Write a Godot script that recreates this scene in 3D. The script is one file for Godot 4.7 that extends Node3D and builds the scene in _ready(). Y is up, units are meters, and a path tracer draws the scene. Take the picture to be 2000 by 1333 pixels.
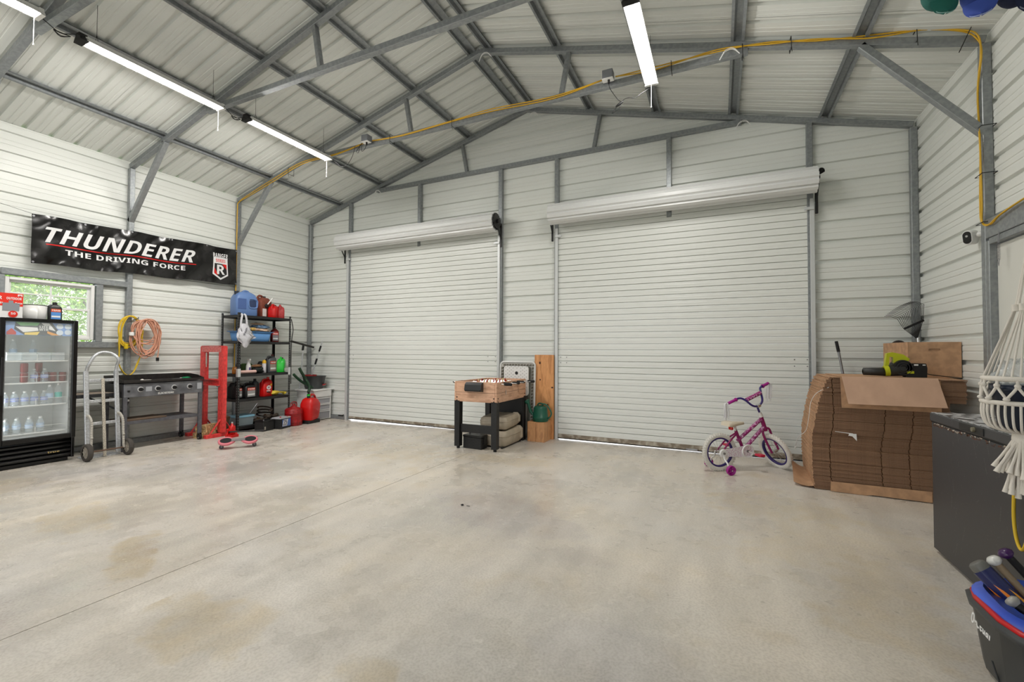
extends Node3D

const W := 9.37          # room width
const EV := 3.885        # roof sheet height at the eaves
const SL := 0.264        # roof slope
const ZF := 9.12         # front wall
const GP := 0.2325       # rib pitch of the siding
const GO := 0.049        # first rib
var M := {}
var taken := {}
var rng := RandomNumberGenerator.new()

# ---------------------------------------------------------------- naming and adding
func numbered(called: String) -> String:
	if not taken.has(called):
		taken[called] = 0
		return called
	taken[called] += 1
	return "%s_%03d" % [called, taken[called]]

func tag(o, label: String, category: String, group := ""):
	o.set_meta("label", label)
	o.set_meta("category", category)
	if group != "":
		o.set_meta("group", group)
	return o

func thing(called: String, label: String, category: String, at := Vector3.ZERO, turn := 0.0, group := "") -> Node3D:
	var o := Node3D.new()
	o.name = numbered(called)
	add_child(o)
	o.position = at
	o.rotation.y = turn
	tag(o, label, category, group)
	return o

func structure(called: String) -> Node3D:
	var o := Node3D.new()
	o.name = called
	o.set_meta("kind", "structure")
	add_child(o)
	return o

func inst(called: String, mesh: Mesh, m: Material, parent: Node, xf := Transform3D.IDENTITY) -> MeshInstance3D:
	var o := MeshInstance3D.new()
	o.name = called
	o.mesh = mesh
	o.material_override = m
	o.transform = xf
	parent.add_child(o, true)
	return o

func fin(st: SurfaceTool) -> ArrayMesh:
	st.generate_normals()
	return st.commit()

func part(called: String, st: SurfaceTool, m: Material, parent: Node, xf := Transform3D.IDENTITY) -> MeshInstance3D:
	return inst(called, fin(st), m, parent, xf)

func solo(called: String, st: SurfaceTool, m: Material, label: String, category: String, at := Vector3.ZERO, turn := 0.0, group := "") -> MeshInstance3D:
	var o := part(numbered(called), st, m, self)
	o.position = at
	o.rotation.y = turn
	tag(o, label, category, group)
	return o

func dup(root: Node3D, called: String, at: Vector3, turn := 0.0, label := "") -> Node3D:
	var r: Node3D = root.duplicate()
	r.name = numbered(called)
	add_child(r)
	r.position = at
	r.rotation = Vector3(0, turn, 0)
	if label != "":
		r.set_meta("label", label)
	return r

# ---------------------------------------------------------------- mesh helpers
func nb() -> SurfaceTool:
	var st := SurfaceTool.new()
	st.begin(Mesh.PRIMITIVE_TRIANGLES)
	st.set_smooth_group(-1)
	return st

func tri(st: SurfaceTool, a: Vector3, b: Vector3, c: Vector3, n: Vector3):
	if (b - a).cross(c - a).dot(n) > 0.0:
		st.add_vertex(a); st.add_vertex(c); st.add_vertex(b)
	else:
		st.add_vertex(a); st.add_vertex(b); st.add_vertex(c)

func quad(st: SurfaceTool, a: Vector3, b: Vector3, c: Vector3, d: Vector3, n: Vector3):
	tri(st, a, b, c, n)
	tri(st, a, c, d, n)

func box(st: SurfaceTool, c: Vector3, s: Vector3, bev := 0.0, bs := Basis.IDENTITY):
	st.set_smooth_group(-1)
	var h := s * 0.5
	var e: float = min(bev, min(h.x, min(h.y, h.z)) * 0.9)
	var ax := [Vector3.RIGHT, Vector3.UP, Vector3.BACK]
	for i in 3:
		var j := (i + 1) % 3
		var k := (i + 2) % 3
		for sg in [-1.0, 1.0]:
			var n: Vector3 = ax[i] * sg
			var o: Vector3 = n * h[i]
			var u: Vector3 = ax[j] * (h[j] - e)
			var v: Vector3 = ax[k] * (h[k] - e)
			quad(st, c + bs * (o - u - v), c + bs * (o + u - v), c + bs * (o + u + v), c + bs * (o - u + v), bs * n)
	if e <= 0.0:
		return
	for i in 3:
		var j := (i + 1) % 3
		var k := (i + 2) % 3
		for sj in [-1.0, 1.0]:
			for sk in [-1.0, 1.0]:
				var l: Vector3 = ax[i] * (h[i] - e)
				var p: Vector3 = ax[j] * sj * h[j] + ax[k] * sk * (h[k] - e)
				var q: Vector3 = ax[j] * sj * (h[j] - e) + ax[k] * sk * h[k]
				quad(st, c + bs * (p - l), c + bs * (p + l), c + bs * (q + l), c + bs * (q - l), bs * (ax[j] * sj + ax[k] * sk))
	for sx in [-1.0, 1.0]:
		for sy in [-1.0, 1.0]:
			for sz in [-1.0, 1.0]:
				var a := Vector3(sx * h.x, sy * (h.y - e), sz * (h.z - e))
				var b := Vector3(sx * (h.x - e), sy * h.y, sz * (h.z - e))
				var d := Vector3(sx * (h.x - e), sy * (h.y - e), sz * h.z)
				tri(st, c + bs * a, c + bs * b, c + bs * d, bs * Vector3(sx, sy, sz))

func bx(c: Vector3, s: Vector3, bev := 0.0, bs := Basis.IDENTITY) -> SurfaceTool:
	var st := nb()
	box(st, c, s, bev, bs)
	return st

# a bar of rectangular section between two points; w across, d along "up"
func bar(st: SurfaceTool, a: Vector3, b: Vector3, w: float, d: float, bev := 0.004, up := Vector3.UP):
	var y := (b - a).normalized()
	var u := up
	if absf(y.dot(u)) > 0.99:
		u = Vector3.BACK
	var x := y.cross(u).normalized()
	var z := x.cross(y)
	box(st, (a + b) * 0.5, Vector3(w, a.distance_to(b), d), bev, Basis(x, y, z))

func frame_for(y: Vector3) -> Basis:
	var u := Vector3.UP
	if absf(y.dot(u)) > 0.95:
		u = Vector3.BACK
	var x := y.cross(u).normalized()
	return Basis(x, y, x.cross(y))

func cyl(st: SurfaceTool, a: Vector3, b: Vector3, r0: float, r1 := -1.0, n := 14, caps := true):
	if r1 < 0.0:
		r1 = r0
	var y := (b - a).normalized()
	var f := frame_for(y)
	st.set_smooth_group(1)
	for i in n:
		var t0 := TAU * i / n
		var t1 := TAU * (i + 1) / n
		var d0 := f.x * cos(t0) + f.z * sin(t0)
		var d1 := f.x * cos(t1) + f.z * sin(t1)
		quad(st, a + d0 * r0, a + d1 * r0, b + d1 * r1, b + d0 * r1, d0 + d1)
	if caps:
		st.set_smooth_group(-1)
		for i in n:
			var t0 := TAU * i / n
			var t1 := TAU * (i + 1) / n
			var d0 := f.x * cos(t0) + f.z * sin(t0)
			var d1 := f.x * cos(t1) + f.z * sin(t1)
			if r0 > 0.0: tri(st, a, a + d0 * r0, a + d1 * r0, -y)
			if r1 > 0.0: tri(st, b, b + d0 * r1, b + d1 * r1, y)

func tube(st: SurfaceTool, pts: Array, r: float, n := 8, closed := false):
	var m := pts.size()
	var rings := []
	var f := Basis.IDENTITY
	var prev := Vector3.ZERO
	for i in m:
		var t: Vector3
		if closed:
			t = (pts[(i + 1) % m] - pts[(i + m - 1) % m]).normalized()
		else:
			t = (pts[min(i + 1, m - 1)] - pts[max(i - 1, 0)]).normalized()
		if i == 0:
			f = frame_for(t)
		else:
			var axis := prev.cross(t)
			if axis.length() > 1e-6:
				f = Basis(axis.normalized(), prev.angle_to(t)) * f
		prev = t
		var ring := []
		for k in n:
			var a := TAU * k / n
			ring.append(pts[i] + (f.x * cos(a) + f.z * sin(a)) * r)
		rings.append(ring)
	st.set_smooth_group(2)
	var last := m if closed else m - 1
	for i in last:
		var j := (i + 1) % m
		# best alignment when closing
		var off := 0
		if closed and j == 0:
			var best := 1e9
			for o in n:
				var dd: float = rings[i][0].distance_to(rings[0][o])
				if dd < best:
					best = dd
					off = o
		for k in n:
			var k2 := (k + 1) % n
			var cc: Vector3 = (rings[i][k] + rings[i][k2]) * 0.5 - pts[i]
			quad(st, rings[i][k], rings[i][k2], rings[j][(k2 + off) % n], rings[j][(k + off) % n], cc)
	if not closed:
		st.set_smooth_group(-1)
		var t0: Vector3 = (pts[0] - pts[1]).normalized()
		var t1: Vector3 = (pts[m - 1] - pts[m - 2]).normalized()
		for k in n:
			tri(st, pts[0], rings[0][k], rings[0][(k + 1) % n], t0)
			tri(st, pts[m - 1], rings[m - 1][k], rings[m - 1][(k + 1) % n], t1)

func smooth(pts: Array, per := 6, closed := false) -> Array:
	var out := []
	var m := pts.size()
	var segs := m if closed else m - 1
	for i in segs:
		var p0: Vector3 = pts[(i + m - 1) % m] if closed else pts[max(i - 1, 0)]
		var p1: Vector3 = pts[i]
		var p2: Vector3 = pts[(i + 1) % m]
		var p3: Vector3 = pts[(i + 2) % m] if closed else pts[min(i + 2, m - 1)]
		for k in per:
			out.append(p1.cubic_interpolate(p2, p0, p3, float(k) / per))
	if not closed:
		out.append(pts[m - 1])
	return out

# profile: array of Vector2(radius, height); sx/sz squash the round
func lathe(st: SurfaceTool, prof: Array, n := 20, at := Vector3.ZERO, sx := 1.0, sz := 1.0, bs := Basis.IDENTITY, sharp := false):
	st.set_smooth_group(-1 if sharp else 3)
	for i in prof.size() - 1:
		var p: Vector2 = prof[i]
		var q: Vector2 = prof[i + 1]
		var dn := Vector2(q.y - p.y, -(q.x - p.x))
		for k in n:
			var a := TAU * k / n
			var b := TAU * (k + 1) / n
			var ca := Vector3(cos(a) * sx, 0, sin(a) * sz)
			var cb := Vector3(cos(b) * sx, 0, sin(b) * sz)
			var nn := (ca + cb).normalized() * dn.x + Vector3.UP * dn.y
			var v0 := at + bs * (ca * p.x + Vector3.UP * p.y)
			var v1 := at + bs * (cb * p.x + Vector3.UP * p.y)
			var v2 := at + bs * (cb * q.x + Vector3.UP * q.y)
			var v3 := at + bs * (ca * q.x + Vector3.UP * q.y)
			if p.x < 1e-5:
				tri(st, v0, v2, v3, bs * nn)
			elif q.x < 1e-5:
				tri(st, v0, v1, v2, bs * nn)
			else:
				quad(st, v0, v1, v2, v3, bs * nn)

# polygon in local xy, extruded from z0 to z1
func prism(st: SurfaceTool, poly: Array, z0: float, z1: float, xf := Transform3D.IDENTITY, round_side := false):
	var pv := PackedVector2Array(poly)
	var ix := Geometry2D.triangulate_polygon(pv)
	st.set_smooth_group(-1)
	for i in range(0, ix.size(), 3):
		for zz in [z0, z1]:
			var n := Vector3(0, 0, 1 if zz == z1 else -1) * signf(z1 - z0)
			tri(st, xf * Vector3(pv[ix[i]].x, pv[ix[i]].y, zz), xf * Vector3(pv[ix[i + 1]].x, pv[ix[i + 1]].y, zz), xf * Vector3(pv[ix[i + 2]].x, pv[ix[i + 2]].y, zz), xf.basis * n)
	var cw := Geometry2D.is_polygon_clockwise(pv)
	if round_side:
		st.set_smooth_group(5)
	for i in pv.size():
		var p := pv[i]
		var q := pv[(i + 1) % pv.size()]
		var d := q - p
		var nn := Vector3(d.y, -d.x, 0)
		if cw: nn = -nn
		quad(st, xf * Vector3(p.x, p.y, z0), xf * Vector3(q.x, q.y, z0), xf * Vector3(q.x, q.y, z1), xf * Vector3(p.x, p.y, z1), xf.basis * nn)
	st.set_smooth_group(-1)

func rrect(w: float, h: float, r: float, n := 4, c := Vector2.ZERO) -> Array:
	var out := []
	for q in 4:
		var cc := Vector2((w * 0.5 - r) * (1 if q == 0 or q == 3 else -1), (h * 0.5 - r) * (1 if q < 2 else -1))
		for i in n + 1:
			var a := PI * 0.5 * (q + float(i) / n)
			out.append(c + cc + Vector2(cos(a), sin(a)) * r)
	return out

func ell(rx: float, ry: float, n := 20, c := Vector2.ZERO) -> Array:
	var out := []
	for i in n:
		out.append(c + Vector2(cos(TAU * i / n) * rx, sin(TAU * i / n) * ry))
	return out

func ball(st: SurfaceTool, c: Vector3, r: Vector3, nu := 14, nv := 8, bs := Basis.IDENTITY):
	var prof := []
	for i in nv + 1:
		var a := -PI / 2 + PI * i / nv
		prof.append(Vector2(max(cos(a), 0.0) if i > 0 and i < nv else 0.0, sin(a) * r.y))
	lathe(st, prof, nu, c, r.x, r.z, bs)

# lumpy blob (rags, gloves, plastic bags, crumpled things)
func blob(st: SurfaceTool, c: Vector3, r: Vector3, amp: float, sd: int, nu := 18, nv := 12, freq := 2.0):
	var fn := FastNoiseLite.new()
	fn.seed = sd
	fn.frequency = freq
	var g := []
	for j in nv + 1:
		var a := -PI / 2 + PI * j / nv
		var row := []
		for i in nu:
			var b := TAU * i / nu
			var d := Vector3(cos(a) * cos(b), sin(a), cos(a) * sin(b))
			row.append(c + d * r * (1.0 + amp * fn.get_noise_3dv(d)))
		g.append(row)
	st.set_smooth_group(4)
	for j in nv:
		for i in nu:
			var i2 := (i + 1) % nu
			quad(st, g[j][i], g[j][i2], g[j + 1][i2], g[j + 1][i], g[j][i] + g[j + 1][i2] - c * 2.0)

# stacked outlines (each an array of Vector3, same count), closed with end fans
func loft(st: SurfaceTool, rings: Array, caps := true, sg := 6):
	var n: int = rings[0].size()
	st.set_smooth_group(sg)
	for i in rings.size() - 1:
		var c := Vector3.ZERO
		for k in n:
			c += (rings[i][k] + rings[i + 1][k]) / (2.0 * n)
		for k in n:
			var k2 := (k + 1) % n
			quad(st, rings[i][k], rings[i][k2], rings[i + 1][k2], rings[i + 1][k], (rings[i][k] + rings[i + 1][k2]) * 0.5 - c)
	if caps:
		st.set_smooth_group(-1)
		for e in [0, rings.size() - 1]:
			var c := Vector3.ZERO
			for k in n:
				c += rings[e][k] / n
			var o := 1 if e == 0 else rings.size() - 2
			var d := Vector3.ZERO
			for k in n:
				d += rings[o][k] / n
			for k in n:
				tri(st, c, rings[e][k], rings[e][(k + 1) % n], c - d)

func ring2(poly: Array, y: float, at := Vector3.ZERO) -> Array:
	var out := []
	for p in poly:
		out.append(at + Vector3(p.x, y, p.y))
	return out

# lettering as flat raised shapes
func text(s: String, height: float, parent: Node, called: String, m: Material, xf: Transform3D, bold := true, depth := 0.002, width := 0.0, mono := false) -> MeshInstance3D:
	var f := SystemFont.new()
	f.font_names = PackedStringArray(["Droid Sans Mono" if mono else "Droid Sans"])
	f.font_weight = 700 if bold else 400
	var t := TextMesh.new()
	t.font = f
	t.text = s
	t.font_size = 32
	t.pixel_size = height / 23.0
	t.depth = depth
	t.curve_step = 3.0
	var o := inst(called, t, m, parent, xf)
	if width > 0.0:
		var a := t.get_aabb()
		if a.size.x > 0.0:
			o.transform.basis = o.transform.basis * Basis.from_scale(Vector3(width / a.size.x, 1, 1))
	return o

# ---------------------------------------------------------------- materials
func mat(c: Color, rough := 0.6, metal := 0.0) -> StandardMaterial3D:
	var m := StandardMaterial3D.new()
	m.albedo_color = c
	m.roughness = rough
	m.metallic = metal
	return m

func noise_tex(sd: int, freq: float, lo: Color, hi: Color, size := 512, kind := FastNoiseLite.TYPE_SIMPLEX_SMOOTH, oct := 4, offs := [0.25, 0.75]) -> NoiseTexture2D:
	var fn := FastNoiseLite.new()
	fn.seed = sd
	fn.noise_type = kind
	fn.frequency = freq
	fn.fractal_octaves = oct
	var t := NoiseTexture2D.new()
	t.width = size
	t.height = size
	t.seamless = true
	t.noise = fn
	var g := Gradient.new()
	g.offsets = PackedFloat32Array(offs)
	g.colors = PackedColorArray([lo, hi])
	t.color_ramp = g
	return t

func textured(m: StandardMaterial3D, t: Texture2D, scale: float) -> StandardMaterial3D:
	m.albedo_texture = t
	m.uv1_triplanar = true
	m.uv1_scale = Vector3.ONE * scale
	return m

func make_materials():
	M.wall = mat(Color(0.87, 0.88, 0.86), 0.33)
	M.roof = M.wall
	M.slat = mat(Color(0.87, 0.88, 0.86), 0.33)
	M.roll = mat(Color(0.86, 0.865, 0.86), 0.33)
	M.galv = textured(mat(Color(0.60, 0.615, 0.62), 0.4, 0.5), noise_tex(6, 0.05, Color(0.9, 0.905, 0.91), Color(1, 1, 1), 256, FastNoiseLite.TYPE_SIMPLEX_SMOOTH, 5), 1.6)
	M.guide = mat(Color(0.80, 0.81, 0.81), 0.4, 0.3)
	M.black = mat(Color(0.035, 0.035, 0.038), 0.45)
	M.blackgloss = mat(Color(0.03, 0.03, 0.032), 0.22)
	M.rubber = mat(Color(0.06, 0.06, 0.062), 0.8)
	M.white = mat(Color(0.9, 0.9, 0.89), 0.45)
	M.whiteplastic = mat(Color(0.86, 0.86, 0.85), 0.35)
	M.red = mat(Color(0.78, 0.06, 0.05), 0.35)
	M.bezel = mat(Color(0.8, 0.8, 0.8), 0.3, 0.3)
	M.chrome = mat(Color(0.8, 0.8, 0.8), 0.18, 1.0)
	M.steel = mat(Color(0.55, 0.55, 0.56), 0.4, 0.8)
	M.greymetal = textured(mat(Color(0.56, 0.56, 0.57), 0.45, 0.4), noise_tex(7, 0.03, Color(0.7, 0.7, 0.7), Color(1, 1, 1), 256), 3.0)
	M.yellow = mat(Color(0.86, 0.62, 0.05), 0.5)
	M.cord = mat(Color(0.02, 0.02, 0.02), 0.6)
	M.card = textured(mat(Color(0.76, 0.60, 0.46), 0.85), noise_tex(8, 0.02, Color(0.9, 0.9, 0.9), Color(1, 1, 1), 256), 2.0)

# ---------------------------------------------------------------- camera, sky, light
func setup_view():
	var cam = Camera3D.new()
	cam.name = "camera"
	add_child(cam)
	cam.fov = 74.885
	cam.near = 0.05
	cam.far = 400.0
	cam.transform = Transform3D(Basis(Vector3(0.90656489, 0.00477665, -0.42203943), Vector3(0.0057369, 0.99970413, 0.02363786), Vector3(0.42202747, -0.02385045, 0.90626926)).orthonormalized(), Vector3(7.383, 1.2859, 6.29))
	cam.current = true
	var we = WorldEnvironment.new()
	we.name = "environment"
	var env = Environment.new()
	env.background_mode = Environment.BG_SKY
	var sky = Sky.new()
	var sm = ProceduralSkyMaterial.new()
	sm.sky_top_color = Color(0.80, 0.82, 0.86)
	sm.sky_horizon_color = Color(0.90, 0.90, 0.90)
	sm.ground_bottom_color = Color(0.45, 0.45, 0.42)
	sm.ground_horizon_color = Color(0.8, 0.82, 0.82)
	sm.sky_energy_multiplier = 1.9
	sky.sky_material = sm
	env.sky = sky
	env.tonemap_mode = Environment.TONE_MAPPER_LINEAR
	env.tonemap_exposure = 1.0
	env.sdfgi_enabled = true
	env.ssao_enabled = true
	env.ssil_enabled = true
	we.environment = env
	add_child(we)
	var sun = DirectionalLight3D.new()
	sun.name = "sun"
	add_child(sun)
	sun.look_at_from_position(Vector3(3, 8, -4), Vector3.ZERO)
	sun.light_energy = 2.6
	sun.light_color = Color(1, 0.97, 0.92)
	sun.light_angular_distance = 2.0
	sun.shadow_enabled = true

const TUBE_LIGHT := 2.9

func shop_light(label: String, x: float, y: float, z0: float, z1: float, group: String, ptag := true):
	var t = thing("shop_light", label, "light", Vector3(x, y, (z0 + z1) * 0.5), 0.0, group)
	var L = absf(z0 - z1)
	# housing: white trapezoid reflector, open downwards
	var st = nb()
	var prof = [Vector2(-0.066, 0.0), Vector2(-0.04, 0.03), Vector2(-0.03, 0.055), Vector2(0.03, 0.055), Vector2(0.04, 0.03), Vector2(0.066, 0.0), Vector2(0.063, -0.001), Vector2(0.037, 0.027), Vector2(-0.037, 0.027), Vector2(-0.063, -0.001)]
	prism(st, prof, -L / 2, L / 2)
	part("housing", st, M.whiteplastic, t)
	for s in [-1.0, 1.0]:
		st = nb()
		cyl(st, Vector3(s * 0.036, 0.006, -L / 2 + 0.03), Vector3(s * 0.036, 0.006, L / 2 - 0.03), 0.0145, -1.0, 10)
		part("led_tube", st, M.glow, t)
		var al = AreaLight3D.new()
		al.name = "tube_glow"
		al.area_size = Vector2(0.026, L - 0.07)
		al.light_energy = TUBE_LIGHT
		al.light_color = Color(1.0, 0.985, 0.965)
		al.shadow_enabled = true
		al.area_range = 20.0
		al.area_attenuation = 2.0
		t.add_child(al, true)
		al.basis = Basis(Vector3.BACK, s * 0.46) * Basis(Vector3.RIGHT, -PI / 2)
		al.position = Vector3(s * 0.046, -0.0085, 0)
	for s in [-1.0, 1.0]:
		st = nb()
		prism(st, [Vector2(-0.068, -0.01), Vector2(0.068, -0.01), Vector2(0.05, 0.02), Vector2(0.034, 0.034), Vector2(0.034, 0.06), Vector2(-0.034, 0.06), Vector2(-0.034, 0.034), Vector2(-0.05, 0.02)], s * (L / 2 - 0.012), s * (L / 2 + (0.045 if s > 0 else 0.018)))
		part("end_cap", st, M.rubber if s > 0 else M.whiteplastic, t)
	# pull chain
	st = nb()
	tube(st, [Vector3(0.0, -0.004, -L / 2 + 0.03), Vector3(0.001, -0.1, -L / 2 + 0.03), Vector3(0, -0.25, -L / 2 + 0.03)], 0.0025, 5)
	ball(st, Vector3(0, -0.255, -L / 2 + 0.03), Vector3(0.006, 0.008, 0.006), 8, 5)
	part("pull_chain", st, M.white, t)
	# hanging wires up to the purlin or beam
	for s in [-1.0, 1.0]:
		st = nb()
		var zz: float = s * (L / 2 - 0.09)
		var top = EV + SL * minf(x, W - x) - 0.045 - y
		tube(st, [Vector3(-0.03, 0.05, zz), Vector3(0.0, 0.12, zz), Vector3(0.0, top, zz)], 0.0018, 5)
		tube(st, [Vector3(0.03, 0.05, zz), Vector3(0.0, 0.12, zz)], 0.0018, 5)
		part("hanging_wire", st, M.cord, t)
	return t

func lights():
	M.glow = mat(Color(1, 1, 1), 0.5)
	M.glow.emission_enabled = true
	M.glow.emission = Color(1.0, 0.985, 0.96)
	M.glow.emission_energy_multiplier = 6.0
	var g = "shop lights over the left bay"
	shop_light("lit twin tube shop light hanging close to the yellow cable beam, over the shelving", 2.3, 4.03, 2.86, 1.66, g)
	shop_light("lit twin tube shop light over the black griddle, middle of its row", 2.25, 4.03, 4.36, 3.15, g)
	shop_light("lit twin tube shop light over the glass door fridge, end of its row", 2.32, 4.03, 5.87, 4.67, g)
	g = ""
	shop_light("lit twin tube shop light hanging in front of the right roll-up door", 6.76, 4.07, 2.74, 1.55, g)

# ---------------------------------------------------------------- siding
# heights where a siding profile bends, with its depth (positive = away from the room)
func rib_profile(y0: float, y1: float) -> Array:
	var marks = []
	var k = int(floor((y0 - GO) / GP)) - 1
	while GO + k * GP < y1 + GP:
		var c = GO + k * GP
		for d in [[-0.028, 0.0], [-0.02, 0.029], [0.013, 0.029], [0.021, 0.0], [0.084, 0.0], [0.088, 0.0045], [0.098, 0.0045], [0.102, 0.0], [0.136, 0.0], [0.14, 0.0045], [0.15, 0.0045], [0.154, 0.0]]:
			marks.append(Vector2(c + d[0], d[1]))
		k += 1
	marks.sort_custom(func(a, b): return a.x < b.x)
	var out = []
	for i in marks.size() - 1:
		var a: Vector2 = marks[i]
		var b: Vector2 = marks[i + 1]
		if b.x <= y0 or a.x >= y1:
			continue
		if out.is_empty():
			out.append(Vector2(y0, lerpf(a.y, b.y, clampf((y0 - a.x) / (b.x - a.x), 0, 1))))
		if b.x >= y1:
			out.append(Vector2(y1, lerpf(a.y, b.y, (y1 - a.x) / (b.x - a.x))))
			break
		out.append(b)
	return out

# one sheet of siding: o + along*[u0..u1] at height y, out = away from room; u range may be cut by the gable
func siding(parent: Node, o: Vector3, along: Vector3, out: Vector3, u0: float, u1: float, y0: float, y1: float, gable := false):
	var pr = rib_profile(y0, y1)
	var st = nb()
	for lay in [0.0, 0.012]:
		for i in pr.size() - 1:
			var a: Vector2 = pr[i]
			var b: Vector2 = pr[i + 1]
			var la := u0; var ra = u1; var lb = u0; var rb = u1
			if gable:
				la = maxf(u0, (a.x - EV) / SL); lb = maxf(u0, (b.x - EV) / SL)
				ra = minf(u1, W - (a.x - EV) / SL); rb = minf(u1, W - (b.x - EV) / SL)
				if la >= ra:
					continue
				if lb > rb:
					lb = (la + ra) / 2; rb = lb
			var pa = o + Vector3.UP * a.x + out * (a.y + lay)
			var pb = o + Vector3.UP * b.x + out * (b.y + lay)
			var nrm = (out if lay > 0 else -out)
			quad(st, pa + along * la, pa + along * ra, pb + along * rb, pb + along * lb, nrm)
	part("wall_panel", st, M.wall, parent)

func panel_rows(top: float) -> Array:
	# sheets of four ribs each; the laps fall in the ribs
	var out = []
	var y = 0.0
	var nxt = GO + GP * 3 + 0.06
	while y < top:
		out.append(Vector2(y, minf(nxt, top)))
		y = nxt
		nxt += GP * 4
	return out

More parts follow.
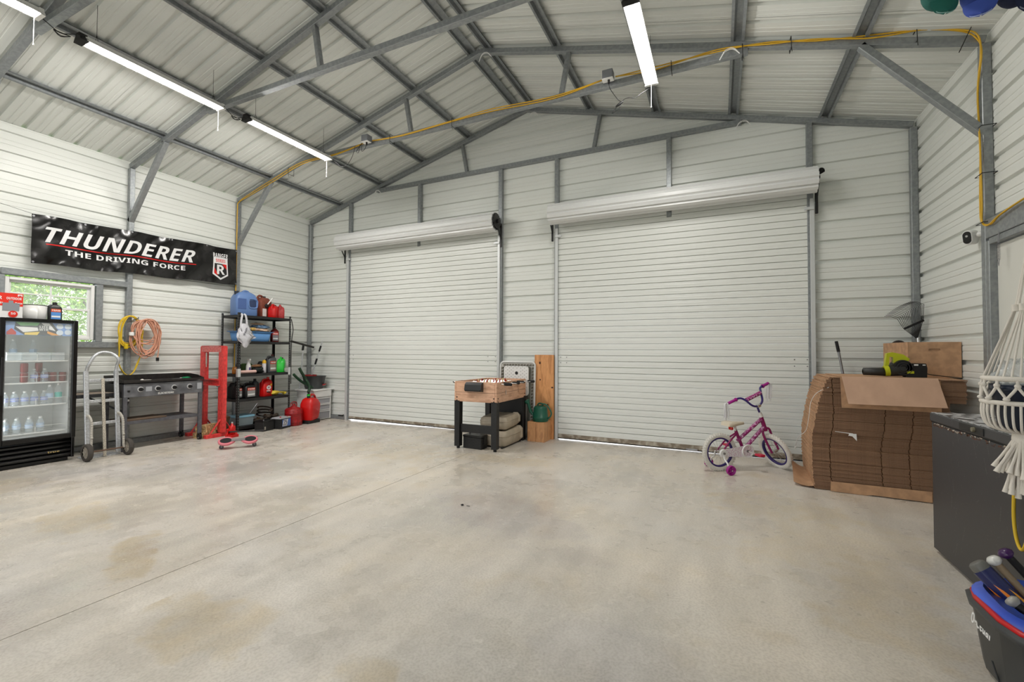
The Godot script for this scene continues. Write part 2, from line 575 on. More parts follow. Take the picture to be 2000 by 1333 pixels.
func walls():
	var zb = -0.035
	var wb = structure("wall_back")
	var doors = [Vector2(1.06, 4.23), Vector2(5.2, 8.39)]
	for r in panel_rows(EV + SL * W / 2):
		if r.y <= 3.2:
			for sg in [Vector2(-0.05, doors[0].x), Vector2(doors[0].y, doors[1].x), Vector2(doors[1].y, W + 0.05)]:
				siding(wb, Vector3(0, 0, zb), Vector3.RIGHT, Vector3.FORWARD, sg.x, sg.y, r.x, r.y)
		elif r.x < 3.2:
			for sg in [Vector2(-0.05, doors[0].x), Vector2(doors[0].y, doors[1].x), Vector2(doors[1].y, W + 0.05)]:
				siding(wb, Vector3(0, 0, zb), Vector3.RIGHT, Vector3.FORWARD, sg.x, sg.y, r.x, 3.2)
			siding(wb, Vector3(0, 0, zb), Vector3.RIGHT, Vector3.FORWARD, -0.05, W + 0.05, 3.2, r.y, true)
		else:
			siding(wb, Vector3(0, 0, zb), Vector3.RIGHT, Vector3.FORWARD, -0.05, W + 0.05, r.x, r.y, true)
	var wl = structure("wall_left")
	for r in panel_rows(EV):
		# around the window opening z 3.34..4.16, y 1.40..2.13
		var cuts = [r.x, r.y]
		for c in [1.385, 2.14]:
			if c > r.x + 0.001 and c < r.y - 0.001: cuts.append(c)
		cuts.sort()
		for i in cuts.size() - 1:
			var a: float = cuts[i]
			var b: float = cuts[i + 1]
			if a >= 1.38 and b <= 2.15:
				siding(wl, Vector3.ZERO, Vector3.BACK, Vector3.LEFT, -0.06, 3.34, a, b)
				siding(wl, Vector3.ZERO, Vector3.BACK, Vector3.LEFT, 4.16, ZF, a, b)
			else:
				siding(wl, Vector3.ZERO, Vector3.BACK, Vector3.LEFT, -0.06, ZF, a, b)
	var wr = structure("wall_right")
	for r in panel_rows(EV):
		var cuts = [r.x, r.y]
		if r.x < 2.2 and r.y > 2.2: cuts.append(2.2)
		cuts.sort()
		for i in cuts.size() - 1:
			if cuts[i + 1] <= 2.21:
				siding(wr, Vector3(W, 0, 0), Vector3.BACK, Vector3.RIGHT, -0.06, 1.45, cuts[i], cuts[i + 1])
				siding(wr, Vector3(W, 0, 0), Vector3.BACK, Vector3.RIGHT, 2.45, ZF, cuts[i], cuts[i + 1])
			else:
				siding(wr, Vector3(W, 0, 0), Vector3.BACK, Vector3.RIGHT, -0.06, ZF, cuts[i], cuts[i + 1])
	var wf = structure("wall_front")
	# the front wall stands open: a wide doorway behind the camera lets the daylight in
	var op = Vector2(2.4, 6.6)
	for r in panel_rows(EV + SL * W / 2):
		if r.x >= 3.1:
			siding(wf, Vector3(0, 0, ZF), Vector3.RIGHT, Vector3.BACK, -0.05, W + 0.05, r.x, r.y, true)
			continue
		var ytop = minf(r.y, 3.1)
		siding(wf, Vector3(0, 0, ZF), Vector3.RIGHT, Vector3.BACK, -0.05, op.x, r.x, ytop)
		siding(wf, Vector3(0, 0, ZF), Vector3.RIGHT, Vector3.BACK, op.y, W + 0.05, r.x, ytop)
		if r.y > 3.1:
			siding(wf, Vector3(0, 0, ZF), Vector3.RIGHT, Vector3.BACK, -0.05, W + 0.05, 3.1, r.y, true)
	# roof
	var ce = structure("ceiling")
	var up = [Vector3(W / 2, SL * W / 2, 0).normalized(), Vector3(-W / 2, SL * W / 2, 0).normalized()]
	for side in 2:
		var eave = Vector3(-0.1 if side == 0 else W + 0.1, EV - SL * 0.1, 0)
		var run: Vector3 = up[side]
		var nrm = Vector3(-run.y, run.x, 0) if side == 0 else Vector3(run.y, -run.x, 0)
		var len = (W / 2 + 0.1) / absf(run.x)
		var z = -0.1
		while z < ZF:
			var z1 = minf(z + GP * 4, ZF + 0.1)
			var st = nb()
			var prof = rib_profile(z + 0.001 + 0.2, z1 - 0.0005 + 0.2)
			for lay in [0.0, 0.012]:
				for i in prof.size() - 1:
					var a: Vector2 = prof[i]
					var b: Vector2 = prof[i + 1]
					var pa = eave + Vector3(0, 0, a.x - 0.2) + nrm * (a.y + lay + (0.0022 if int(round(z / GP)) % 8 == 0 else 0.0))
					var pb = eave + Vector3(0, 0, b.x - 0.2) + nrm * (b.y + lay + (0.0022 if int(round(z / GP)) % 8 == 0 else 0.0))
					quad(st, pa, pb, pb + run * len, pa + run * len, nrm if lay > 0 else -nrm)
			part("roof_panel", st, M.roof, ce)
			z = z1
		# purlins: open hat channels, crown against the sheet
		for d in [0.84, 1.80, 2.74, 3.66, 4.56]:
			var px: float = d if side == 0 else W - d
			var base = Vector3(px, EV + SL * d, 0) - nrm * 0.002
			var st = nb()
			var cs = [Vector2(-0.062, -0.040), Vector2(-0.036, -0.040), Vector2(-0.026, -0.001), Vector2(0.026, -0.001), Vector2(0.036, -0.040), Vector2(0.062, -0.040)]
			for i in cs.size() - 1:
				var a: Vector2 = cs[i]
				var b: Vector2 = cs[i + 1]
				var dd = (b - a).normalized()
				var t2 = Vector2(-dd.y, dd.x) * 0.0018
				var o3 = func(p: Vector2, zz: float) -> Vector3: return base + run * p.x + nrm * p.y + Vector3(0, 0, zz)
				for zz in [-0.02]:
					quad(st, o3.call(a, zz), o3.call(b, zz), o3.call(b, ZF), o3.call(a, ZF), -(nrm * t2.y + run * t2.x))
					quad(st, o3.call(a + t2, zz), o3.call(b + t2, zz), o3.call(b + t2, ZF), o3.call(a + t2, ZF), nrm * t2.y + run * t2.x)
			part("purlin", st, M.galv, ce)
	# ridge flashing
	var st = nb()
	var ap = EV + SL * W / 2
	quad(st, Vector3(W / 2 - 0.2, ap - SL * 0.2 + 0.05, -0.12), Vector3(W / 2, ap + 0.05, -0.12), Vector3(W / 2, ap + 0.05, ZF + 0.12), Vector3(W / 2 - 0.2, ap - SL * 0.2 + 0.05, ZF + 0.12), Vector3.DOWN)
	quad(st, Vector3(W / 2 + 0.2, ap - SL * 0.2 + 0.05, -0.12), Vector3(W / 2, ap + 0.05, -0.12), Vector3(W / 2, ap + 0.05, ZF + 0.12), Vector3(W / 2 + 0.2, ap - SL * 0.2 + 0.05, ZF + 0.12), Vector3.DOWN)
	part("ridge_cap", st, M.roof, ce)

# ---------------------------------------------------------------- steel frames
const TB := 0.062

func rafter_y(x: float) -> float:
	return EV + SL * minf(x, W - x) - 0.042 - TB * 0.53

func roof_truss(label: String, z: float, gable: bool, has_right_post := true, braces := true):
	var f = thing("roof_truss", label, "roof truss", Vector3(0, 0, z))
	var st: SurfaceTool
	for s in 2:
		var ex = 0.033 if s == 0 else W - 0.033
		st = nb()
		bar(st, Vector3(ex, rafter_y(ex) + 0.0, 0), Vector3(W / 2, rafter_y(W / 2), 0), TB, TB)
		part("rafter", st, M.galv, f)
		st = nb()
		bar(st, Vector3(ex, 0.0, 0), Vector3(ex, rafter_y(ex) - TB * 0.5, 0), TB, TB)
		part("post", st, M.galv, f)
		if braces:
			var dx = 0.84 if s == 0 else W - 0.84
			st = nb()
			bar(st, Vector3(ex, 3.05, 0.0), Vector3(dx, rafter_y(dx) - TB * 0.4, 0.0), TB, TB * 0.96)
			part("brace", st, M.galv, f)
	st = nb()
	var tx = 1.72
	var zoff = 0.0
	bar(st, Vector3(tx, 4.215, zoff), Vector3(W - tx, 4.215, zoff), TB, TB)
	part("tie_beam", st, M.galv, f)
	for s in 2:
		var x0 = 3.62 if s == 0 else W - 3.62
		var x1 = 3.53 if s == 0 else W - 3.53
		st = nb()
		bar(st, Vector3(x0, 4.245, 0), Vector3(x1, rafter_y(x1) - TB * 0.5, 0), TB * 0.9, TB * 0.8)
		part("web", st, M.galv, f)
	if gable:
		# studs between the door heads and the truss
		for a in [[1.09, 0.0], [2.68, 3.1], [4.25, 0.0], [5.19, 0.0], [6.78, 3.1], [8.37, 0.0]]:
			var top = minf(4.185, rafter_y(a[0]) - TB * 0.5)
			st = nb()
			bar(st, Vector3(a[0], a[1], 0), Vector3(a[0], top, 0), TB, TB)
			part("stud", st, M.galv, f)
		for a in [[1.06, 4.25], [5.19, 8.37]]:
			st = nb()
			bar(st, Vector3(a[0], 3.17, -0.03), Vector3(a[1], 3.17, -0.03), TB, TB * 0.9)
			part("door_header", st, M.galv, f)
		for a in [[0.064, 1.06], [4.28, 5.16], [8.4, W - 0.064]]:
			st = nb()
			bar(st, Vector3(a[0], 0.031, 0), Vector3(a[1], 0.031, 0), TB, TB)
			part("base_rail", st, M.galv, f)
	return f

func frames():
	roof_truss("galvanized gable frame against the wall with the two roll-up doors", 0.0, true, true, false)
	roof_truss("galvanized truss carrying the yellow cables", 1.47, false)
	roof_truss("galvanized truss between the cable truss and the fridge", 2.98, false)
	roof_truss("galvanized truss above the glass door fridge", 4.49, false)
	roof_truss("galvanized truss over the open floor, second from the front wall", 6.0, false)
	roof_truss("galvanized truss nearest to the front wall", 7.5, false)
	for s in 2:
		var st = nb()
		var x = 0.033 if s == 0 else W - 0.033
		var segs = [[0.05, 1.44], [1.5, 2.94], [3.02, 4.45], [4.53, 5.96], [6.04, 7.46], [7.54, 9.05]]
		for i in segs.size():
			if s == 1 and i == 1:
				continue
			bar(st, Vector3(x, 0.031, segs[i][0]), Vector3(x, 0.031, segs[i][1]), TB, TB)
		part("trim_%d" % (s + 1), st, M.galv, self).set_meta("kind", "structure")

# ---------------------------------------------------------------- floor
func floor_slab():
	var N = 1024
	var imgs = []
	var spec = [[11, 0.0035, 5], [12, 0.012, 5], [13, 0.05, 4], [14, 0.006, 4], [15, 0.16, 3], [16, 0.02, 4]]
	for s in spec:
		var fn = FastNoiseLite.new()
		fn.seed = s[0]
		fn.noise_type = FastNoiseLite.TYPE_SIMPLEX_SMOOTH
		fn.frequency = s[1]
		fn.fractal_octaves = s[2]
		imgs.append(fn.get_image(N, N, false, false, false).get_data())
	var fs = FastNoiseLite.new()
	fs.seed = 19
	fs.frequency = 0.03
	fs.fractal_octaves = 5
	var si = fs.get_image(N, N / 6, false, false, false)
	si.resize(N, N, Image.INTERPOLATE_CUBIC)
	var streak = si.get_data()
	# stains: centre x,z, radius x,z, turn, strength, tone (0 grey damp, 1 brown)
	var stains = [[5.75, 3.05, 0.55, 0.38, 0.3, 0.8, 0], [6.55, 3.55, 0.2, 0.14, 0.0, 0.6, 0], [4.1, 4.75, 0.30, 0.12, 0.6, 0.9, 1], [5.2, 5.0, 0.28, 0.2, 0.2, 0.8, 1], [6.1, 4.9, 0.13, 0.10, 0.0, 0.8, 1],
		[8.1, 2.55, 0.5, 0.6, 0.4, 0.35, 1], [8.15, 3.3, 0.25, 0.45, 0.2, 0.6, 1], [7.7, 1.9, 0.5, 0.3, 0.0, 0.6, 1], [1.6, 3.5, 0.5, 0.8, 0.3, 0.8, 0], [2.4, 2.9, 0.7, 0.6, 0.3, 0.7, 0], [3.6, 1.6, 0.7, 0.4, 0.2, 0.5, 1], [2.6, 1.4, 0.6, 0.5, 0.0, 0.5, 0],
		[3.0, 4.6, 0.3, 0.2, 0.5, 0.6, 1], [5.0, 1.5, 0.5, 0.2, 0.0, 0.5, 1], [6.9, 5.3, 0.2, 0.3, 0.3, 0.5, 1], [5.9, 5.6, 0.4, 0.2, 0.1, 0.7, 1], [3.9, 3.4, 0.35, 0.2, 0.4, 0.5, 0], [7.0, 4.4, 0.35, 0.3, 0.2, 0.5, 0], [1.2, 4.6, 0.4, 0.3, 0.5, 0.5, 1]]
	var img = Image.create(N, N, false, Image.FORMAT_RGB8)
	var rimg = Image.create(N, N, false, Image.FORMAT_RGB8)
	var buf = PackedByteArray(); buf.resize(N * N * 3)
	var rbuf = PackedByteArray(); rbuf.resize(N * N * 3)
	var sd = PackedFloat32Array(); sd.resize(N * N)
	var sb = PackedFloat32Array(); sb.resize(N * N)
	for s in stains:
		var r: float = maxf(s[2], s[3]) * 1.5
		var i0 := int(clampf((s[0] - r) / 9.6 * N, 0, N - 1)); var i1 = int(clampf((s[0] + r) / 9.6 * N, 0, N - 1))
		var j0 := int(clampf((s[1] - r) / 9.6 * N, 0, N - 1)); var j1 = int(clampf((s[1] + r) / 9.6 * N, 0, N - 1))
		var cs := cos(s[4]); var sn = sin(s[4])
		for j in range(j0, j1 + 1):
			for i in range(i0, i1 + 1):
				var dx: float = i * 9.6 / N - s[0]
				var dz: float = j * 9.6 / N - s[1]
				var u: float = (dx * cs + dz * sn) / s[2]
				var v: float = (-dx * sn + dz * cs) / s[3]
				var q = j * N + i
				var e: float = 1.25 - sqrt(u * u + v * v) + (imgs[1][q] / 255.0 - 0.5) * 1.6 + (imgs[2][q] / 255.0 - 0.5) * 0.8
				var k: float = clampf(e * 3.0, 0.0, 1.0) * s[5]
				if s[6] == 0: sd[q] = maxf(sd[q], k)
				else: sb[q] = maxf(sb[q], k)
	for q in N * N:
		var a: float = imgs[0][q] / 255.0 - 0.5
		var b: float = imgs[1][q] / 255.0 - 0.5
		var c: float = imgs[2][q] / 255.0 - 0.5
		var d: float = imgs[3][q] / 255.0 - 0.5
		var e: float = imgs[4][q] / 255.0 - 0.5
		var f: float = imgs[5][q] / 255.0 - 0.5
		var sk: float = streak[q] / 255.0 - 0.5
		var l = 0.80 + a * 0.13 + b * 0.07 + c * 0.045 + e * 0.03 + sk * 0.10
		var warm = clampf(0.5 + d * 1.6 + f * 0.5, 0.0, 1.0)
		var br = clampf((f - 0.12) * 2.5, 0.0, 1.0) * clampf(0.4 + a * 2.0, 0.0, 1.0) * 0.7
		br = maxf(br, sb[q] * (0.55 + c))
		var gr = maxf(sd[q] * 0.8, clampf((b - 0.08) * 1.2, 0, 1) * 0.2)
		l -= gr * 0.075
		l -= br * 0.085
		var rr = l * (1.0 + 0.012 * warm + 0.015 * br)
		var gg = l * (0.975 - 0.006 * warm - 0.03 * br)
		var bb = l * (0.935 - 0.035 * warm - 0.12 * br + 0.02 * gr)
		buf[q * 3] = int(clampf(rr, 0, 1) * 255)
		buf[q * 3 + 1] = int(clampf(gg, 0, 1) * 255)
		buf[q * 3 + 2] = int(clampf(bb, 0, 1) * 255)
		var ro = clampf(0.31 + b * 0.35 + c * 0.25 + a * 0.3 - gr * 0.06, 0.16, 0.8)
		var rv = int(ro * 255)
		rbuf[q * 3] = rv; rbuf[q * 3 + 1] = rv; rbuf[q * 3 + 2] = rv
	img.set_data(N, N, false, Image.FORMAT_RGB8, buf)
	rimg.set_data(N, N, false, Image.FORMAT_RGB8, rbuf)
	var m = StandardMaterial3D.new()
	m.albedo_texture = ImageTexture.create_from_image(img)
	m.roughness_texture = ImageTexture.create_from_image(rimg)
	m.roughness = 1.0
	m.detail_enabled = true
	m.detail_blend_mode = BaseMaterial3D.BLEND_MODE_MUL
	m.detail_albedo = noise_tex(21, 0.09, Color(0.93, 0.925, 0.92), Color(1, 1, 1), 512, FastNoiseLite.TYPE_SIMPLEX_SMOOTH, 5, [0.2, 0.62])
	m.detail_uv_layer = BaseMaterial3D.DETAIL_UV_2
	M.concrete = m
	var fl = structure("floor")
	var jx = 4.497
	for r in [[-0.05, jx - 0.003], [jx + 0.003, W + 0.05]]:
		var st = SurfaceTool.new()
		st.begin(Mesh.PRIMITIVE_TRIANGLES)
		st.set_smooth_group(-1)
		var zr = [-0.25, ZF + 0.1]
		var corners = [Vector3(r[0], 0, zr[0]), Vector3(r[1], 0, zr[0]), Vector3(r[1], 0, zr[1]), Vector3(r[0], 0, zr[1])]
		for i in [0, 1, 2, 0, 2, 3]:
			st.set_uv(Vector2(corners[i].x / 9.6, corners[i].z / 9.6))
			st.set_uv2(Vector2(corners[i].x, corners[i].z) * 1.25)
			st.add_vertex(corners[i])
		for e in 4:
			var p: Vector3 = corners[e]
			var q: Vector3 = corners[(e + 1) % 4]
			st.set_uv(Vector2(p.x / 9.6, p.z / 9.6))
			quad(st, p, q, q + Vector3.DOWN * 0.12, p + Vector3.DOWN * 0.12, (p + q) * 0.5 - Vector3((r[0] + r[1]) / 2, 0, 4.5))
		part("slab", st, m, fl)
	part("joint_bed", bx(Vector3(jx, -0.06, ZF / 2), Vector3(0.03, 0.10, ZF + 0.2)), mat(Color(0.42, 0.38, 0.34), 0.9), fl)

# ---------------------------------------------------------------- doors and window
func roll_door(called: String, x0: float, x1: float, sign_side: int, gap_l: float, gap_r: float, y0: float):
	var d = structure(called)
	var pitch = 0.0826
	var st: SurfaceTool
	# one slat shape shared by the whole curtain
	st = nb()
	var pr = [Vector2(0.0, -0.024), Vector2(0.0034, -0.003), Vector2(0.007, 0.0), Vector2(0.036, 0.0002), Vector2(0.040, 0.0014), Vector2(0.046, 0.0014), Vector2(0.050, 0.0002), Vector2(0.0755, 0.0), Vector2(0.0792, -0.003), Vector2(pitch - 0.0006, -0.024)]
	for i in pr.size() - 1:
		var a: Vector2 = pr[i]
		var b: Vector2 = pr[i + 1]
		var n = Vector3(0, -(b.y - a.y), b.x - a.x)
		quad(st, Vector3(x0, a.x, a.y), Vector3(x1, a.x, a.y), Vector3(x1, b.x, b.y), Vector3(x0, b.x, b.y), n)
		quad(st, Vector3(x0, a.x, a.y - 0.004), Vector3(x1, a.x, a.y - 0.004), Vector3(x1, b.x, b.y - 0.004), Vector3(x0, b.x, b.y - 0.004), -n)
	var mesh = fin(st)
	var y = y0
	while y < 3.3:
		inst("slat", mesh, M.slat, d, Transform3D(Basis.IDENTITY, Vector3(0, y, 0.022)))
		y += pitch
	# bottom bar and rubber seal, hanging a little out of level
	st = nb()
	prism(st, [Vector2(x0, gap_l + 0.014), Vector2(x1, gap_r + 0.014), Vector2(x1, y0 + 0.004), Vector2(x0, y0 + 0.004)], 0.004, 0.026)
	part("bottom_bar", st, M.bottombar, d)
	st = nb()
	prism(st, [Vector2(x0 + 0.01, gap_l), Vector2(x1 - 0.01, gap_r), Vector2(x1 - 0.01, gap_r + 0.014), Vector2(x0 + 0.01, gap_l + 0.014)], 0.0, 0.03)
	part("rubber_seal", st, M.rubber, d)
	# guides
	for s in 2:
		var gx = x0 - 0.012 if s == 0 else x1 + 0.012
		st = nb()
		box(st, Vector3(gx, 1.56, 0.04), Vector3(0.045, 3.12, 0.024), 0.003)
		part("guide", st, M.guide, d)
		st = nb()
		box(st, Vector3(gx + (0.03 if s == 0 else -0.03), 3.0, 0.06), Vector3(0.1, 0.035, 0.014), 0.003)
		part("stop_clip", st, M.guide, d)
		# bolts where the lock plates sit
		for bx_ in 2:
			for by in 2:
				st = nb()
				var px = x0 + 0.05 + 0.09 * bx_ if s == 0 else x1 - 0.05 - 0.13 * bx_
				ball(st, Vector3(px, 1.128 + 0.079 * by, 0.026), Vector3(0.0075, 0.0075, 0.005), 8, 4)
				part("bolt", st, M.steel, d)
	# coil of curtain over the opening
	var cy = 3.285
	var cz = 0.205
	var r = 0.146
	st = nb()
	var ring = []
	var n = 44
	for i in n:
		var a = TAU * i / n
		var ph = i % 4
		var rr: float = r + [-0.018, 0.003, 0.001, 0.003][ph]
		ring.append(Vector2(sin(a) * rr, cos(a) * rr))
	var xf = Transform3D(Basis(Vector3.BACK, Vector3.UP, Vector3.RIGHT), Vector3(0, cy, cz))
	prism(st, ring, x0 - 0.055, x1 + 0.035, xf)
	part("curtain_coil", st, M.roll, d)
	for s in 2:
		var gx = x0 - 0.075 if s == 0 else x1 + 0.055
		st = nb()
		bar(st, Vector3(gx, 2.93, 0.05), Vector3(gx, 3.3, 0.05), 0.03, 0.02)
		bar(st, Vector3(gx, 3.28, 0.05), Vector3(gx, 3.30, cz + 0.05), 0.012, 0.035)
		bar(st, Vector3(gx, 3.05, 0.06), Vector3(gx, 3.27, cz), 0.012, 0.02)
		part("bracket", st, M.black, d)
	if sign_side == 1:
		st = nb()
		cyl(st, Vector3(x1 + 0.036, cy + 0.01, cz), Vector3(x1 + 0.062, cy + 0.01, cz), 0.115, 0.115, 20)
		for i in 20:
			var a = TAU * i / 20
			box(st, Vector3(x1 + 0.05, cy + 0.01 + sin(a) * 0.118, cz + cos(a) * 0.118), Vector3(0.02, 0.018, 0.018))
		cyl(st, Vector3(x1 + 0.06, cy + 0.01, cz), Vector3(x1 + 0.1, cy + 0.01, cz), 0.03, 0.03, 12)
		part("chain_wheel", st, M.black, d)
	else:
		st = nb()
		for i in 7:
			var a = 0.3 + i * 0.3
			bar(st, Vector3(x1 + 0.06, 3.36, cz - 0.06), Vector3(x1 + 0.07 + 0.04 * cos(a), 3.36 + 0.03 * sin(a), cz + 0.06 * sin(a)), 0.012, 0.02)
		part("tension_wheel", st, M.black, d)
	return d

func doors_and_window():
	M.bottombar = textured(mat(Color(0.72, 0.69, 0.63), 0.5, 0.2), noise_tex(31, 0.02, Color(0.7, 0.66, 0.62), Color(1, 1, 1), 256), 1.5)
	var d1 = roll_door("door_1", 1.075, 4.225, 1, 0.022, 0.002, 0.066)
	var d2 = roll_door("door_2", 5.21, 8.375, 0, 0.014, 0.003, 0.078)
	var st = nb()
	# bottom latch of the left door
	box(st, Vector3(2.95, 0.028, 0.05), Vector3(0.16, 0.016, 0.03), 0.003)
	cyl(st, Vector3(2.9, 0.025, 0.07), Vector3(3.0, 0.03, 0.075), 0.007)
	part("latch", st, M.steel, d1)
	st = nb()
	box(st, Vector3(7.05, 0.03, 0.05), Vector3(0.14, 0.016, 0.03), 0.003)
	cyl(st, Vector3(7.0, 0.026, 0.07), Vector3(7.12, 0.03, 0.075), 0.007)
	part("latch", st, M.steel, d2)
	# walk door in the right wall
	var d3 = structure("door_3")
	part("leaf", bx(Vector3(W + 0.005, 1.075, 1.99), Vector3(0.045, 2.13, 0.87), 0.004), M.whitedoor, d3)
	st = nb()
	box(st, Vector3(W - 0.02, 1.09, 1.529), Vector3(0.09, 2.18, 0.05), 0.004)
	part("jamb", st, M.galv, d3)
	st = nb()
	box(st, Vector3(W - 0.02, 1.09, 2.45), Vector3(0.09, 2.18, 0.05), 0.004)
	part("jamb", st, M.galv, d3)
	part("head", bx(Vector3(W - 0.02, 2.17, 1.99), Vector3(0.09, 0.05, 0.87), 0.004), M.galv, d3)
	part("lintel", bx(Vector3(W - 0.033, 2.275, 1.98), Vector3(0.064, 0.15, 0.95), 0.004), M.galv, d3)
	st = nb()
	cyl(st, Vector3(W - 0.018, 1.0, 2.33), Vector3(W - 0.06, 1.0, 2.33), 0.012)
	ball(st, Vector3(W - 0.075, 1.0, 2.33), Vector3(0.022, 0.028, 0.028), 12, 8)
	part("handle", st, M.steel, d3)
	# coil spring hung from the door head
	st = nb()
	for k in 2:
		var pts = []
		for i in 61:
			var a = i * TAU / 5.0
			pts.append(Vector3(W - 0.075 + cos(a) * 0.006, 2.13 - i * 0.0022, 1.70 + k * 0.022 + sin(a) * 0.006))
		tube(st, pts, 0.0015, 4)
		tube(st, [Vector3(W - 0.075, 2.13, 1.70 + k * 0.022), Vector3(W - 0.07, 2.21, 1.71)], 0.0018, 4)
		tube(st, [Vector3(W - 0.075, 2.0, 1.70 + k * 0.022), Vector3(W - 0.075, 1.95, 1.71)], 0.0018, 4)
	solo("coil_spring", st, M.steel, "thin pair of metal coil springs hanging at the white walk door head", "spring")
	# window in the left wall
	var w = structure("window_1")
	var z0 := 3.35; var z1 = 4.15; var y0 = 1.41; var y1 = 2.12
	st = nb()
	for a in [[Vector3(0.0, (y0 + y1) / 2, z0 + 0.016), Vector3(0.075, y1 - y0, 0.035)], [Vector3(0.0, (y0 + y1) / 2, z1 - 0.016), Vector3(0.075, y1 - y0, 0.035)], [Vector3(0.0, y1 - 0.016, (z0 + z1) / 2), Vector3(0.075, 0.035, z1 - z0 - 0.07)], [Vector3(0.0, y0 + 0.016, (z0 + z1) / 2), Vector3(0.075, 0.035, z1 - z0 - 0.07)]]:
		box(st, a[0], a[1], 0.003)
	part("window_frame", st, M.white, w)
	for sash in 2:
		var ya = y0 + 0.033 if sash == 0 else 1.775
		var yb = 1.80 if sash == 0 else y1 - 0.033
		var xs = 0.008 if sash == 0 else -0.012
		st = nb()
		for a in [[z0 + 0.045, (ya + yb) / 2, 0.026, yb - ya], [z1 - 0.045, (ya + yb) / 2, 0.026, yb - ya]]:
			box(st, Vector3(xs, a[1], a[0]), Vector3(0.018, a[3], a[2]), 0.002)
		for yy in [ya + 0.013, yb - 0.013]:
			box(st, Vector3(xs, yy, (z0 + z1) / 2), Vector3(0.018, 0.026, z1 - z0 - 0.116), 0.002)
		if sash == 1:
			box(st, Vector3(xs, (ya + yb) / 2, (z0 + z1) / 2), Vector3(0.01, yb - ya - 0.05, 0.016), 0.002)
			box(st, Vector3(xs, (ya + yb) / 2 + 0.01, (z0 + z1) / 2), Vector3(0.009, 0.016, z1 - z0 - 0.11), 0.002)
		part("sash", st, M.white, w)
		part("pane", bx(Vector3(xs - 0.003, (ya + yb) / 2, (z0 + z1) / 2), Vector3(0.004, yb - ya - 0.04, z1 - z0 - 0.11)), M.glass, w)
	# steel trim round the window, out to the post
	var t = structure("trim_3")
	for a in [[Vector3(0.033, 2.175, 3.6), Vector3(0.064, 0.075, 1.18)], [Vector3(0.033, 1.35, 3.6), Vector3(0.064, 0.075, 1.18)], [Vector3(0.033, 1.762, 3.305), Vector3(0.064, 0.745, 0.07)], [Vector3(0.033, 1.762, 4.195), Vector3(0.064, 0.745, 0.07)]]:
		part("rail", bx(a[0], a[1], 0.004), M.galv, t)

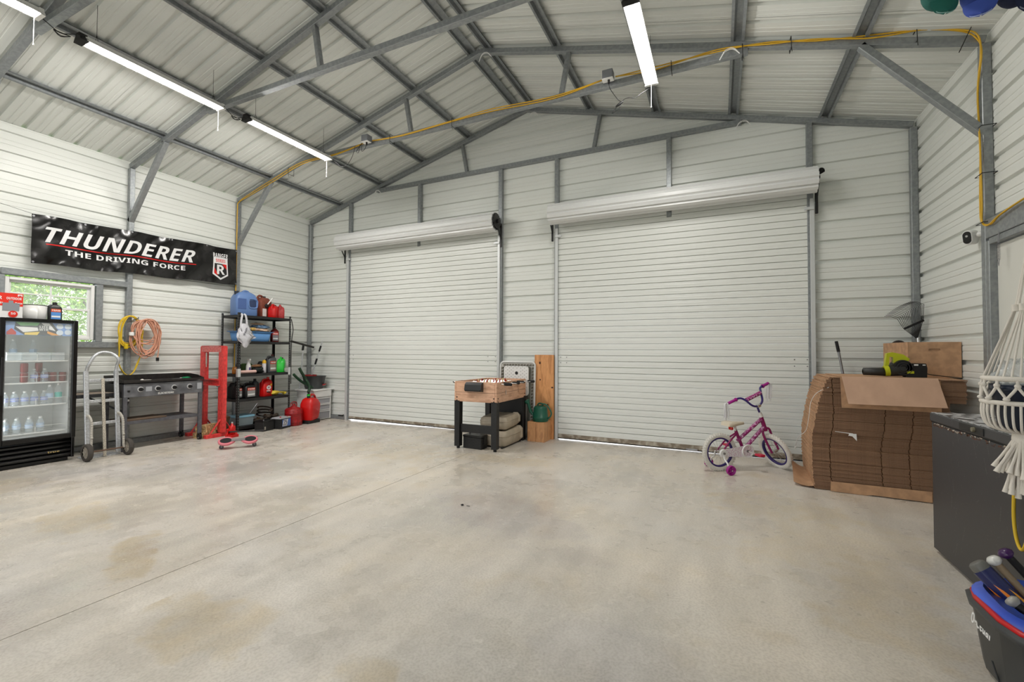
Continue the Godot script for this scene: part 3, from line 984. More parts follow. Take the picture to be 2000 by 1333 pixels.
# ---------------------------------------------------------------- outside
func outside():
	var gm = textured(mat(Color(0.32, 0.42, 0.18), 0.95), noise_tex(41, 0.05, Color(0.6, 0.65, 0.5), Color(1, 1, 1), 256), 0.6)
	var st = nb()
	box(st, Vector3(-30, -0.4, 0), Vector3(59.8, 0.5, 120))
	box(st, Vector3(20, -0.4, 35), Vector3(40, 0.5, 50))
	var g = part("ground", st, gm, self)
	g.set_meta("kind", "structure")
	st = nb()
	box(st, Vector3(5, -0.27, -6.2), Vector3(10.5, 0.5, 11.8))
	box(st, Vector3(5, -0.27, 14.3), Vector3(10.5, 0.5, 10))
	part("driveway", st, mat(Color(0.85, 0.84, 0.82), 0.85), self).set_meta("kind", "structure")
	# trees seen through the window
	var leafm = mat(Color(0.62, 0.76, 0.40), 0.6)
	leafm.backlight_enabled = true
	leafm.backlight = Color(0.5, 0.65, 0.25)
	leafm.vertex_color_use_as_albedo = true
	var bark = textured(mat(Color(0.36, 0.31, 0.26), 0.9), noise_tex(42, 0.05, Color(0.6, 0.6, 0.6), Color(1, 1, 1), 128), 3.0)
	var lm = ArrayMesh.new()
	st = nb()
	var lp = [Vector3(0, 0, 0), Vector3(0.022, 0.008, 0.032), Vector3(0, 0.003, 0.085), Vector3(-0.022, 0.008, 0.032)]
	tri(st, lp[0], lp[1], lp[2], Vector3.UP)
	tri(st, lp[0], lp[2], lp[3], Vector3.UP)
	lm = fin(st)
	var spots = [[Vector3(-5.2, 0, 0.6), 5.2, "leafy tree with dark bare lower twigs close outside the window"], [Vector3(-8.2, 0, 3.2), 6.0, "full green tree behind the twiggy tree outside the window"], [Vector3(-10.5, 0, -1.8), 7.0, "tall pale green tree furthest from the window"], [Vector3(-10.0, 0, 1.0), 5.0, "broad green tree between the other trees outside"]]
	for i in spots.size():
		var t = thing("tree", spots[i][2], "tree", spots[i][0], 0.0, "trees outside the window")
		t.position.y = -0.15
		var H: float = spots[i][1]
		st = nb()
		tube(st, smooth([Vector3(0, 0, 0), Vector3(0.06, H * 0.2, 0.03), Vector3(-0.02, H * 0.45, 0.0), Vector3(0.05, H * 0.75, 0.05)], 4), 0.09, 8)
		part("trunk", st, bark, t)
		rng.seed = 900 + i
		var cents = []
		for b in 11:
			var a = b * 2.4 + i
			var hb = H * (0.16 + 0.055 * b)
			var lenb = H * rng.randf_range(0.22, 0.36)
			var e = Vector3(cos(a) * lenb, hb + lenb * rng.randf_range(0.15, 0.5), sin(a) * lenb)
			st = nb()
			tube(st, smooth([Vector3(0, hb, 0), Vector3(cos(a) * lenb * 0.5, hb + lenb * 0.1, sin(a) * lenb * 0.5), e], 3), 0.022, 5)
			for k in 3:
				var f = rng.randf_range(0.4, 0.9)
				var p = Vector3(0, hb, 0).lerp(e, f)
				tube(st, [p, p + Vector3(rng.randf_range(-0.5, 0.5), rng.randf_range(-0.1, 0.5), rng.randf_range(-0.5, 0.5))], 0.008, 4)
			part("branch", st, bark, t)
			cents.append(e)
			cents.append(Vector3(0, hb, 0).lerp(e, 0.6))
		for k in 8:
			cents.append(Vector3(rng.randf_range(-0.8, 0.8), H * rng.randf_range(0.55, 0.95), rng.randf_range(-0.8, 0.8)))
		var mm = MultiMesh.new()
		mm.transform_format = MultiMesh.TRANSFORM_3D
		mm.use_colors = true
		mm.mesh = lm
		mm.instance_count = 16000
		for k in 16000:
			var c: Vector3 = cents[rng.randi() % cents.size()]
			var off = Vector3(rng.randfn(), rng.randfn() * 0.7, rng.randfn()) * 0.38
			var bs = Basis.from_euler(Vector3(rng.randf_range(-1, 1), rng.randf() * TAU, rng.randf_range(-1, 1))) * Basis.from_scale(Vector3.ONE * rng.randf_range(0.7, 1.3))
			mm.set_instance_transform(k, Transform3D(bs, c + off))
			var v = rng.randf_range(0.7, 1.25)
			mm.set_instance_color(k, Color(v * rng.randf_range(0.85, 1.2), v, v * 0.9))
		var mi = MultiMeshInstance3D.new()
		mi.name = "leaves"
		mi.multimesh = mm
		mi.material_override = leafm
		mi.set_meta("kind", "stuff")
		t.add_child(mi, true)

# ---------------------------------------------------------------- fridge and what is in it
func rr_ring(w: float, d: float, r: float, y: float, cx = 0.0, cz = 0.0) -> Array:
	var out = []
	for p in rrect(w, d, r, 3):
		out.append(Vector3(p.x + cx, y, p.y + cz))
	return out

func facing_x(at: Vector3) -> Transform3D:
	# text and flat print on a face that looks along +x
	return Transform3D(Basis(Vector3.FORWARD, Vector3.UP, Vector3.RIGHT), at)

func facing_z(at: Vector3) -> Transform3D:
	return Transform3D(Basis.IDENTITY, at)

func facing_mx(at: Vector3) -> Transform3D:
	return Transform3D(Basis(Vector3.BACK, Vector3.UP, Vector3.LEFT), at)

func water_bottle(at: Vector3, h: float, label: String, group: String, bm: Material, lm: Material):
	var b = thing("water_bottle", label, "bottle", at, 0.0, group)
	var st = nb()
	var r = 0.031
	lathe(st, [Vector2(0, 0.002), Vector2(r * 0.8, 0), Vector2(r, 0.008), Vector2(r, h * 0.2), Vector2(r * 0.94, h * 0.23), Vector2(r, h * 0.26), Vector2(r, h * 0.62), Vector2(r * 0.85, h * 0.72), Vector2(r * 0.5, h * 0.86), Vector2(r * 0.42, h * 0.9), Vector2(r * 0.42, h * 0.93)], 14)
	part("body", st, bm, b)
	st = nb()
	cyl(st, Vector3(0, h * 0.925, 0), Vector3(0, h, 0), r * 0.46, r * 0.44, 12)
	part("cap", st, M.white, b)
	st = nb()
	cyl(st, Vector3(0, h * 0.3, 0), Vector3(0, h * 0.55, 0), r * 1.02, r * 1.02, 14, false)
	part("label_band", st, lm, b)
	return b

func fridge():
	var t = thing("display_fridge", "black upright glass door drinks fridge with a bright printed header", "fridge", Vector3(0.3, 0, 4.02))
	var st
	var fx = 0.25      # front face, local
	var hz = 0.315     # half width
	var H = 1.622
	st = nb()
	box(st, Vector3(-0.215, 0.86, 0), Vector3(0.03, 1.5, hz * 2), 0.004)
	for s in [-1, 1]:
		box(st, Vector3(-0.01, 0.86, s * (hz - 0.015)), Vector3(0.44, 1.5, 0.03), 0.004)
	box(st, Vector3(-0.01, 1.605, 0), Vector3(0.44, 0.03, hz * 2), 0.004)
	box(st, Vector3(-0.01, 0.285, 0), Vector3(0.44, 0.03, hz * 2), 0.002)
	box(st, Vector3(-0.03, 0.15, 0), Vector3(0.40, 0.24, hz * 2), 0.004)
	part("cabinet", st, M.blackgloss, t)
	st = nb()
	box(st, Vector3(-0.195, 0.93, 0), Vector3(0.012, 1.26, hz * 2 - 0.06))
	for s in [-1, 1]:
		box(st, Vector3(0.0, 0.93, s * (hz - 0.036)), Vector3(0.40, 1.26, 0.012))
	box(st, Vector3(0.0, 1.57, 0), Vector3(0.40, 0.012, hz * 2 - 0.06))
	box(st, Vector3(0.0, 0.306, 0), Vector3(0.40, 0.012, hz * 2 - 0.06))
	part("liner", st, M.whiteplastic, t)
	# lit header sign
	var hd = part("header_sign", bx(Vector3(fx - 0.02, 1.512, 0), Vector3(0.02, 0.145, hz * 2 - 0.09), 0.002), mat(Color(0.55, 0.68, 0.9), 0.3), t)
	var hx = fx - 0.009
	var shapes = [
		["dark_band", Color(0.33, 0.33, 0.36), [Vector2(-0.19, 0.07), Vector2(0.1, 0.07), Vector2(0.19, -0.07), Vector2(-0.12, -0.07), Vector2(-0.2, -0.01)]],
		["green_patch", Color(0.55, 0.82, 0.55), [Vector2(-0.19, 0.068), Vector2(0.0, 0.068), Vector2(-0.02, 0.035), Vector2(-0.15, 0.03)]],
		["white_patch", Color(0.95, 0.95, 0.95), [Vector2(-0.19, 0.02), Vector2(-0.02, 0.015), Vector2(-0.01, -0.02), Vector2(-0.13, -0.04)]],
		["white_patch", Color(0.95, 0.95, 0.95), [Vector2(0.01, 0.066), Vector2(0.075, 0.066), Vector2(0.13, -0.02), Vector2(0.07, 0.0)]],
		["yellow_patch", Color(0.96, 0.85, 0.45), [Vector2(-0.12, -0.045), Vector2(0.0, -0.03), Vector2(-0.02, -0.068), Vector2(-0.12, -0.068)]],
		["orange_patch", Color(0.93, 0.66, 0.3), [Vector2(0.06, -0.02), Vector2(0.17, -0.066), Vector2(0.1, -0.068), Vector2(0.06, -0.045)]],
		["red_patch", Color(0.8, 0.25, 0.2), [Vector2(-0.255, -0.04), Vector2(-0.22, 0.0), Vector2(-0.185, -0.04), Vector2(-0.185, -0.068), Vector2(-0.255, -0.068)]],
	]
	for i in shapes.size():
		st = nb()
		prism(st, shapes[i][2], 0.0, 0.0006 + 0.0004 * i, facing_x(Vector3(hx - 0.0005, 1.512, 0)))
		part(shapes[i][0], st, mat(shapes[i][1], 0.35), hd)
	for c in [Vector2(0.165, 0.035), Vector2(0.235, 0.035), Vector2(0.165, -0.035), Vector2(0.235, -0.03)]:
		st = nb()
		prism(st, ell(0.03, 0.03, 16, c), 0.0, 0.003, facing_x(Vector3(hx - 0.0005, 1.512, 0)))
		part("pale_dot", st, mat(Color(0.86, 0.9, 0.94), 0.35), hd)
	part("dark_plate", bx(Vector3(hx + 0.002, 1.52, -0.03), Vector3(0.003, 0.06, 0.085)), mat(Color(0.4, 0.4, 0.43), 0.4), hd)
	text("LIFE", 0.026, hd, "lettering", M.white, facing_x(Vector3(hx + 0.0045, 1.535, -0.03)))
	text("WTR", 0.026, hd, "lettering", M.white, facing_x(Vector3(hx + 0.0045, 1.505, -0.03)))
	# door: frame, glass, handle
	var dr = Node3D.new()
	dr.name = "door"
	t.add_child(dr)
	st = nb()
	for s in [-1, 1]:
		box(st, Vector3(fx, 0.945, s * (hz - 0.022)), Vector3(0.05, 1.355, 0.044), 0.006)
	box(st, Vector3(fx, 1.606, 0), Vector3(0.05, 0.034, hz * 2 - 0.085), 0.004)
	box(st, Vector3(fx, 0.296, 0), Vector3(0.05, 0.055, hz * 2 - 0.085), 0.006)
	part("door_frame", st, M.blackgloss, dr)
	part("glass_pane", bx(Vector3(fx + 0.006, 0.955, 0), Vector3(0.006, 1.27, hz * 2 - 0.085)), M.clearglass, dr)
	st = nb()
	for s in [-1, 1]:
		box(st, Vector3(fx - 0.012, 0.88, s * (hz - 0.05)), Vector3(0.014, 1.12, 0.014))
	part("gasket", st, M.greymetal, dr)
	part("handle", bx(Vector3(fx + 0.034, 1.0, hz - 0.022), Vector3(0.022, 0.4, 0.02), 0.005), M.black, dr)
	# grille of louvers
	for i in 4:
		st = nb()
		prism(st, [Vector2(0.0, 0.0), Vector2(0.03, 0.006), Vector2(0.034, 0.024), Vector2(0.006, 0.047), Vector2(0.0, 0.047)], -hz + 0.02, hz - 0.03, Transform3D(Basis.IDENTITY, Vector3(fx - 0.04, 0.06 + i * 0.05, 0)))
		part("louver", st, M.blackgloss, t)
	part("grille_back", bx(Vector3(fx - 0.06, 0.15, 0), Vector3(0.02, 0.22, hz * 2 - 0.04)), M.rubber, t)
	part("grille_end", bx(Vector3(fx - 0.02, 0.155, -hz + 0.013), Vector3(0.05, 0.23, 0.026), 0.003), M.blackgloss, t)
	var sc = text("true", 0.02, t, "maker_script", M.gold, facing_x(Vector3(fx - 0.0035, 0.128, -0.14)), true, 0.002, 0.1)
	for s in [-1, 1]:
		for e in [-0.16, 0.16]:
			st = nb()
			cyl(st, Vector3(e, 0, s * 0.26), Vector3(e, 0.035, s * 0.26), 0.018)
			part("foot", st, M.rubber, t)
	part("kick_plate", bx(Vector3(0.15, 0.03, 0), Vector3(0.1, 0.05, hz * 2 - 0.07), 0.003), M.black, t)
	# inside light: a slim strip down the hinge side
	st = nb()
	box(st, Vector3(fx - 0.075, 0.9, hz - 0.055), Vector3(0.02, 1.0, 0.012))
	part("light_strip", st, M.stripglow, t)
	var al = AreaLight3D.new()
	al.name = "strip_glow"
	al.area_size = Vector2(0.02, 1.0)
	al.light_energy = 0.10
	al.light_color = Color(0.97, 1.0, 1.0)
	al.shadow_enabled = true
	t.add_child(al)
	al.position = Vector3(fx - 0.08, 0.9, hz - 0.064)
	# wire shelves with a front lip
	var ys = [1.155, 0.912, 0.662, 0.357]
	for y in ys:
		st = nb()
		for k in 14:
			var zz = -0.25 + k * 0.0385
			bar(st, Vector3(-0.18, y, zz), Vector3(0.19, y, zz), 0.004, 0.004, 0.0)
		bar(st, Vector3(0.19, y, -0.262), Vector3(0.19, y, 0.262), 0.014, 0.014, 0.002)
		bar(st, Vector3(-0.18, y, -0.262), Vector3(-0.18, y, 0.262), 0.006, 0.006, 0.0)
		bar(st, Vector3(0.194, y + 0.075, -0.262), Vector3(0.194, y + 0.075, 0.262), 0.004, 0.004, 0.0)
		for zz in [-0.262, 0.0, 0.262]:
			bar(st, Vector3(0.194, y, zz), Vector3(0.194, y + 0.075, zz), 0.004, 0.004, 0.0)
		part("shelf", st, M.white, t)
	var o = Vector3(0.3, 0, 4.02)
	# clear trays on the top shelf
	for i in 4:
		st = nb()
		var c = Vector3(0.11, 0, 0.175 - i * 0.118)
		box(st, c + Vector3(0, 0.004, 0), Vector3(0.14, 0.004, 0.11))
		for s in [-1, 1]:
			box(st, c + Vector3(0, 0.045, s * 0.054), Vector3(0.14, 0.085, 0.003))
			box(st, c + Vector3(s * 0.07, 0.045, 0), Vector3(0.003, 0.085, 0.11))
		solo("bottle_tray", st, M.clearplastic, "empty clear plastic bin on the top shelf of the fridge", "bin", o + Vector3(0, 1.163, 0), 0.0, "clear bins on the fridge's top shelf")
	var wb = mat(Color(0.9, 0.95, 0.97, 0.13), 0.08)
	wb.transparency = BaseMaterial3D.TRANSPARENCY_ALPHA
	var lb = mat(Color(0.72, 0.8, 0.9), 0.5)
	var ld = mat(Color(0.6, 0.64, 0.82), 0.5)
	var lt = mat(Color(0.4, 0.75, 0.7), 0.5)
	for z in [0.115, -0.045]:
		water_bottle(o + Vector3(-0.05, 1.16, z), 0.235, "water bottle with pale blue label behind the clear bins on the fridge's top shelf", "bottles on the top shelf", wb, lb)
	for z in [0.0, -0.085]:
		water_bottle(o + Vector3(0.13, 0.918, z), 0.15, "short water bottle between the red cans in the fridge", "bottles among the cans", wb, ld)
	for k in 9:
		water_bottle(o + Vector3(0.13 - 0.09 * (k / 5) - 0.01 * (k % 2), 0.668, 0.225 - 0.078 * (k % 5) - 0.03 * (k / 5)), 0.15, "short water bottle crowding the shelf below the red cans", "bottles on the third shelf", wb, ld)
	water_bottle(o + Vector3(0.12, 0.668, -0.135), 0.21, "tall water bottle with pale blue label on the fridge's third shelf", "", wb, lb)
	water_bottle(o + Vector3(0.12, 0.668, -0.21), 0.225, "tall water bottle with teal label on the fridge's third shelf", "", wb, lt)
	for k in 11:
		water_bottle(o + Vector3(0.13 - 0.085 * (k / 4) - 0.012 * (k % 2), 0.363, 0.22 - 0.095 * (k % 4) - 0.03 * (k / 4)), 0.16, "short water bottle on the bottom shelf of the fridge", "bottles on the bottom shelf", wb, lb)
	var canm = mat(Color(0.45, 0.04, 0.05), 0.3, 0.35)
	for c in [[0.15, 0.085, 0.0], [0.15, 0.085, 0.108], [0.03, -0.07, 0.0], [0.04, -0.145, 0.0], [0.12, -0.16, 0.0], [0.03, -0.07, 0.108], [0.15, -0.232, 0.0]]:
		var can = thing("drink_can", "dark red drink can on the second shelf of the fridge", "can", o + Vector3(c[0], 0.919 + c[2], c[1]), 0.0, "red cans in the fridge")
		st = nb()
		lathe(st, [Vector2(0, 0), Vector2(0.024, 0), Vector2(0.0315, 0.01), Vector2(0.0315, 0.098), Vector2(0.028, 0.106)], 14)
		part("body", st, canm, can)
		st = nb()
		lathe(st, [Vector2(0.0285, 0.1045), Vector2(0.0275, 0.108), Vector2(0.0, 0.105)], 14)
		part("lid", st, M.steel, can)
	# things on the roof of the fridge
	var top = 1.622
	var bag = thing("trash_bag_box", "red and white trash bag carton standing on the fridge", "box", Vector3(0.37, top, 4.25))
	part("carton", bx(Vector3(0, 0.135, 0), Vector3(0.16, 0.27, 0.24), 0.004), mat(Color(0.88, 0.88, 0.87), 0.5), bag)
	part("red_band", bx(Vector3(0.081, 0.2, -0.0), Vector3(0.002, 0.139, 0.239)), mat(Color(0.85, 0.16, 0.09), 0.45), bag)
	part("red_side", bx(Vector3(0, 0.235, -0.1205), Vector3(0.159, 0.069, 0.002)), mat(Color(0.85, 0.16, 0.09), 0.45), bag)
	st = nb()
	prism(st, [Vector2(-0.075, -0.05), Vector2(-0.075, 0.035), Vector2(-0.03, 0.035), Vector2(-0.03, 0.06), Vector2(0.005, 0.06), Vector2(0.005, 0.035), Vector2(0.055, 0.03), Vector2(0.05, -0.05)], 0.0, 0.0035, facing_x(Vector3(0.0805, 0.13, -0.04)))
	part("bag_picture", st, mat(Color(0.52, 0.53, 0.55), 0.5), bag)
	st = nb()
	prism(st, ell(0.036, 0.036, 18, Vector2(0, 0)), 0.0, 0.005, facing_x(Vector3(0.0805, 0.045, -0.045)))
	part("red_disc", st, mat(Color(0.85, 0.16, 0.09), 0.45), bag)
	text("50", 0.024, bag, "lettering", M.white, facing_x(Vector3(0.0865, 0.05, -0.045)))
	text("OUTDOOR", 0.026, bag, "lettering", M.white, facing_x(Vector3(0.083, 0.213, -0.05)), true, 0.002, 0.115)
	text("R", 0.034, bag, "lettering", M.white, facing_x(Vector3(0.083, 0.215, 0.055)))
	text("Bags", 0.018, bag, "lettering", M.white, facing_x(Vector3(0.083, 0.165, -0.085)))
	text("Bags", 0.018, bag, "lettering", M.white, facing_x(Vector3(0.083, 0.165, 0.06)))
	text("50", 0.012, bag, "lettering", M.red, facing_x(Vector3(0.086, 0.245, -0.095)))
	part("white_tab", bx(Vector3(0.083, 0.25, -0.095), Vector3(0.002, 0.022, 0.035)), M.white, bag)
	var pot = thing("enamel_pot", "white enamel pot with a dark rim on top of the fridge", "pot", Vector3(0.3, top, 4.0))
	st = nb()
	lathe(st, [Vector2(0.0, 0.0), Vector2(0.095, 0.0), Vector2(0.107, 0.012), Vector2(0.112, 0.165), Vector2(0.108, 0.165), Vector2(0.1, 0.02), Vector2(0.0, 0.015)], 26)
	part("body", st, mat(Color(0.86, 0.86, 0.85), 0.3), pot)
	st = nb()
	tube(st, ring2(ell(0.112, 0.112, 28), 0.166), 0.004, 6, true)
	part("rim", st, mat(Color(0.25, 0.25, 0.25), 0.4), pot)
	st = nb()
	tube(st, smooth([Vector3(0.02, 0.16, -0.11), Vector3(0.02, 0.185, -0.15), Vector3(-0.02, 0.185, -0.15), Vector3(-0.02, 0.16, -0.11)], 4), 0.005, 6)
	part("handle", st, mat(Color(0.25, 0.25, 0.25), 0.4), pot)
	oil_jug("oil_bottle", "black oil bottle with orange and blue label on the fridge", Vector3(0.33, top, 3.83), 0.07, 0.115, 0.215, mat(Color(0.12, 0.12, 0.125), 0.35), mat(Color(0.12, 0.12, 0.125), 0.4), mat(Color(0.85, 0.33, 0.16), 0.5), mat(Color(0.33, 0.55, 0.8), 0.5), "FRAM", 0.0)

# plastic jug: w along x, d along z (label faces +x)
func oil_jug(called, label, at, w, d, h, bm, cm, m1, m2, word, turn = 0.0, handle = false, group = ""):
	var t = thing(called, label, "bottle", at, turn, group)
	var st = nb()
	var r = minf(w, d) * 0.2
	var nz = d * 0.0 if not handle else -d * 0.22
	loft(st, [rr_ring(w * 0.94, d * 0.96, r, 0.0), rr_ring(w, d, r, 0.008), rr_ring(w, d, r, h * 0.68), rr_ring(w * 0.9, d * 0.82, r, h * 0.78, 0, nz * 0.3), rr_ring(0.045, 0.045, 0.02, h * 0.88, 0, nz), rr_ring(0.036, 0.036, 0.0175, h * 0.9, 0, nz)])
	part("body", st, bm, t)
	st = nb()
	cyl(st, Vector3(0, h * 0.9, nz), Vector3(0, h, nz), 0.022, 0.021, 14)
	part("cap", st, cm, t)
	if handle:
		st = nb()
		tube(st, smooth([Vector3(0, h * 0.86, nz + 0.01), Vector3(0, h * 0.9, d * 0.2), Vector3(0, h * 0.8, d * 0.42), Vector3(0, h * 0.55, d * 0.46)], 5), 0.012, 8)
		part("grip", st, bm, t)
	if m1:
		var x = w * 0.5
		part("label_top", bx(Vector3(x, h * 0.55, 0), Vector3(0.002, h * 0.16, d * 0.74)), m1, t)
		part("label_body", bx(Vector3(x, h * 0.27, 0), Vector3(0.002, h * 0.38, d * 0.74)), m2, t)
		part("label_strip", bx(Vector3(x + 0.0008, h * 0.22, 0), Vector3(0.002, h * 0.09, d * 0.66)), M.white, t)
		if word != "":
			text(word, h * 0.085, t, "lettering", M.white, facing_x(Vector3(x + 0.0015, h * 0.55, 0)), true, 0.001, d * 0.6)
	return t

# ---------------------------------------------------------------- hand truck
func hand_truck():
	var t = thing("hand_truck", "worn aluminium hand truck with a looped handle, standing by the griddle", "hand truck", Vector3(0.70, 0, 3.485))
	var st
	var am = M.alu
	var lean = func(y): return -0.015 - 0.10 * y
	for s in [-1, 1]:
		st = nb()
		bar(st, Vector3(lean.call(0.03), 0.03, s * 0.148), Vector3(lean.call(1.03), 1.03, s * 0.145), 0.045, 0.028, 0.005, Vector3.RIGHT)
		part("rail", st, am, t)
	st = nb()
	var pts = [Vector3(lean.call(0.86), 0.86, 0.138), Vector3(lean.call(1.03), 1.03, 0.138), Vector3(lean.call(1.1) + 0.05, 1.12, 0.13), Vector3(lean.call(1.2) + 0.06, 1.215, 0.08), Vector3(lean.call(1.25) + 0.05, 1.255, 0.0), Vector3(lean.call(1.22) + 0.06, 1.235, -0.09), Vector3(lean.call(1.15) + 0.09, 1.165, -0.135), Vector3(lean.call(1.05) + 0.03, 1.06, -0.137), Vector3(lean.call(0.86), 0.86, -0.138)]
	tube(st, smooth(pts, 6), 0.0165, 10)
	part("loop_handle", st, am, t)
	for y in [0.915, 0.668, 0.405]:
		st = nb()
		bar(st, Vector3(lean.call(y), y, -0.148), Vector3(lean.call(y), y, 0.148), 0.016, 0.036, 0.004)
		part("cross_bar", st, am, t)
	st = nb()
	bar(st, Vector3(lean.call(0.01) + 0.022, 0.012, -0.005), Vector3(lean.call(0.94) + 0.022, 0.94, -0.005), 0.032, 0.012, 0.003, Vector3.RIGHT)
	part("centre_strut", st, M.wornpaint, t)
	for s in [-1, 1]:
		st = nb()
		var q = smooth([Vector3(lean.call(0.5) + 0.0, 0.5, s * 0.148), Vector3(lean.call(0.5) + 0.05, 0.505, s * 0.148), Vector3(0.055, 0.44, s * 0.15), Vector3(0.065, 0.3, s * 0.152), Vector3(0.075, 0.16, s * 0.155), Vector3(0.09, 0.095, s * 0.155)], 5)
		for i in q.size() - 1:
			bar(st, q[i], q[i + 1], 0.022, 0.03, 0.004, Vector3.RIGHT)
		ball(st, Vector3(0.083, 0.26, s * 0.152), Vector3(0.01, 0.014, 0.014), 10, 6)
		part("wheel_bracket", st, M.alucast, t)
		var wz = s * 0.195
		var wh = Node3D.new()
		wh.name = "wheel"
		t.add_child(wh, true)
		wh.position = Vector3(0.09, 0.1, wz)
		st = nb()
		var ax = Basis(Vector3.RIGHT, Vector3.BACK, Vector3.DOWN)
		lathe(st, [Vector2(0.068, -0.02), Vector2(0.092, -0.024), Vector2(0.1, -0.014), Vector2(0.1, 0.014), Vector2(0.092, 0.024), Vector2(0.068, 0.02)], 28, Vector3.ZERO, 1, 1, ax)
		part("tyre", st, mat(Color(0.27, 0.25, 0.23), 0.85), wh)
		st = nb()
		cyl(st, Vector3(0, 0, -0.01), Vector3(0, 0, 0.01), 0.07, 0.07, 24)
		cyl(st, Vector3(0, 0, -0.026), Vector3(0, 0, 0.026), 0.022, 0.022, 14)
		for k in 10:
			var a = TAU * k / 10
			bar(st, Vector3(cos(a) * 0.02, sin(a) * 0.02, 0), Vector3(cos(a) * 0.068, sin(a) * 0.068, 0), 0.01, 0.034, 0.002, Vector3.BACK)
		tube(st, [Vector3(0.066, 0, 0.012), Vector3(0, 0.066, 0.012), Vector3(-0.066, 0, 0.012), Vector3(0, -0.066, 0.012)], 0.003, 5, true)
		part("hub", st, mat(Color(0.6, 0.57, 0.52), 0.7), wh)
	st = nb()
	cyl(st, Vector3(0.09, 0.1, -0.215), Vector3(0.09, 0.1, 0.215), 0.008)
	part("axle", st, mat(Color(0.42, 0.33, 0.27), 0.7, 0.4), t)
	st = nb()
	prism(st, [Vector2(-0.02, -0.17), Vector2(-0.02, 0.17), Vector2(-0.2, 0.17), Vector2(-0.22, 0.15), Vector2(-0.22, -0.15), Vector2(-0.2, -0.17)], 0.0, 0.012, Transform3D(Basis(Vector3.RIGHT, Vector3.BACK, Vector3.DOWN), Vector3(0, 0.014, 0)))
	part("toe_plate", st, am, t)

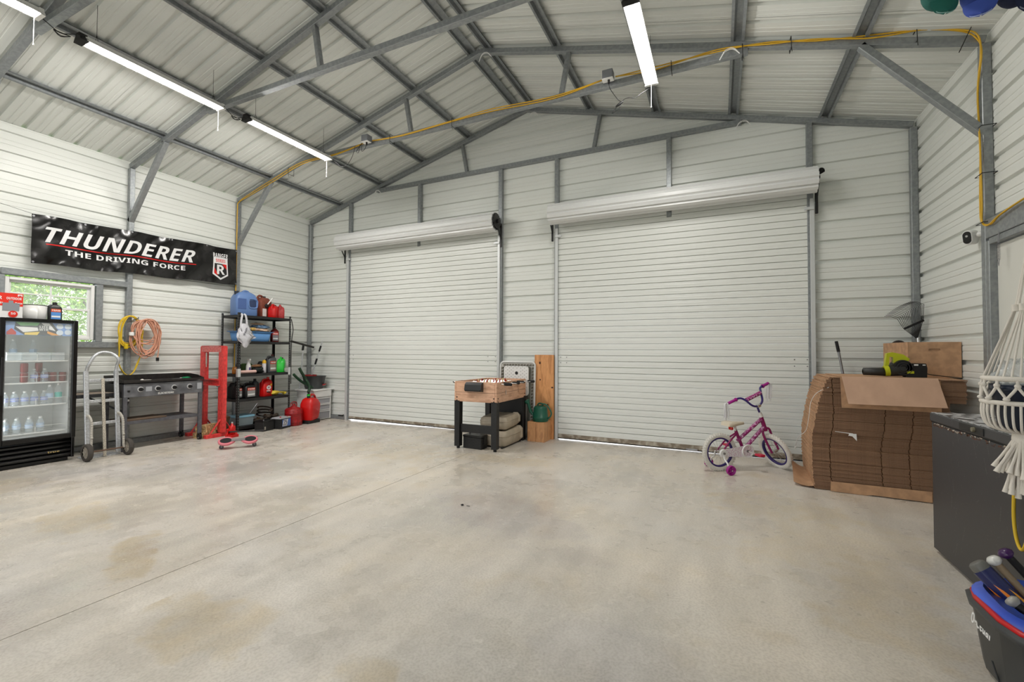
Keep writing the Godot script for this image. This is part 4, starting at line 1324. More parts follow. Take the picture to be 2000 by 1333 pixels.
# ---------------------------------------------------------------- griddle
func griddle():
	var t = thing("griddle", "black four burner flat top griddle cart on casters under the banner", "griddle", Vector3(0.36, 0, 2.79))
	var st
	var f = 0.24     # front
	var hz = 0.485
	st = nb()
	box(st, Vector3(f - 0.012, 0.765, 0), Vector3(0.024, 0.175, hz * 2 - 0.03), 0.006)
	part("control_panel", st, M.griddlepanel, t)
	st = nb()
	for s in [-1, 1]:
		box(st, Vector3(0.0, 0.765, s * (hz - 0.012)), Vector3(0.46, 0.17, 0.024), 0.004)
	box(st, Vector3(-f + 0.012, 0.765, 0), Vector3(0.024, 0.17, hz * 2 - 0.05), 0.004)
	box(st, Vector3(-0.01, 0.70, 0), Vector3(0.44, 0.01, hz * 2 - 0.05))
	part("firebox", st, M.griddledark, t)
	# cooking plate with raised back and side splash
	st = nb()
	box(st, Vector3(0.01, 0.868, 0), Vector3(0.5, 0.014, hz * 2 - 0.01), 0.003)
	box(st, Vector3(0.255, 0.878, 0), Vector3(0.008, 0.03, hz * 2 - 0.01), 0.002)
	box(st, Vector3(-0.235, 0.905, 0), Vector3(0.008, 0.085, hz * 2 - 0.01), 0.002)
	for s in [-1, 1]:
		prism(st, [Vector2(-0.235, 0.872), Vector2(0.255, 0.872), Vector2(0.255, 0.893), Vector2(0.1, 0.93), Vector2(-0.08, 0.946), Vector2(-0.235, 0.946)], s * (hz - 0.013), s * (hz - 0.005))
	part("cooking_plate", st, M.castiron, t)
	var kz = [0.3, 0.1, -0.1, -0.3]
	for i in 4:
		var k = Node3D.new()
		k.name = "knob"
		t.add_child(k, true)
		k.position = Vector3(f, 0.775, kz[i] * 0.98)
		st = nb()
		cyl(st, Vector3(0, 0, 0), Vector3(0.008, 0, 0), 0.035, 0.033, 20)
		part("bezel", st, M.bezel, k)
		st = nb()
		cyl(st, Vector3(0.006, 0, 0), Vector3(0.034, 0, 0), 0.024, 0.021, 16)
		box(st, Vector3(0.036, 0, 0), Vector3(0.01, 0.044, 0.01), 0.002)
		part("grip", st, M.rubber, k)
	text("BLACKSTONE", 0.024, t, "lettering", M.white, facing_x(Vector3(f + 0.001, 0.708, 0.0)), true, 0.002, 0.19)
	part("igniter", bx(Vector3(f + 0.004, 0.76, 0.42), Vector3(0.01, 0.022, 0.026), 0.002), M.black, t)
	for a in [[0.2, 0.775, 0.06, 0.07], [-0.425, 0.775, 0.085, 0.06]]:
		part("sticker", bx(Vector3(f + 0.0006, a[1], a[0]), Vector3(0.0014, a[2], a[3])), mat(Color(0.62, 0.63, 0.65), 0.5), t)
	for sx in [-1, 1]:
		for sz in [-1, 1]:
			var caster = sz < 0
			st = nb()
			var lx = sx * (f - 0.02)
			var lz = sz * (hz - 0.035)
			box(st, Vector3(lx, 0.39 if caster else 0.34, lz), Vector3(0.034, 0.6 if caster else 0.68, 0.048), 0.004)
			part("leg", st, M.griddleleg, t)
			if caster:
				var c = Node3D.new()
				c.name = "caster"
				t.add_child(c, true)
				c.position = Vector3(lx, 0, lz)
				st = nb()
				cyl(st, Vector3(0, 0.042, -0.014), Vector3(0, 0.042, 0.014), 0.042, 0.042, 20)
				part("tyre", st, M.rubber, c)
				st = nb()
				cyl(st, Vector3(0, 0.042, -0.017), Vector3(0, 0.042, 0.017), 0.024, 0.024, 16)
				part("hub", st, M.chrome, c)
				st = nb()
				for s in [-1, 1]:
					box(st, Vector3(0, 0.065, s * 0.02), Vector3(0.03, 0.06, 0.003))
				box(st, Vector3(0, 0.093, 0), Vector3(0.036, 0.006, 0.044))
				part("fork", st, M.black, c)
	st = nb()
	box(st, Vector3(0, 0.365, 0), Vector3(0.43, 0.012, hz * 2 - 0.09), 0.002)
	box(st, Vector3(f - 0.02, 0.355, 0), Vector3(0.012, 0.04, hz * 2 - 0.12), 0.002)
	box(st, Vector3(-f + 0.02, 0.355, 0), Vector3(0.012, 0.04, hz * 2 - 0.12), 0.002)
	part("lower_shelf", st, M.griddleleg, t)
	# folding side shelf
	st = nb()
	box(st, Vector3(-0.02, 0.735, hz + 0.215), Vector3(0.42, 0.018, 0.41), 0.003)
	part("side_shelf", st, M.wornboard, t)
	st = nb()
	box(st, Vector3(0.195, 0.73, hz + 0.215), Vector3(0.012, 0.04, 0.42), 0.002)
	box(st, Vector3(-0.235, 0.73, hz + 0.215), Vector3(0.012, 0.04, 0.42), 0.002)
	box(st, Vector3(-0.02, 0.73, hz + 0.42), Vector3(0.42, 0.04, 0.012), 0.002)
	bar(st, Vector3(0.15, 0.71, hz + 0.3), Vector3(0.2, 0.5, hz - 0.03), 0.02, 0.02)
	part("side_shelf_frame", st, M.griddledark, t)
	st = nb()
	tube(st, smooth([Vector3(f - 0.03, 0.68, 0.41), Vector3(f - 0.03, 0.62, 0.415), Vector3(f - 0.05, 0.54, 0.43), Vector3(f - 0.1, 0.42, 0.47), Vector3(f - 0.15, 0.30, 0.47)], 5), 0.011, 8)
	part("gas_hose", st, M.rubber, t)
	st = nb()
	cyl(st, Vector3(f - 0.03, 0.63, 0.413), Vector3(f - 0.03, 0.655, 0.411), 0.016, 0.016, 10)
	part("hose_fitting", st, M.chrome, t)
	# boards lying on the lower shelf
	solo("wood_board", bx(Vector3.ZERO, Vector3(0.3, 0.022, 0.5), 0.003), mat(Color(0.4, 0.33, 0.27), 0.9), "dark dusty board lying on the griddle's lower shelf", "board", Vector3(0.40, 0.3825, 3.0), 0.05)
	# tools left on the plate
	st = nb()
	blob(st, Vector3.ZERO, Vector3(0.035, 0.014, 0.06), 0.6, 5)
	solo("green_rag", st, mat(Color(0.0, 0.5, 0.3), 0.8), "small green cloth lying on the griddle plate", "cloth", Vector3(0.42, 0.889, 2.45))
	st = nb()
	tube(st, [Vector3(0, 0.006, -0.06), Vector3(0.01, 0.008, 0.0), Vector3(0, 0.006, 0.06)], 0.006, 6)
	ball(st, Vector3(0.0, 0.012, -0.07), Vector3(0.018, 0.012, 0.022), 10, 6)
	solo("tongs", st, M.steel, "short steel tool beside the green cloth on the griddle", "tool", Vector3(0.45, 0.875, 2.59), 0.2)
	st = nb()
	bar(st, Vector3(0, 0.008, -0.05), Vector3(0, 0.008, 0.05), 0.03, 0.012, 0.003)
	ball(st, Vector3(0, 0.014, 0.05), Vector3(0.018, 0.014, 0.02), 10, 6)
	solo("scraper", st, mat(Color(0.85, 0.83, 0.8), 0.5), "white handled scraper on the griddle plate above the knobs", "tool", Vector3(0.5, 0.8755, 2.97))

# ---------------------------------------------------------------- extension cords on the post
func cords():
	var t = thing("extension_cord", "faded orange extension cord coiled on the wall post", "cord", Vector3(0.12, 0.0, 2.86))
	var st = nb()
	rng.seed = 51
	var pts = []
	for lp in 17:
		var rz = 0.155 + rng.randf_range(-0.065, 0.035)
		var ry = 0.20 + rng.randf_range(-0.06, 0.06)
		var cy = 1.50 + rng.randf_range(-0.02, 0.02) - (ry - 0.2)
		var tw = rng.randf_range(-0.35, 0.35)
		for k in 14:
			var a = TAU * k / 14 + PI / 2
			var wob = rng.randf_range(-0.012, 0.012)
			pts.append(Vector3(0.012 + (lp % 9) * 0.008 + wob, cy + sin(a) * ry + cos(a) * rz * tw * 0.5, -0.04 + cos(a) * rz + sin(a) * ry * tw * 0.4 + wob))
	tube(st, smooth(pts, 3), 0.007, 6)
	part("coil", st, M.orangecord, t)
	st = nb()
	tube(st, smooth([Vector3(0.09, 1.52, -0.19), Vector3(0.1, 1.38, -0.17), Vector3(0.09, 1.22, -0.16), Vector3(0.09, 1.18, -0.155)], 5), 0.007, 6)
	part("tail", st, M.orangecord, t)
	st = nb()
	box(st, Vector3(0.09, 1.155, -0.155), Vector3(0.026, 0.05, 0.034), 0.005)
	for s in [-1, 1]:
		box(st, Vector3(0.09, 1.12, -0.155 + s * 0.008), Vector3(0.005, 0.024, 0.002))
	part("plug", st, M.black, t)
	t = thing("extension_cord", "yellow extension cord hanging in long loops on the wall post", "cord", Vector3(0.085, 0.0, 2.98))
	st = nb()
	pts = []
	for lp in 10:
		var rz = 0.12 + rng.randf_range(-0.03, 0.02)
		var ry = 0.2 + rng.randf_range(-0.02, 0.03)
		var cy = 1.55 - (ry - 0.2)
		if lp == 2 or lp == 5:
			ry = 0.40; rz = 0.13; cy = 1.34
		for k in 14:
			var a = TAU * k / 14 + PI / 2
			var wob = rng.randf_range(-0.01, 0.01)
			pts.append(Vector3(0.008 + (lp % 6) * 0.006 + wob, cy + sin(a) * ry, cos(a) * rz + wob + (0.02 if sin(a) < -0.3 else 0.0)))
	tube(st, smooth(pts, 3), 0.0062, 6)
	part("coil", st, M.yellowcord, t)
	st = nb()
	box(st, Vector3(0.08, 1.33, 0.075), Vector3(0.035, 0.07, 0.04), 0.008)
	part("socket", st, mat(Color(0.8, 0.68, 0.02), 0.5), t)
	st = nb()
	box(st, Vector3(0.085, 1.5, 0.02), Vector3(0.035, 0.05, 0.05), 0.006)
	part("plug_adapter", st, M.white, t)
	st = nb()
	cyl(st, Vector3(-0.03, 1.70, -0.05), Vector3(0.09, 1.715, -0.05), 0.006)
	cyl(st, Vector3(0.088, 1.70, -0.05), Vector3(0.092, 1.735, -0.05), 0.006)
	solo("cord_hook", st, M.steel, "steel hook on the wall post holding the coiled cords", "hook", Vector3(0.09, 0, 2.98))

# ---------------------------------------------------------------- banner
func bwave(u: float, v: float) -> float:
	return 0.006 * sin(u * 7.0 + v * 2.0) + 0.011 * sin(u * 15.0 - v * 1.5 + 0.6 * sin(v * 4.0)) * absf(v) + 0.004 * sin(u * 27.0 + 5.0 * v) * v * v

func banner():
	# runs along the left wall from (z 3.97) to (z 1.53)
	var zl = 3.97; var zr = 1.53
	var t = thing("banner", "black vinyl advertising banner with white THUNDERER lettering on the wall", "banner", Vector3(0.105, 2.62, (zl + zr) / 2))
	var half = (zl - zr) / 2
	var hh = 0.292
	var place = func(u, v, off): # u 0..1 from the left end, v -1..1
		var y = v * hh + lerpf(-0.035, 0.045, u) + 0.012 * sin(u * PI * 6.0) * (0.4 if v > 0 else 0.7)
		return Vector3(bwave(u * 2.44, v) + off, y, half - u * 2.0 * half)
	var st = nb()
	st.set_smooth_group(9)
	var nu = 120; var nv = 24
	for i in nu:
		for j in nv:
			var u0 = float(i) / nu; var u1 = float(i + 1) / nu
			var v0 = -1.0 + 2.0 * j / nv; var v1 = -1.0 + 2.0 * (j + 1) / nv
			for lay in 2:
				var o = 0.0 if lay == 0 else -0.002
				quad(st, place.call(u0, v0, o), place.call(u1, v0, o), place.call(u1, v1, o), place.call(u0, v1, o), Vector3.RIGHT if lay == 0 else Vector3.LEFT)
	part("cloth", st, M.vinyl, t)
	var lay_text = func(s, called, m, h, u_mid, v_mid, width, shear, heavy):
		var f = SystemFont.new()
		f.font_names = PackedStringArray(["Droid Sans"])
		f.font_weight = 700
		var tm = TextMesh.new()
		tm.font = f
		tm.text = s
		tm.font_size = 32
		tm.pixel_size = h / 23.0
		tm.depth = 0.0
		tm.curve_step = 2.0
		var a = tm.get_aabb()
		var arr = tm.get_mesh_arrays() if tm is PrimitiveMesh else []
		var vs: PackedVector3Array = arr[Mesh.ARRAY_VERTEX]
		var ix: PackedInt32Array = arr[Mesh.ARRAY_INDEX]
		var stt = nb()
		var k = width / a.size.x
		var mx = a.position.x + a.size.x / 2
		var my = a.position.y + a.size.y / 2
		var get = func(p: Vector3):
			var xx = (p.x - mx) * k + (p.y - my) * shear
			return place.call(u_mid + xx / (2.0 * half), v_mid + (p.y - my) / hh, 0.0085 if s == "R" else 0.005)
		for i in range(0, ix.size(), 3):
			# split each triangle so that it follows the waves
			var A = vs[ix[i]]; var B = vs[ix[i + 1]]; var Cc = vs[ix[i + 2]]
			var q = [[A, B, Cc]]
			for it in 3:
				var nq = []
				for tr in q:
					var d = [tr[0].distance_to(tr[1]), tr[1].distance_to(tr[2]), tr[2].distance_to(tr[0])]
					var mxd = 0
					if d[1] > d[mxd]: mxd = 1
					if d[2] > d[mxd]: mxd = 2
					if d[mxd] < 0.03:
						nq.append(tr)
						continue
					var p0 = tr[mxd]; var p1 = tr[(mxd + 1) % 3]; var p2 = tr[(mxd + 2) % 3]
					var mm = (p0 + p1) * 0.5
					nq.append([p0, mm, p2]); nq.append([mm, p1, p2])
				q = nq
			for tr in q:
				tri(stt, get.call(tr[0]), get.call(tr[1]), get.call(tr[2]), Vector3.RIGHT)
		part(called, stt, m, t)
	var wm = mat(Color(0.88, 0.88, 0.88), 0.35)
	lay_text.call("THUNDERER", "lettering", wm, 0.185, 0.385, 0.22, 1.70, 0.35, 1)
	lay_text.call("THE DRIVING FORCE", "lettering", wm, 0.066, 0.40, -0.42, 1.36, 0.0, 0)
	lay_text.call("RANGER", "lettering", wm, 0.074, 0.89, 0.52, 0.23, 0.0, 0)
	lay_text.call("SERIES", "lettering", mat(Color(0.85, 0.12, 0.1), 0.4), 0.05, 0.89, 0.25, 0.15, 0.0, 0)
	# red rule under the big word
	var strip = func(called, m, poly, off):
		var stt = nb()
		var pv = PackedVector2Array(poly)
		var ix = Geometry2D.triangulate_polygon(pv)
		for i in range(0, ix.size(), 3):
			var q = [[pv[ix[i]], pv[ix[i + 1]], pv[ix[i + 2]]]]
			for it in 7:
				var nq = []
				for tr in q:
					var d = [(tr[0] - tr[1]).length(), (tr[1] - tr[2]).length(), (tr[2] - tr[0]).length()]
					var m0 = 0
					if d[1] > d[m0]: m0 = 1
					if d[2] > d[m0]: m0 = 2
					if d[m0] < 0.06:
						nq.append(tr)
						continue
					var mm = (tr[m0] + tr[(m0 + 1) % 3]) * 0.5
					nq.append([tr[m0], mm, tr[(m0 + 2) % 3]]); nq.append([mm, tr[(m0 + 1) % 3], tr[(m0 + 2) % 3]])
				q = nq
			for tr in q:
				tri(stt, place.call(tr[0].x, tr[0].y, off), place.call(tr[1].x, tr[1].y, off), place.call(tr[2].x, tr[2].y, off), Vector3.RIGHT)
		part(called, stt, m, t)
	var rm = mat(Color(0.82, 0.08, 0.07), 0.35)
	var up_pts = []; var lo_pts = []
	for i in 61:
		var u = 0.05 + 0.69 * i / 60.0
		up_pts.append(Vector2(u, -0.16)); lo_pts.push_front(Vector2(u, -0.205))
	strip.call("red_rule", rm, up_pts + lo_pts, 0.0045)
	# shield: white outline, dark middle, red corners, big R
	var sh = func(s, cy): return [Vector2(0.89 - 0.046 * s, cy + 0.66 * s), Vector2(0.89 + 0.046 * s, cy + 0.66 * s), Vector2(0.89 + 0.05 * s, cy - 0.28 * s), Vector2(0.89, cy - 0.55 * s), Vector2(0.89 - 0.05 * s, cy - 0.28 * s)]
	strip.call("shield", wm, sh.call(1.0, -0.24), 0.004)
	strip.call("shield_field", M.vinylink, [Vector2(0.851, 0.08), Vector2(0.929, 0.08), Vector2(0.931, -0.46), Vector2(0.89, -0.69), Vector2(0.849, -0.46)], 0.0055)
	strip.call("red_corner", rm, [Vector2(0.90, 0.08), Vector2(0.929, 0.08), Vector2(0.93, -0.2)], 0.007)
	strip.call("red_corner", rm, [Vector2(0.8505, -0.15), Vector2(0.875, -0.58), Vector2(0.8495, -0.46)], 0.007)
	lay_text.call("R", "lettering", wm, 0.15, 0.891, -0.24, 0.125, 0.0, 1)
	# faint tread print and pale smoke of the printed picture
	# guy cord to the left
	st = nb()
	tube(st, smooth([Vector3(0.0, 0.255, half), Vector3(0.0, 0.30, half + 0.25), Vector3(-0.02, 0.36, half + 0.55)], 4), 0.002, 5)
	part("tie_cord", st, M.cord, t)
	for c in [[0.006, 0.92], [0.006, -0.94], [0.994, 0.92], [0.994, -0.94], [0.2, 0.94], [0.4, 0.94], [0.6, 0.94], [0.8, 0.94]]:
		st = nb()
		var p = place.call(c[0], c[1], 0.003)
		cyl(st, p, p + Vector3(0.002, 0, 0), 0.012, 0.012, 10)
		part("grommet", st, M.steel, t)

# ---------------------------------------------------------------- shop press
func press():
	var t = thing("shop_press", "red H-frame shop press with worn paint beside the griddle", "shop press", Vector3(0.4, 0, 2.05))
	var st
	for s in [-1, 1]:
		st = nb()
		var cx = s * 0.225
		# channel, open to the outside
		prism(st, [Vector2(-0.055, -0.03), Vector2(0.055, -0.03), Vector2(0.055, 0.03), Vector2(0.048, 0.03), Vector2(0.048, -0.022), Vector2(-0.048, -0.022), Vector2(-0.048, 0.03), Vector2(-0.055, 0.03)], 0.06, 1.345, Transform3D(Basis(Vector3.RIGHT, Vector3.FORWARD, Vector3.UP), Vector3(cx, 0, 0)))
		part("column", st, M.pressred, t)
		st = nb()
		for k in 8:
			var y = 0.35 + k * 0.11
			cyl(st, Vector3(cx - 0.002, y, 0.0215), Vector3(cx - 0.002, y, 0.0235), 0.012, 0.012, 10)
		part("pin_holes", st, M.rubber, t)
		st = nb()
		bar(st, Vector3(cx, 0.025, -0.22), Vector3(cx, 0.025, 0.24), 0.07, 0.05, 0.004)
		part("foot", st, M.pressred, t)
		for e in [-1, 1]:
			st = nb()
			bar(st, Vector3(cx, 0.05, e * 0.17), Vector3(cx, 0.26, e * 0.02), 0.03, 0.012, 0.002)
			part("gusset", st, M.pressred, t)
	for z in [-0.036, 0.036]:
		st = nb()
		box(st, Vector3(0, 1.30, z), Vector3(0.47, 0.085, 0.008), 0.002)
		part("head_beam", st, M.pressfaded, t)
	st = nb()
	box(st, Vector3(0, 1.35, 0), Vector3(0.47, 0.008, 0.09), 0.002)
	part("head_cap", st, M.pressred, t)
	for z in [-0.036, 0.036]:
		st = nb()
		box(st, Vector3(0.0, 0.80, z), Vector3(0.42, 0.085, 0.008), 0.002)
		box(st, Vector3(0.0, 0.76, z + signf(z) * 0.018), Vector3(0.42, 0.008, 0.036), 0.001)
		box(st, Vector3(0.0, 0.842, z + signf(z) * 0.018), Vector3(0.42, 0.008, 0.036), 0.001)
		part("bed_channel", st, M.pressred, t)
	st = nb()
	for s in [-1, 1]:
		cyl(st, Vector3(s * 0.2, 0.75, -0.07), Vector3(s * 0.2, 0.75, 0.07), 0.011)
	part("bed_pins", st, M.steel, t)
	st = nb()
	for i in 12:
		cyl(st, Vector3(-0.13, 1.24 - i * 0.014, 0.03), Vector3(-0.13, 1.23 - i * 0.014, 0.03), 0.011, 0.011, 10)
	cyl(st, Vector3(-0.13, 1.25, 0.03), Vector3(-0.13, 1.03, 0.03), 0.006)
	part("return_spring", st, M.alucast, t)
	# bottle jack standing at the near foot
	var j = thing("bottle_jack", "small red hydraulic jack with a black lever at the shop press foot", "jack", Vector3(0.82, 0, 2.02))
	part("base", bx(Vector3(0, 0.02, 0), Vector3(0.12, 0.04, 0.13), 0.004), M.red, j)
	st = nb()
	lathe(st, [Vector2(0.0, 0.04), Vector2(0.045, 0.04), Vector2(0.045, 0.15), Vector2(0.04, 0.165), Vector2(0.018, 0.168), Vector2(0.018, 0.2), Vector2(0, 0.2)], 18)
	part("cylinder", st, M.red, j)
	st = nb()
	cyl(st, Vector3(0, 0.2, 0), Vector3(0, 0.225, 0), 0.015)
	part("ram", st, M.chrome, j)
	st = nb()
	for k in 2:
		bar(st, Vector3(0.0, 0.03, 0.08 - k * 0.04), Vector3(0.0, 0.13, 0.02 + 0.05 * k), 0.02, 0.03, 0.004)
	part("pump_link", st, M.red, j)
	st = nb()
	tube(st, smooth([Vector3(0.03, 0.085, 0.06), Vector3(0.18, 0.09, -0.06), Vector3(0.36, 0.085, -0.25)], 3), 0.011, 8)
	part("lever", st, M.black, j)
	# wood blocks
	var wm = M.blockwood
	solo("wood_block", bx(Vector3(0, 0.07, 0), Vector3(0.16, 0.11, 0.26), 0.003), wm, "pale wood block tilted on top of another block by the press", "wood block", Vector3(0.45, 0.052, 2.16), 0.5).rotation.z = 0.12
	solo("wood_block", bx(Vector3(0, 0.04, 0), Vector3(0.17, 0.08, 0.24), 0.003), wm, "yellowish wood block flat on the floor under the tilted block", "wood block", Vector3(0.47, 0, 2.2), 0.2)
	solo("wood_block", bx(Vector3(0, 0.13, 0), Vector3(0.09, 0.26, 0.14), 0.003), mat(Color(0.38, 0.29, 0.2), 0.9), "dark old wood block leaning upright behind the press column", "wood block", Vector3(0.36, 0.01, 1.90), 0.4).rotation.z = -0.25

# ---------------------------------------------------------------- pink knee board
func knee_board():
	var t = thing("caster_board", "pink four wheel caster board with black grip pads on the floor", "caster board", Vector3(1.585, 0, 2.43), 0.96)
	var st = nb()
	var yb = 0.075
	# two teardrop pads along local x
	for s in [-1, 1]:
		st = nb()
		var poly = []
		for i in 22:
			var a = TAU * i / 22
			var px = cos(a) * 0.115
			var pz = sin(a) * (0.105 if px * s > -0.03 else 0.105 - absf(px * s + 0.03) * 0.5)
			poly.append(Vector2(px + s * 0.15, pz))
		var top = []
		for p in poly:
			top.append((p - Vector2(s * 0.15, 0)) * 0.94 + Vector2(s * 0.15, 0))
		loft(st, [ring2(top, yb - 0.004), ring2(poly, yb + 0.004), ring2(poly, yb + 0.02), ring2(top, yb + 0.028)])
		part("deck", st, M.pink, t)
		st = nb()
		prism(st, ell(0.078, 0.066, 22, Vector2(s * 0.16, 0)), 0.0, 0.003, Transform3D(Basis(Vector3.RIGHT, Vector3.BACK, Vector3.DOWN), Vector3(0, yb + 0.031, 0)))
		part("grip_pad", st, M.rubber, t)
	st = nb()
	prism(st, [Vector2(-0.09, -0.04), Vector2(-0.04, -0.028), Vector2(0.04, -0.028), Vector2(0.09, -0.04), Vector2(0.09, 0.04), Vector2(0.04, 0.028), Vector2(-0.04, 0.028), Vector2(-0.09, 0.04)], 0.0, 0.01, Transform3D(Basis(Vector3.RIGHT, Vector3.BACK, Vector3.DOWN), Vector3(0, yb + 0.034, 0)))
	part("bridge_plate", st, M.speckle, t)
	for s in [-1, 1]:
		for e in [-1, 1]:
			var c = Node3D.new()
			c.name = "caster"
			t.add_child(c, true)
			c.position = Vector3(s * 0.215, 0, e * 0.055)
			st = nb()
			cyl(st, Vector3(0, 0.03, -0.009), Vector3(0, 0.03, 0.009), 0.03, 0.03, 18)
			part("wheel", st, mat(Color(0.3, 0.3, 0.31), 0.4), c)
			st = nb()
			for q in [-1, 1]:
				box(st, Vector3(0.0, 0.045, q * 0.012), Vector3(0.016, 0.045, 0.002))
			cyl(st, Vector3(0, 0.066, 0), Vector3(0, 0.073, 0), 0.02, 0.02, 12)
			part("fork", st, M.steel, c)
	# its far edge rests up on the jack lever and press foot
	t.basis = Basis(Vector3.UP, 0.96) * Basis(Vector3.RIGHT, 0.42) * Basis.from_scale(Vector3.ONE * 0.86)
	t.position += Basis(Vector3.UP, 0.96) * Vector3(0, 0.055 * sin(0.42) + 0.004, 0.055 * (1.0 - cos(0.42)))

# ---------------------------------------------------------------- shelving
func gas_can(called, label, at, w, d, h, m, turn, capm, slope = 0.35, group = ""):
	var t = thing(called, label, "fuel can", at, turn, group)
	var st = nb()
	var r = minf(w, d) * 0.16
	loft(st, [rr_ring(w * 0.93, d * 0.93, r, 0.0), rr_ring(w, d, r, 0.012), rr_ring(w, d, r, h * (0.72 - slope * 0.3)), rr_ring(w * 0.93, d * 0.86, r, h * 0.78, 0, -d * 0.03), rr_ring(w * 0.62, d * 0.5, r * 0.7, h * 0.9, 0, -d * 0.12)])
	part("tank", st, m, t)
	st = nb()
	tube(st, smooth([Vector3(0, h * 0.86, d * 0.02), Vector3(0, h * 0.97, d * 0.02), Vector3(0, h * 0.97, d * 0.25), Vector3(0, h * 0.8, d * 0.42), Vector3(0, h * 0.62, d * 0.45)], 4), minf(0.018, w * 0.12), 8)
	part("handle", st, m, t)
	st = nb()
	cyl(st, Vector3(0, h * 0.88, -d * 0.2), Vector3(0, h * 0.98, -d * 0.22), 0.026, 0.024, 14)
	part("cap", st, capm, t)
	return t

func spray_bottle(at, label, bm, tm, h = 0.22):
	var t = thing("spray_bottle", label, "spray bottle", at)
	var st = nb()
	lathe(st, [Vector2(0, 0), Vector2(0.036, 0), Vector2(0.038, 0.01), Vector2(0.038, h * 0.5), Vector2(0.02, h * 0.72), Vector2(0.013, h * 0.78), Vector2(0.013, h * 0.8), Vector2(0, h * 0.8)], 14)
	part("body", st, bm, t)
	st = nb()
	box(st, Vector3(0.01, h * 0.93, 0), Vector3(0.075, 0.03, 0.026), 0.006)
	cyl(st, Vector3(0, h * 0.79, 0), Vector3(0, h * 0.88, 0), 0.015)
	bar(st, Vector3(0.03, h * 0.9, 0), Vector3(0.035, h * 0.72, 0), 0.012, 0.012)
	part("trigger", st, tm, t)
	return t

